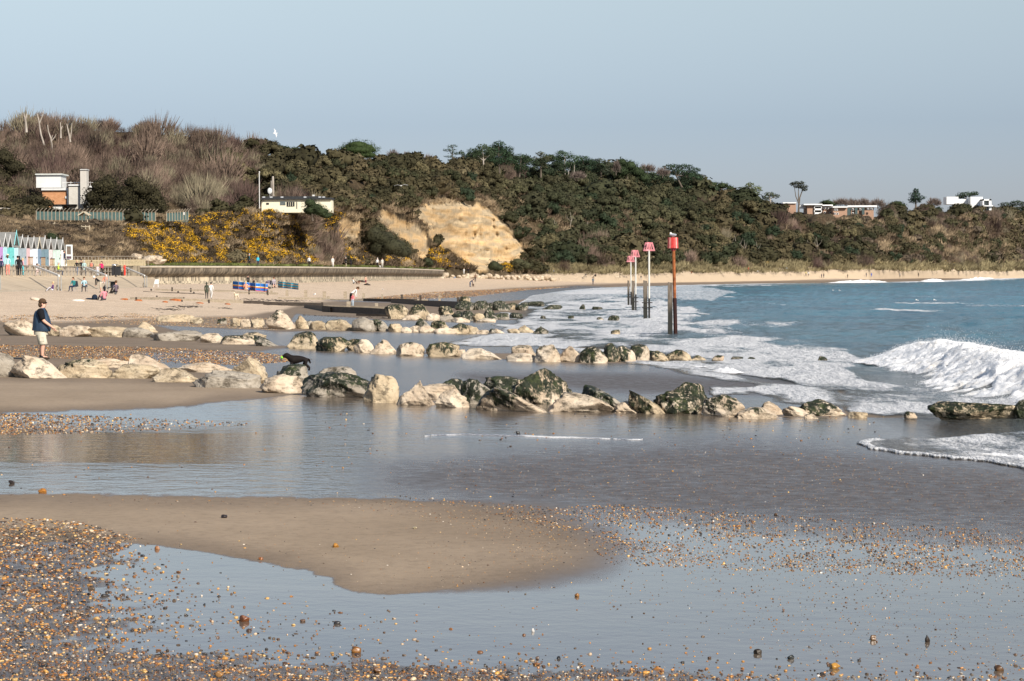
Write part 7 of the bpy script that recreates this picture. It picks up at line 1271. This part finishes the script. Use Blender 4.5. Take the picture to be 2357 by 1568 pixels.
_nr = int(np.searchsorted(seg_t, 2.0)); _hb = BVHTree.FromPolygons(H2[:_nr].reshape(-1, 3).tolist(), grid_faces(_nr, NCOL).tolist())
def far_spot(u, v):                           # first of beach or dune along the line of sight
    r_ = Vector(ray(u, v)); hit = _hb.ray_cast(Vector((0, 0, HC)), r_.normalized())[0]; g_ = gat(u, v)
    if hit is not None and hit.y < g_[1]: g_ = np.array(hit) - np.array(ray(u, v)) * 2.0
    return g_
for (lab, u, v, hp, d, fc, tp, bt, hr, ps_, grp, ex) in PEOPLE:
    if grp == WALK and u < 1000:
        k = np.argmin(np.abs(np.interp(u, proj(top)[0], np.arange(260)) - np.arange(260))); p = top[k] - nrm[k] * 1.0; dd = p[1]; p = at(u, v, dd); p[2] = top[k][2] + .01
    elif grp == FAR or (grp == WALK and u > 1000): p = far_spot(u, v)
    elif d is None:
        p = gat(u, v)
        if u < 300 and v < 672: yy = 206.; xx = ray(u, v)[0] * yy; p = np.array([xx, yy, float(ground_z(xx, yy)) + .02])
    else: p = at(u, v, d)
    if grp == PROM and u < 240 and 'cabinet' not in lab: p[2] = Z3; 
    full = {'sit': .72, 'ground': .50, 'bend': .76}.get(ps_, 1.0); h = hp * p[1] / F / full; h = min(max(h, .85 if ('child' in lab) else 1.45), 1.98)
    person(lab, p, h, fc, tp, bt, hr, ps_, group=grp, **ex)
for (lab, u, v, d) in [('folding chair under the person in the teal jacket', 170, 667, None), ('folding chair under the man in the pale blue T-shirt', 194, 668.5, None), ('folding chair under the lilac-grey woman by the windbreak', 630, 663.5, None)]:
    p = gat(u, v)
    if u < 300: yy = 206.; xx = ray(u, v)[0] * yy; p = np.array([xx, yy, float(ground_z(xx, yy)) + .02])
    chair(lab, p + np.array([0, .05, 0]), {170: 150, 194: 185, 630: 200}[u])
# ---- dogs
DG = 'dogs on the beach'
quad('dog', 'pale cream dog walking toward the groyne, right of the green coat', 'dog', gat(544, 691.5), .62, .60, 160, (.66, .56, .42), group=DG); quad('dog', 'brown dog beside the seated person in white at the wall foot', 'dog', gat(824, 655), .6, .5, -90, (.16, .06, .03), group=DG, tail='up')
quad('dog', 'small dark dog sitting left of the teal jacket', 'dog', gat(156, 664), .3, .3, -60, (.10, .06, .05), group=DG); p_ = at(875, 616.2, 470); p_[2] = np.interp(p_[1], top[:, 1], top[:, 2]) + .01
quad('dog', 'little white dog between two walkers on the wall', 'dog', p_, .42, .36, 150, (.75, .73, .70), group=DG); quad('dog', 'brown dog standing at the feet of the stooping navy person', 'dog', gat(1089, 661), .6, .66, 20, (.10, .06, .04), group=DG); quad('dog', 'pale dog left of the grey-green walker on the far beach', 'dog', far_spot(1421, 641), .8, .6, 90, (.60, .52, .40), group=DG)
# ---- gulls
gull('gull in flight with wings tilted steeply, above the wooded ridge', at(633, 307, 150), 1.15 * .62, -60, 'fly', R(58)); gull('gull gliding in front of the dark scrub left of the cliff', at(923, 428, 200), 1.15, 178, 'fly', R(2)); gull('gull sitting on top of the red basket marker', mtop + np.array([0, 0, -.04]), .62, 75, 'perch')
gull('white gull standing on the sand by the groyne posts', gat(724, 681), .62, -80, 'perch'); gull('dark crow-like bird on the sand below the sea wall', gat(881, 668), .5, 40, 'perch'); gull('gull in flight low over the far dunes', at(1811, 617.5, 700), 1.2, 90, 'fly', R(5))
for u, v, lab in ((1918, 670.3, 'gull afloat on the sea, left one of the farther pair'), (1933, 670.3, 'gull afloat on the sea, right one of the farther pair'), (2111, 694, 'gull afloat on the sea, left one of the nearer pair'), (2152, 693.8, 'gull afloat on the sea, right one of the nearer pair')):
    r_ = ray(u, v); gull(lab, r_ * (HC / -r_[2]) * np.array([1, 1, 0]) + np.array([0, 0, .02]), .62, 90, 'float')
# ---- pushchairs, windbreaks, bags and so on
def pushchair(lab, p, face, c=(.03, .035, .04), s=1.0):
    o = empty('pushchair', p, R(face)); tag(o, lab, 'pushchair', 'pushchairs'); M_ = clothes(c)
    mb = MB(); V = []; n = 8
    for i in range(7):
        a = R(-20 + 25 * i)
        for x in (-.24, .24): V.append((x * s, (.02 + .30 * math.cos(a)) * s * -1, (.72 + .30 * math.sin(a)) * s))
    mb.add(V, [(i * 2, i * 2 + 1, i * 2 + 3, i * 2 + 2) for i in range(6)]); mb.build('hood', M_, o, True); mb = MB(); mb.box((0, .05 * s, .50 * s), (.42 * s, .5 * s, .08 * s)); mb.box((0, -.2 * s, .68 * s), (.42 * s, .06 * s, .42 * s)); mb.build('seat', M_, o)
    for x in (-.25, .25):
        for y in (-.32, .34): mb = MB(); mb.tube([(x * s - .02, y * s, .12 * s), (x * s + .02, y * s, .12 * s)], .12 * s, 12); w_ = mb.build('wheel', BLK, o)
        mb = MB(); mb.tube([(x * s, .34 * s, .12 * s), (x * s, -.25 * s, .75 * s), (x * s, -.5 * s, 1.0 * s)], .015, 5); mb.build('frame', STEEL, o)
    return o
pushchair('black pushchair beside the plum jacket below the apron', at(257, 672, 206) * np.array([1, 1, 0]) + np.array([0, 0, float(ground_z(at(257, 672, 206)[0], 206))]), 160); pushchair('dark pushchair left of the lilac-grey woman', gat(620, 664), 160, (.06, .06, .08)); pushchair('pushchair with lilac cover at the end of the blue windbreak', gat(617, 665.5), 200, (.35, .30, .38)); pushchair('black pushchair behind the lilac-grey woman', gat(638, 662.5), 100); pushchair('dark pushchair on the far sand below the dune', far_spot(1347, 638.5), 120)
def windbreak(lab, pts, hv, stripes, pole):
    g0_ = gat(np.mean([a for a, b in pts]), np.mean([b for a, b in pts])); vm_ = np.mean([b for a, b in pts]); g = []
    for a, b in pts: yy = g0_[1] - (b - vm_) * 1.2; xx = ray(a, b)[0] * yy; g.append(np.array([xx, yy, float(ground_z(xx, yy))]))
    o = empty('windbreak', g[0]); tag(o, lab, 'windbreak', 'striped windbreaks'); L_ = np.array(o.location)
    for i, (a, b) in enumerate(zip(g[:-1], g[1:])):
        h = hv * a[1] / F; mb = MB(); z = 0.02; tot = sum(s_[0] for s_ in stripes); mats = []; V = []; nn = 6
        for si, (wd, c_) in enumerate(stripes):
            z1 = z + wd / tot * h; r_ = []
            for zz in (z, z1):
                for k in range(nn + 1): f = k / nn; x = a * (1 - f) + b * f - L_; r_.append((x[0], x[1] + .10 * math.sin(math.pi * f) * (1 if i % 2 else -1), x[2] + zz))
            mb.add(r_, [(k, k + 1, nn + 2 + k, nn + 1 + k) for k in range(nn)], si); mats.append(clothes(c_)); z = z1
        mb.build('panel', mats, o, True)
    for a in g: mb = MB(); mb.tube([a - L_ + np.array([0, -.03, 0]), a - L_ + np.array([0, -.03, hv * a[1] / F + .12])], .02, 5); mb.build('pole', flat((.30, .20, .12), .7, .1), o)
BL, YE, RD, OR, LB = (.02, .14, .46), (.75, .48, .05), (.52, .06, .05), (.68, .32, .10), (.06, .42, .62)
windbreak('blue windbreak with yellow and red stripes, the longer one', [(536, 668), (549, 669), (562, 669.5), (575, 669), (588, 670), (600, 669.5), (611, 669.7), (617, 669.5)], 18, [(1.2, RD), (5, BL), (1.6, RD), (1.4, YE), (.6, WHT), (6, BL), (.7, (.2, .45, .7))], 1)
windbreak('pale blue and orange striped windbreak on the right', [(640, 662), (651, 664), (660, 664.5), (670, 665.5), (679, 666), (687, 667)], 14, [(2.4, (.02, .30, .55)), (1.6, (.70, .42, .18)), (4.0, LB), (1.6, (.70, .42, .18)), (3.4, LB)], 1)
def simple(name, lab, cat, p, mb, mat, grp=None): o = mb.build(name, mat, None, True); o.location = [float(x) for x in p]; tag(o, lab, cat, grp); return o
g = gat(215, 690); mb = MB(); mb.ell((.1, 0, .16), (.22, .18, .24), n=12, k=8); mb.ell((-.28, .0, .06), (.32, .15, .08), n=12, k=6); simple('bag', 'dark navy bag and coat dropped on the sand left of the girl in pink', 'bag', g, mb, clothes((.012, .022, .04)))
g = gat(266, 678.5); mb = MB(); mb.ell((0, 0, .11), (.11, .11, .11), n=14, k=10); simple('football', 'black and white football on the sand under the pushchair', 'ball', g, mb, flat((.10, .10, .10), .5, .8, 9))
g = gat(180, 693.5); mb = MB(); mb.ell((0, 0, .03), (.48, .3, .10), n=14, k=6); mb.ell((-.2, .1, .05), (.25, .2, .09), n=10, k=6); simple('towel', 'white towel spread on the sand left of the navy bag', 'towel', g, mb, clothes((.75, .70, .62)))
g = gat(82, 692); mb = MB(); mb.ell((0, 0, .08), (.42, .3, .15), n=12, k=6, rot=(0, .25, 0)); simple('stone', 'pale lump of rock on the upper sand behind the head of the standing man', 'rock', g, mb, flat((.55, .46, .36), .9, .2, 4))
o = empty('lifebuoy_stand', at(287, 634.5, 297)); L_ = np.array(o.location); tag(o, 'bright red lifebuoy housing on the railing end', 'lifebuoy'); pb('post', flat((.70, .04, .02), .4, .1), o, L_, (285.4, 618, 289, 634, 297, .16)); mb = MB(); p = at(287, 615, 297) - L_; mb.ell(p, (.17, .12, .27), n=12, k=8); mb.build('housing', flat((.80, .05, .03), .4, .1), o, True)
o = empty('litter_bin', at(263, 635, 288)); L_ = np.array(o.location); tag(o, 'row of black bins with a shiny domed lid behind the railing', 'bin')
for x in (260, 267.5, 274): pb('container', flat((.02, .022, .025), .4, .2), o, L_, (x - 3.3, 613, x + 3.3, 633.5, 290, .5))
mb = MB(); p = at(263, 610.5, 290.2) - L_; mb.ell(p, (.32, .25, .14), n=14, k=6); mb.build('lid', flat((.55, .56, .58), .2, .2, metal=.6), o, True); mb = MB(); mb.beam(at(268, 609, 290) - L_, at(278, 612, 290) - L_, .5, .05); mb.build('open_lid', flat((.03, .03, .035), .4, .2), o)
g = gat(359, 661); o = empty('sign_board', g); m = g[1] / F; tag(o, 'blank white sign board on posts at the end of the apron', 'sign'); mb = MB(); mb.box((0, 0, 12.5 * m), (13.5 * m, .05, 11 * m)); mb.build('board', WHITE, o)
for x in (-5, 5): mb = MB(); mb.box((x * m, .05, 6 * m), (.07, .05, 14 * m)); mb.build('post', WHITE, o)
for k, (u, v, a) in enumerate([(834, 650, 1.2), (845, 657, .9)]):  # two dark tapered lumps lying on the sand at the wall foot
    g = gat(u, v); mb = MB(); mb.tube([(-a * .6, .2, .25 if k == 0 else .05), (0, 0, .2), (a * .6, -.2, .05)], [.12, .2, .1], 7); simple('driftwood', ['dark tangled driftwood sloping up left of the maroon shorts man', 'dark flat clump of weed right of the maroon shorts man'][k], 'driftwood', g, mb, WTIM)
# ---- lines of black seaweed on the upper sand
NS = 900; sw = np.random.default_rng(8); Vs = []; Ps, Ss = [], []
for (u0, v0, u1, v1, n, th) in [(350, 714, 465, 704, 300, 2.6), (548, 689, 700, 693, 170, 1.2), (480, 707, 530, 711, 50, 1.0), (130, 732, 200, 731, 60, .8), (225, 730, 260, 729, 40, 1.2), (20, 735, 60, 734, 30, .7), (600, 693, 720, 694, 80, 1.2), (700, 726, 900, 732, 70, .9)]:
    f = sw.random(n); uu2 = u0 + (u1 - u0) * f + sw.normal(0, 4, n); vv2 = v0 + (v1 - v0) * f + sw.normal(0, th, n); p = gpt(uu2, vv2); Ps.append(p); Ss.append(p[:, 1] / F * sw.uniform(1.0, 3.2, n))
Ps = np.concatenate(Ps); Ss = np.concatenate(Ss); bI = ICO[1]; nV = len(bI[0])
Vw = bI[0][None] * Ss[:, None, None] * np.array([1.6, 1.6, .35]) * sw.uniform(.5, 1.3, (len(Ps), nV, 1)) + Ps[:, None]; Fw = (bI[1][None] + (np.arange(len(Ps)) * nV)[:, None, None]).reshape(-1, 3)
o = link('seaweed', mesh_np('seaweed', Vw.reshape(-1, 3), Fw), WTIM); tag(o, 'black strandlines of seaweed scattered over the upper sand', 'seaweed', kind='stuff')
# ---------------------------------------------------------------- pebbles
t = NT('pebble'); a = t.attr('tint'); P = t.geo(); c = t.mix(1.0, a.outputs[0], t.ramp(t.noise(P, 45, 3), [(.3, .65), (.7, 1.25)]), 'MULTIPLY'); PEB = t.done(c, .38, t.bump(t.noise(P, 60, 3), .3, .004), Specular_IOR_Level=.5)
PAL = np.array([(.34, .145, .03), (.46, .23, .055), (.19, .082, .028), (.085, .048, .028), (.035, .030, .026), (.50, .37, .24), (.62, .54, .44), (.25, .185, .12), (.12, .082, .052), (.52, .33, .12), (.022, .021, .021), (.15, .125, .10)])
PW = np.array([2.4, 1.5, 2.4, 2.2, 1.6, 1.0, .35, 1.6, 2.0, 1.0, 1.3, 1.1]); PW /= PW.sum()
pr_ = np.random.default_rng(21)
def pebbles(name, lab, U, V_, S, sub, flatz=.62, pale=0., roundy=.7):
    p = gpt(U, V_); n = len(p); keep_ = p[:, 2] > -.2; p, S = p[keep_], S[keep_]; n = len(p)
    Bv, Bf = ICO[sub]; m = len(Bv); base = []
    for k in range(14):
        q = np.sign(Bv) * np.abs(Bv) ** roundy; 
        for _ in range(7): nn_ = pr_.normal(0, 1, 3); nn_ /= np.linalg.norm(nn_); q = q - np.maximum(q @ nn_ - pr_.uniform(.45, .85), 0)[:, None] * nn_
        base.append(q)
    base = np.array(base); w_ = pr_.integers(0, 14, n); ang = pr_.uniform(0, 6.28, n); sc_ = np.stack([pr_.uniform(.75, 1.45, n), pr_.uniform(.75, 1.2, n), pr_.uniform(.35, .8, n) * flatz / .62], 1) * S[:, None]
    X_ = base[w_] * sc_[:, None, :]; c_, s_ = np.cos(ang)[:, None], np.sin(ang)[:, None]; V = np.stack([X_[..., 0] * c_ - X_[..., 1] * s_, X_[..., 0] * s_ + X_[..., 1] * c_, X_[..., 2]], -1) + (p + np.stack([0 * S, 0 * S, S * .16], 1))[:, None]
    col = PAL[pr_.choice(len(PAL), n, p=PW)] * pr_.uniform(.75, 1.45, (n, 1)); col = col * (1 - pale) + np.array([.5, .40, .28]) * pale
    me = mesh_np(name, V.reshape(-1, 3), (Bf[None] + (np.arange(n) * m)[:, None, None]).reshape(-1, 3), False); vcol(me, 'tint', np.repeat(col, m, 0)); o = link(name, me, PEB); tag(o, lab, 'pebbles', kind='stuff'); return o
def area(n, poly, dens=None, seed=1):
    r = np.random.default_rng(seed); P_ = np.array(poly, float); lo, hi = P_.min(0), P_.max(0); U = r.uniform(lo[0], hi[0], n * 3); V_ = r.uniform(lo[1], hi[1], n * 3)
    k = sdpoly(U, V_, poly) > 0; 
    if dens is not None: k &= r.random(len(U)) < dens(U, V_)
    return U[k][:n], V_[k][:n]
px = lambda V_: (V_ - 640.)
def S_(V_, a, b, r=pr_): return (HC - .15) / px(V_) * (a + (b - a) * r.random(len(V_)) ** 2.0) * .92
# near shingle bank: left side and bottom edge
dL = bank_density
BANK = [(-500, 1196), (60, 1193), (180, 1202), (330, 1240), (300, 1262), (420, 1300), (700, 1380), (1100, 1430), (1700, 1470), (2900, 1500), (2900, 1660), (-500, 1660)]
U, V_ = area(30000, BANK, dL, 5); pebbles('pebbles', 'orange, brown and cream pebbles banked along the near left and bottom of the beach', U, V_, S_(V_, 1.9, 5.6) * np.where(pr_.random(len(U)) < .05, 1.7, 1.), 2)
U, V_ = area(2600, [(-500, 1196), (60, 1193), (180, 1202), (330, 1240), (300, 1262), (150, 1290), (-500, 1300)], None, 6); pebbles('pebbles', 'dense tongue of small pebbles on the near sandbar edge', U, V_, S_(V_, 2.0, 4.6), 1)
# stones over the wet flats
U, V_ = area(2600, [(-300, 940), (2700, 960), (2700, 1600), (-300, 1600)], lambda U, V_: .12 + .6 * smooth(fbm(U / 200, V_ / 60, 3, 77), .0, .5), 9); pebbles('scattered_stones', 'single stones dotted over the wet sand', U, V_, S_(V_, 1.2, 3.6), 1)
U, V_ = area(12000, [(900, 1140), (1300, 1170), (1400, 1160), (1700, 1180), (2357, 1225), (2900, 1240), (2900, 1345), (2357, 1330), (1900, 1320), (1400, 1300), (1330, 1230), (1100, 1178)], lambda U, V_: .25 + .75 * smooth(fbm(U / 70, V_ / 14, 4, 78), -.3, .4), 10); pebbles('shingle_scatter', 'band of small stones across the right foreground', U, V_, S_(V_, 1.2, 3.7), 1)
U, V_ = area(5000, [(1300, 1280), (2900, 1300), (2900, 1600), (1800, 1500), (1400, 1400)], lambda U, V_: np.interp(V_, [1280, 1400, 1600], [.6, .22, .3]) * smooth(U, 1300, 1900), 11); pebbles('shingle_scatter', 'thin sprinkling of stones on the wet sand at lower right', U, V_, S_(V_, 1.0, 2.6), 1)
U, V_ = area(6500, [(-300, 950), (80, 952), (330, 962), (620, 975), (300, 995), (60, 1000), (-300, 1004)], lambda U, V_: np.exp(-np.maximum(U, 0) / 190.) + .06, 12); pebbles('pebbles', 'pebble patch at the left edge below the nearest boulders', U, V_, S_(V_, 1.2, 3.6), 1)
U, V_ = area(2600, [(130, 1141), (420, 1143), (900, 1152), (1300, 1200), (1340, 1260), (1250, 1300), (1000, 1200), (700, 1165), (300, 1160)], lambda U, V_: .25 + .5 * (U > 800), 13); pebbles('pebbles', 'small pebbles along the upper edge of the near sandbar', U, V_, S_(V_, .9, 2.4), 1)
U, V_ = area(15000, [(-300, 792), (100, 795), (350, 800), (600, 812), (720, 828), (560, 842), (300, 832), (0, 820), (-300, 820)], lambda U, V_: .35 + .65 * smooth(fbm(U / 80, V_ / 7, 3, 79), -.3, .2), 14); pebbles('shingle_band', 'band of brown shingle behind the nearest boulders on the left', U, V_, S_(V_, 1.1, 2.7), 1)
U, V_ = area(7000, [(0, 726), (300, 722), (620, 733), (700, 740), (640, 760), (420, 752), (200, 744), (0, 742)], lambda U, V_: .2 + .8 * smooth(fbm(U / 90, V_ / 6, 3, 80), -.1, .4), 15); pebbles('shingle_band', 'thin shingle scattered on the upper beach behind the second groyne', U, V_, S_(V_, .8, 1.8), 1, pale=.25)
U, V_ = area(9000, [(830, 688), (1000, 672), (1200, 664), (1330, 660), (1210, 668), (1080, 684), (940, 690)], None, 16); pebbles('shingle_band', 'far band of orange-brown shingle by the rock groynes', U, V_, S_(V_, .7, 1.5), 1)
U, V_ = area(13000, [(1040, 1130), (1000, 1060), (1700, 1030), (2357, 1090), (2900, 1090), (2900, 1240), (2357, 1225), (1700, 1180)], None, 17); pebbles('grit', 'fine wet grit on the brown flats at right', U, V_, S_(V_, .6, 1.5), 1)
U, V_ = area(1500, BAR1, lambda U, V_: .10 + .9 * smooth(U, 700, 1250), 18); pebbles('sandbar_grit', 'tiny shell and stone fragments on the near sandbar', U, V_, S_(V_, .8, 2.2), 1, pale=.15)
# single stones big enough to tell apart
STO = [(516, 1190, 9, 5, (.04, .03, .03), 'dark humped stone alone on the near sandbar'), (773, 1257, 9, 6, (.60, .28, .05), 'orange stone on the sandbar right of the dark humped one'), (562, 1426, 15, 9, (.24, .085, .03), 'large red-brown stone lying in the shallow film at lower left'), (362, 1262, 8, 5, (.38, .16, .05), 'orange-brown stone at the sandbar edge, left'), (600, 1287, 7, 4, (.42, .15, .04), 'rusty stone at the waterline of the sandbar'),
 (97, 1131, 12, 6, (.58, .24, .04), 'orange stone at the far edge of the near sandbar, left'), (27, 1111, 9, 5, (.05, .035, .03), 'dark stone near the left edge above the sandbar'), (955, 1216, 6, 3.5, (.65, .55, .35), 'pale cream stone on the middle of the sandbar'), (1227, 1452, 4.5, 5, (.78, .76, .72), 'small white stone alone in the film at bottom centre'), (1328, 1371, 7, 5, (.50, .24, .07), 'orange stone just below the right end of the sandbar'),
 (2010, 1470, 9, 7, (.20, .10, .03), 'brown stone with amber top at lower right'), (2135, 1473, 8, 10, (.05, .035, .025), 'dark round stone standing in the film at lower right'), (1744, 1502, 12, 7, (.05, .035, .02), 'dark angular stone with an orange corner, lower right'), (1820, 1514, 10, 6, (.02, .025, .022), 'black stone right of the dark angular one'), (1922, 1535, 16, 8, (.66, .34, .06), 'big bright orange stone near the bottom right'),
 (1785, 1185, 5, 3.5, (.10, .05, .02), 'small brown stone beyond the grit at right'), (1192, 997, 6, 4, (.03, .03, .03), 'black stone on the wet flat below the boulders'), (505, 1553, 13, 8, (.40, .20, .06), 'tawny stone at the bottom edge left of centre'), (820, 1498, 14, 9, (.30, .13, .03), 'reddish-brown stone in the pebble line at bottom centre'), (868, 1545, 12, 8, (.20, .09, .03), 'dark brown stone at bottom centre below the reddish one'),
 (2300, 1540, 14, 8, (.16, .08, .03), 'brown stone at the bottom right corner'), (1880, 1488, 0, 0, None, '')]
for k, (u, v, a_, b_, c_, lab) in enumerate(STO):
    if not a_: continue
    g = gat(u, v + b_ * .5); m = g[1] / F * .82; q, Fs = rock_mesh('d' if k % 2 else 'r', 900 + k, 3); q = q * np.array([2 * a_ * m, 2 * a_ * m * .8, 2 * b_ * m * 1.3]); q[:, 2] += b_ * m * .75
    me = mesh_np('stone', q, Fs, True); vcol(me, 'tint', np.tile(np.array(c_) * .62, (len(q), 1))); o = link('stone', me, PEB); o.location = [float(x) for x in g]; tag(o, lab, 'stone', 'larger stones on the near beach')

# ---------------------------------------------------------------- the breaking wave: churned crest, froth and spray
fr_ = np.random.default_rng(31)
ny, nx = 620, 260; yy, xx = np.meshgrid(np.linspace(36, 81, ny), np.linspace(-3.2, 2.6, nx), indexing='ij')
front = -2.0 - .7 * fbm(yy / 3.0, xx / 8, 3, 5) - .25 * fbm(yy / .5, xx / 3, 2, 15); en = smooth(yy, 37, 44) * (1 - smooth(yy, 71, 79)); back_ = .9 + .5 * fbm(yy / 1.6, xx * 0, 3, 6)
body_ = smooth(xx, front - .05, front + .55) * (1 - smooth(xx, back_, back_ + .35)); XW = XC(yy) + xx
hgt_ = breaker(XW, yy, XC, 38, 73, .60, 1.15, 3.0, 9)
bil = 1 - np.abs(fbm(XW / .55 + .4 * fbm(yy / .6, XW, 2, 7), yy / .75, 5, 102)) * 2; bil2 = fbm(XW / .16, yy / .22, 4, 103)
ZW = hgt_ - .06 + body_ * en * (.02 + .15 * smooth(bil, .1, 1.) * (.35 + hgt_) + .05 * bil2 + .13 * np.exp(-((xx + .3) / .5) ** 2) * (.5 + 1.6 * fbm(yy / .7, xx / 2, 5, 104)))
XW = XW + body_ * en * (.14 * fbm(yy / .3, xx / .3, 3, 105)); keepf = (body_ * en) > .12
Fc = grid_faces(ny, nx); Fc = Fc[keepf.ravel()[Fc].all(1)]
t = NT('froth'); P = t.geo(); FROTH = t.done(t.ramp(t.noise(t.geo((1, .7, 1)), 1.5, 8, .75), [(.30, (.48, .42, .34)), (.38, (.76, .73, .68)), (.50, (.88, .88, .87))]), .8, t.bump(t.noise(P, 5, 8, .8), .6, .08), Specular_IOR_Level=.2, Subsurface_Weight=1.0, Subsurface_Scale=.25, Subsurface_Radius=(1., 1., 1.))
o = link('breaking_wave', mesh_np('breaking_wave', np.stack([XW, yy, ZW], -1).reshape(-1, 3), Fc, True), FROTH); tag(o, 'white churning wave breaking on the right', 'wave', kind='stuff')
NSp = 26000; k = fr_.integers(0, ny * nx, NSp * 4); k = k[keepf.ravel()[k]]; cr = np.exp(-((xx.ravel()[k] + .3) / .55) ** 2) + .9 * np.exp(-((xx - front).ravel()[k] / .3) ** 2) + .12; k = k[fr_.random(len(k)) < cr][:NSp]
Pb = np.stack([XW, yy, ZW], -1).reshape(-1, 3)[k]; gust = smooth(fbm(Pb[:, 1] / .8, Pb[:, 1] * 0, 3, 9), -.1, .5); up_ = fr_.exponential(.05, len(k)) * (.4 + 2.2 * gust) * (ZW.ravel()[k] > .35) + np.abs(fr_.normal(0, .02, len(k)))
Pb = Pb + np.stack([fr_.normal(0, .10, len(k)), fr_.normal(0, .15, len(k)), up_], 1); Sb = fr_.uniform(.004, .014, len(k)) * np.exp(-up_ * 1.2)
OV = np.array([(1, 0, 0), (-1, 0, 0), (0, 1, 0), (0, -1, 0), (0, 0, 1), (0, 0, -1)], float); OF = np.array([(0, 2, 4), (2, 1, 4), (1, 3, 4), (3, 0, 4), (2, 0, 5), (1, 2, 5), (3, 1, 5), (0, 3, 5)])
Vf = OV[None] * Sb[:, None, None] * fr_.uniform(.7, 1.3, (len(Pb), 6, 1)) + Pb[:, None]
o = link('sea_spray', mesh_np('sea_spray', Vf.reshape(-1, 3), (OF[None] + (np.arange(len(Pb)) * 6)[:, None, None]).reshape(-1, 3)), FROTH); tag(o, 'fine spray thrown up along the crest of the breaking wave', 'spray', kind='stuff')
# low ragged surf rows: beside the marker posts and along the far shore
def surf(name, lab, pts, wd, h, seed, ny=300, nx=26):
    P_ = np.array(pts, float); f = np.linspace(0, 1, ny); seg = np.concatenate([[0], np.cumsum(np.linalg.norm(np.diff(P_, axis=0), axis=1))]); L_ = seg[-1]; cx = np.interp(f * L_, seg, P_[:, 0]); cy = np.interp(f * L_, seg, P_[:, 1])
    tx, ty = np.gradient(cx), np.gradient(cy); q = np.hypot(tx, ty); nx_, ny_ = ty / q, -tx / q; s_ = np.linspace(-1, 1, nx); S2, F2 = np.meshgrid(s_, f * L_); wob = fbm(F2 / (wd * 3), S2 * 0, 3, seed) * wd * .6
    amp = smooth(fbm(F2 / (wd * 6), S2 * 0 + .5, 3, seed + 3), -.25, .5) * smooth(F2, 0, L_ * .1) * (1 - smooth(F2, L_ * .9, L_))
    Z_ = h * amp * (1 - S2 ** 2) * (.45 + .9 * np.abs(fbm(F2 / (wd * .45), S2 * 2, 4, seed + 5)) + .3 * fbm(F2 / (wd * .12), S2 * 5, 2, seed + 6)) - .03
    X_ = cx[:, None] + nx_[:, None] * (S2 * wd * (.3 + .7 * amp) + wob); Y_ = cy[:, None] + ny_[:, None] * (S2 * wd * (.3 + .7 * amp) + wob)
    Fq = grid_faces(ny, nx); Fq = Fq[(amp > .12).ravel()[Fq].all(1)]; o = link(name, mesh_np(name, np.stack([X_, Y_, Z_], -1).reshape(-1, 3), Fq, True), FROTH); tag(o, lab, 'surf', kind='stuff')
surf('far_surf', 'row of white surf breaking on the far shore at right', [(92, 812), (125, 862), (150, 893), (185, 1010), (225, 1180), (300, 1520)], 4.0, 1.25, 201, 700)
surf('near_surf', 'low foamy wave in front of the seaward end of the second boulder row', [(7.5, 62), (6.2, 68), (5.2, 76)], .35, .16, 221, 240)
surf('swash_edge', 'curling white lip of the swash at the right edge', [(13, 33.6), (9.2, 34.0), (7.8, 35.6), (6.6, 37.2), (6.2, 38.6)], .16, .10, 231, 300)

def foam_line(lab, pts, wpx, seed, n=420):     # thin line of froth left lying on the wet sand
    P_ = np.array(pts, float); f = np.linspace(0, 1, n); u = np.interp(f, np.linspace(0, 1, len(P_)), P_[:, 0]); v = np.interp(f, np.linspace(0, 1, len(P_)), P_[:, 1]) + 2.2 * fbm(u / 60, u * 0, 4, seed); g = gpt(u, v, 60)
    w_ = wpx * g[:, 1] ** 2 / (F * HC) * (.25 + 1.1 * smooth(fbm(u / 40, u * 0 + 3, 4, seed + 1), -.4, .5)); rows_ = []
    for s_, z_ in ((-1, -.004), (-.5, .012), (0, .02), (.5, .012), (1, -.004)): q = g + np.stack([0 * w_, s_ * w_ * (1 + .4 * fbm(u / 4, u * 0 + s_, 2, seed + 2)), 0 * w_], 1); q[:, 2] = ground_z(q[:, 0], q[:, 1]) + z_; rows_.append(q)
    Fq = grid_faces(5, n); kf = (fbm(u / 30, u * 0 + 9, 4, seed + 7) + .25 * fbm(u / 5, u * 0, 2, seed + 8) > -.42); Fq = Fq[np.tile(kf, 5)[Fq].all(1)]; o = link('foam_line', mesh_np('foam_line', np.array(rows_).reshape(-1, 3), Fq, True), FROTH); tag(o, lab, 'foam', kind='stuff')
foam_line('thin white line of froth across the wet flat below the boulders', [(972, 1005), (1010, 1001.5), (1080, 1001.5), (1150, 1003), (1200, 1005), (1300, 1008), (1400, 1011), (1480, 1013)], .26, 301)
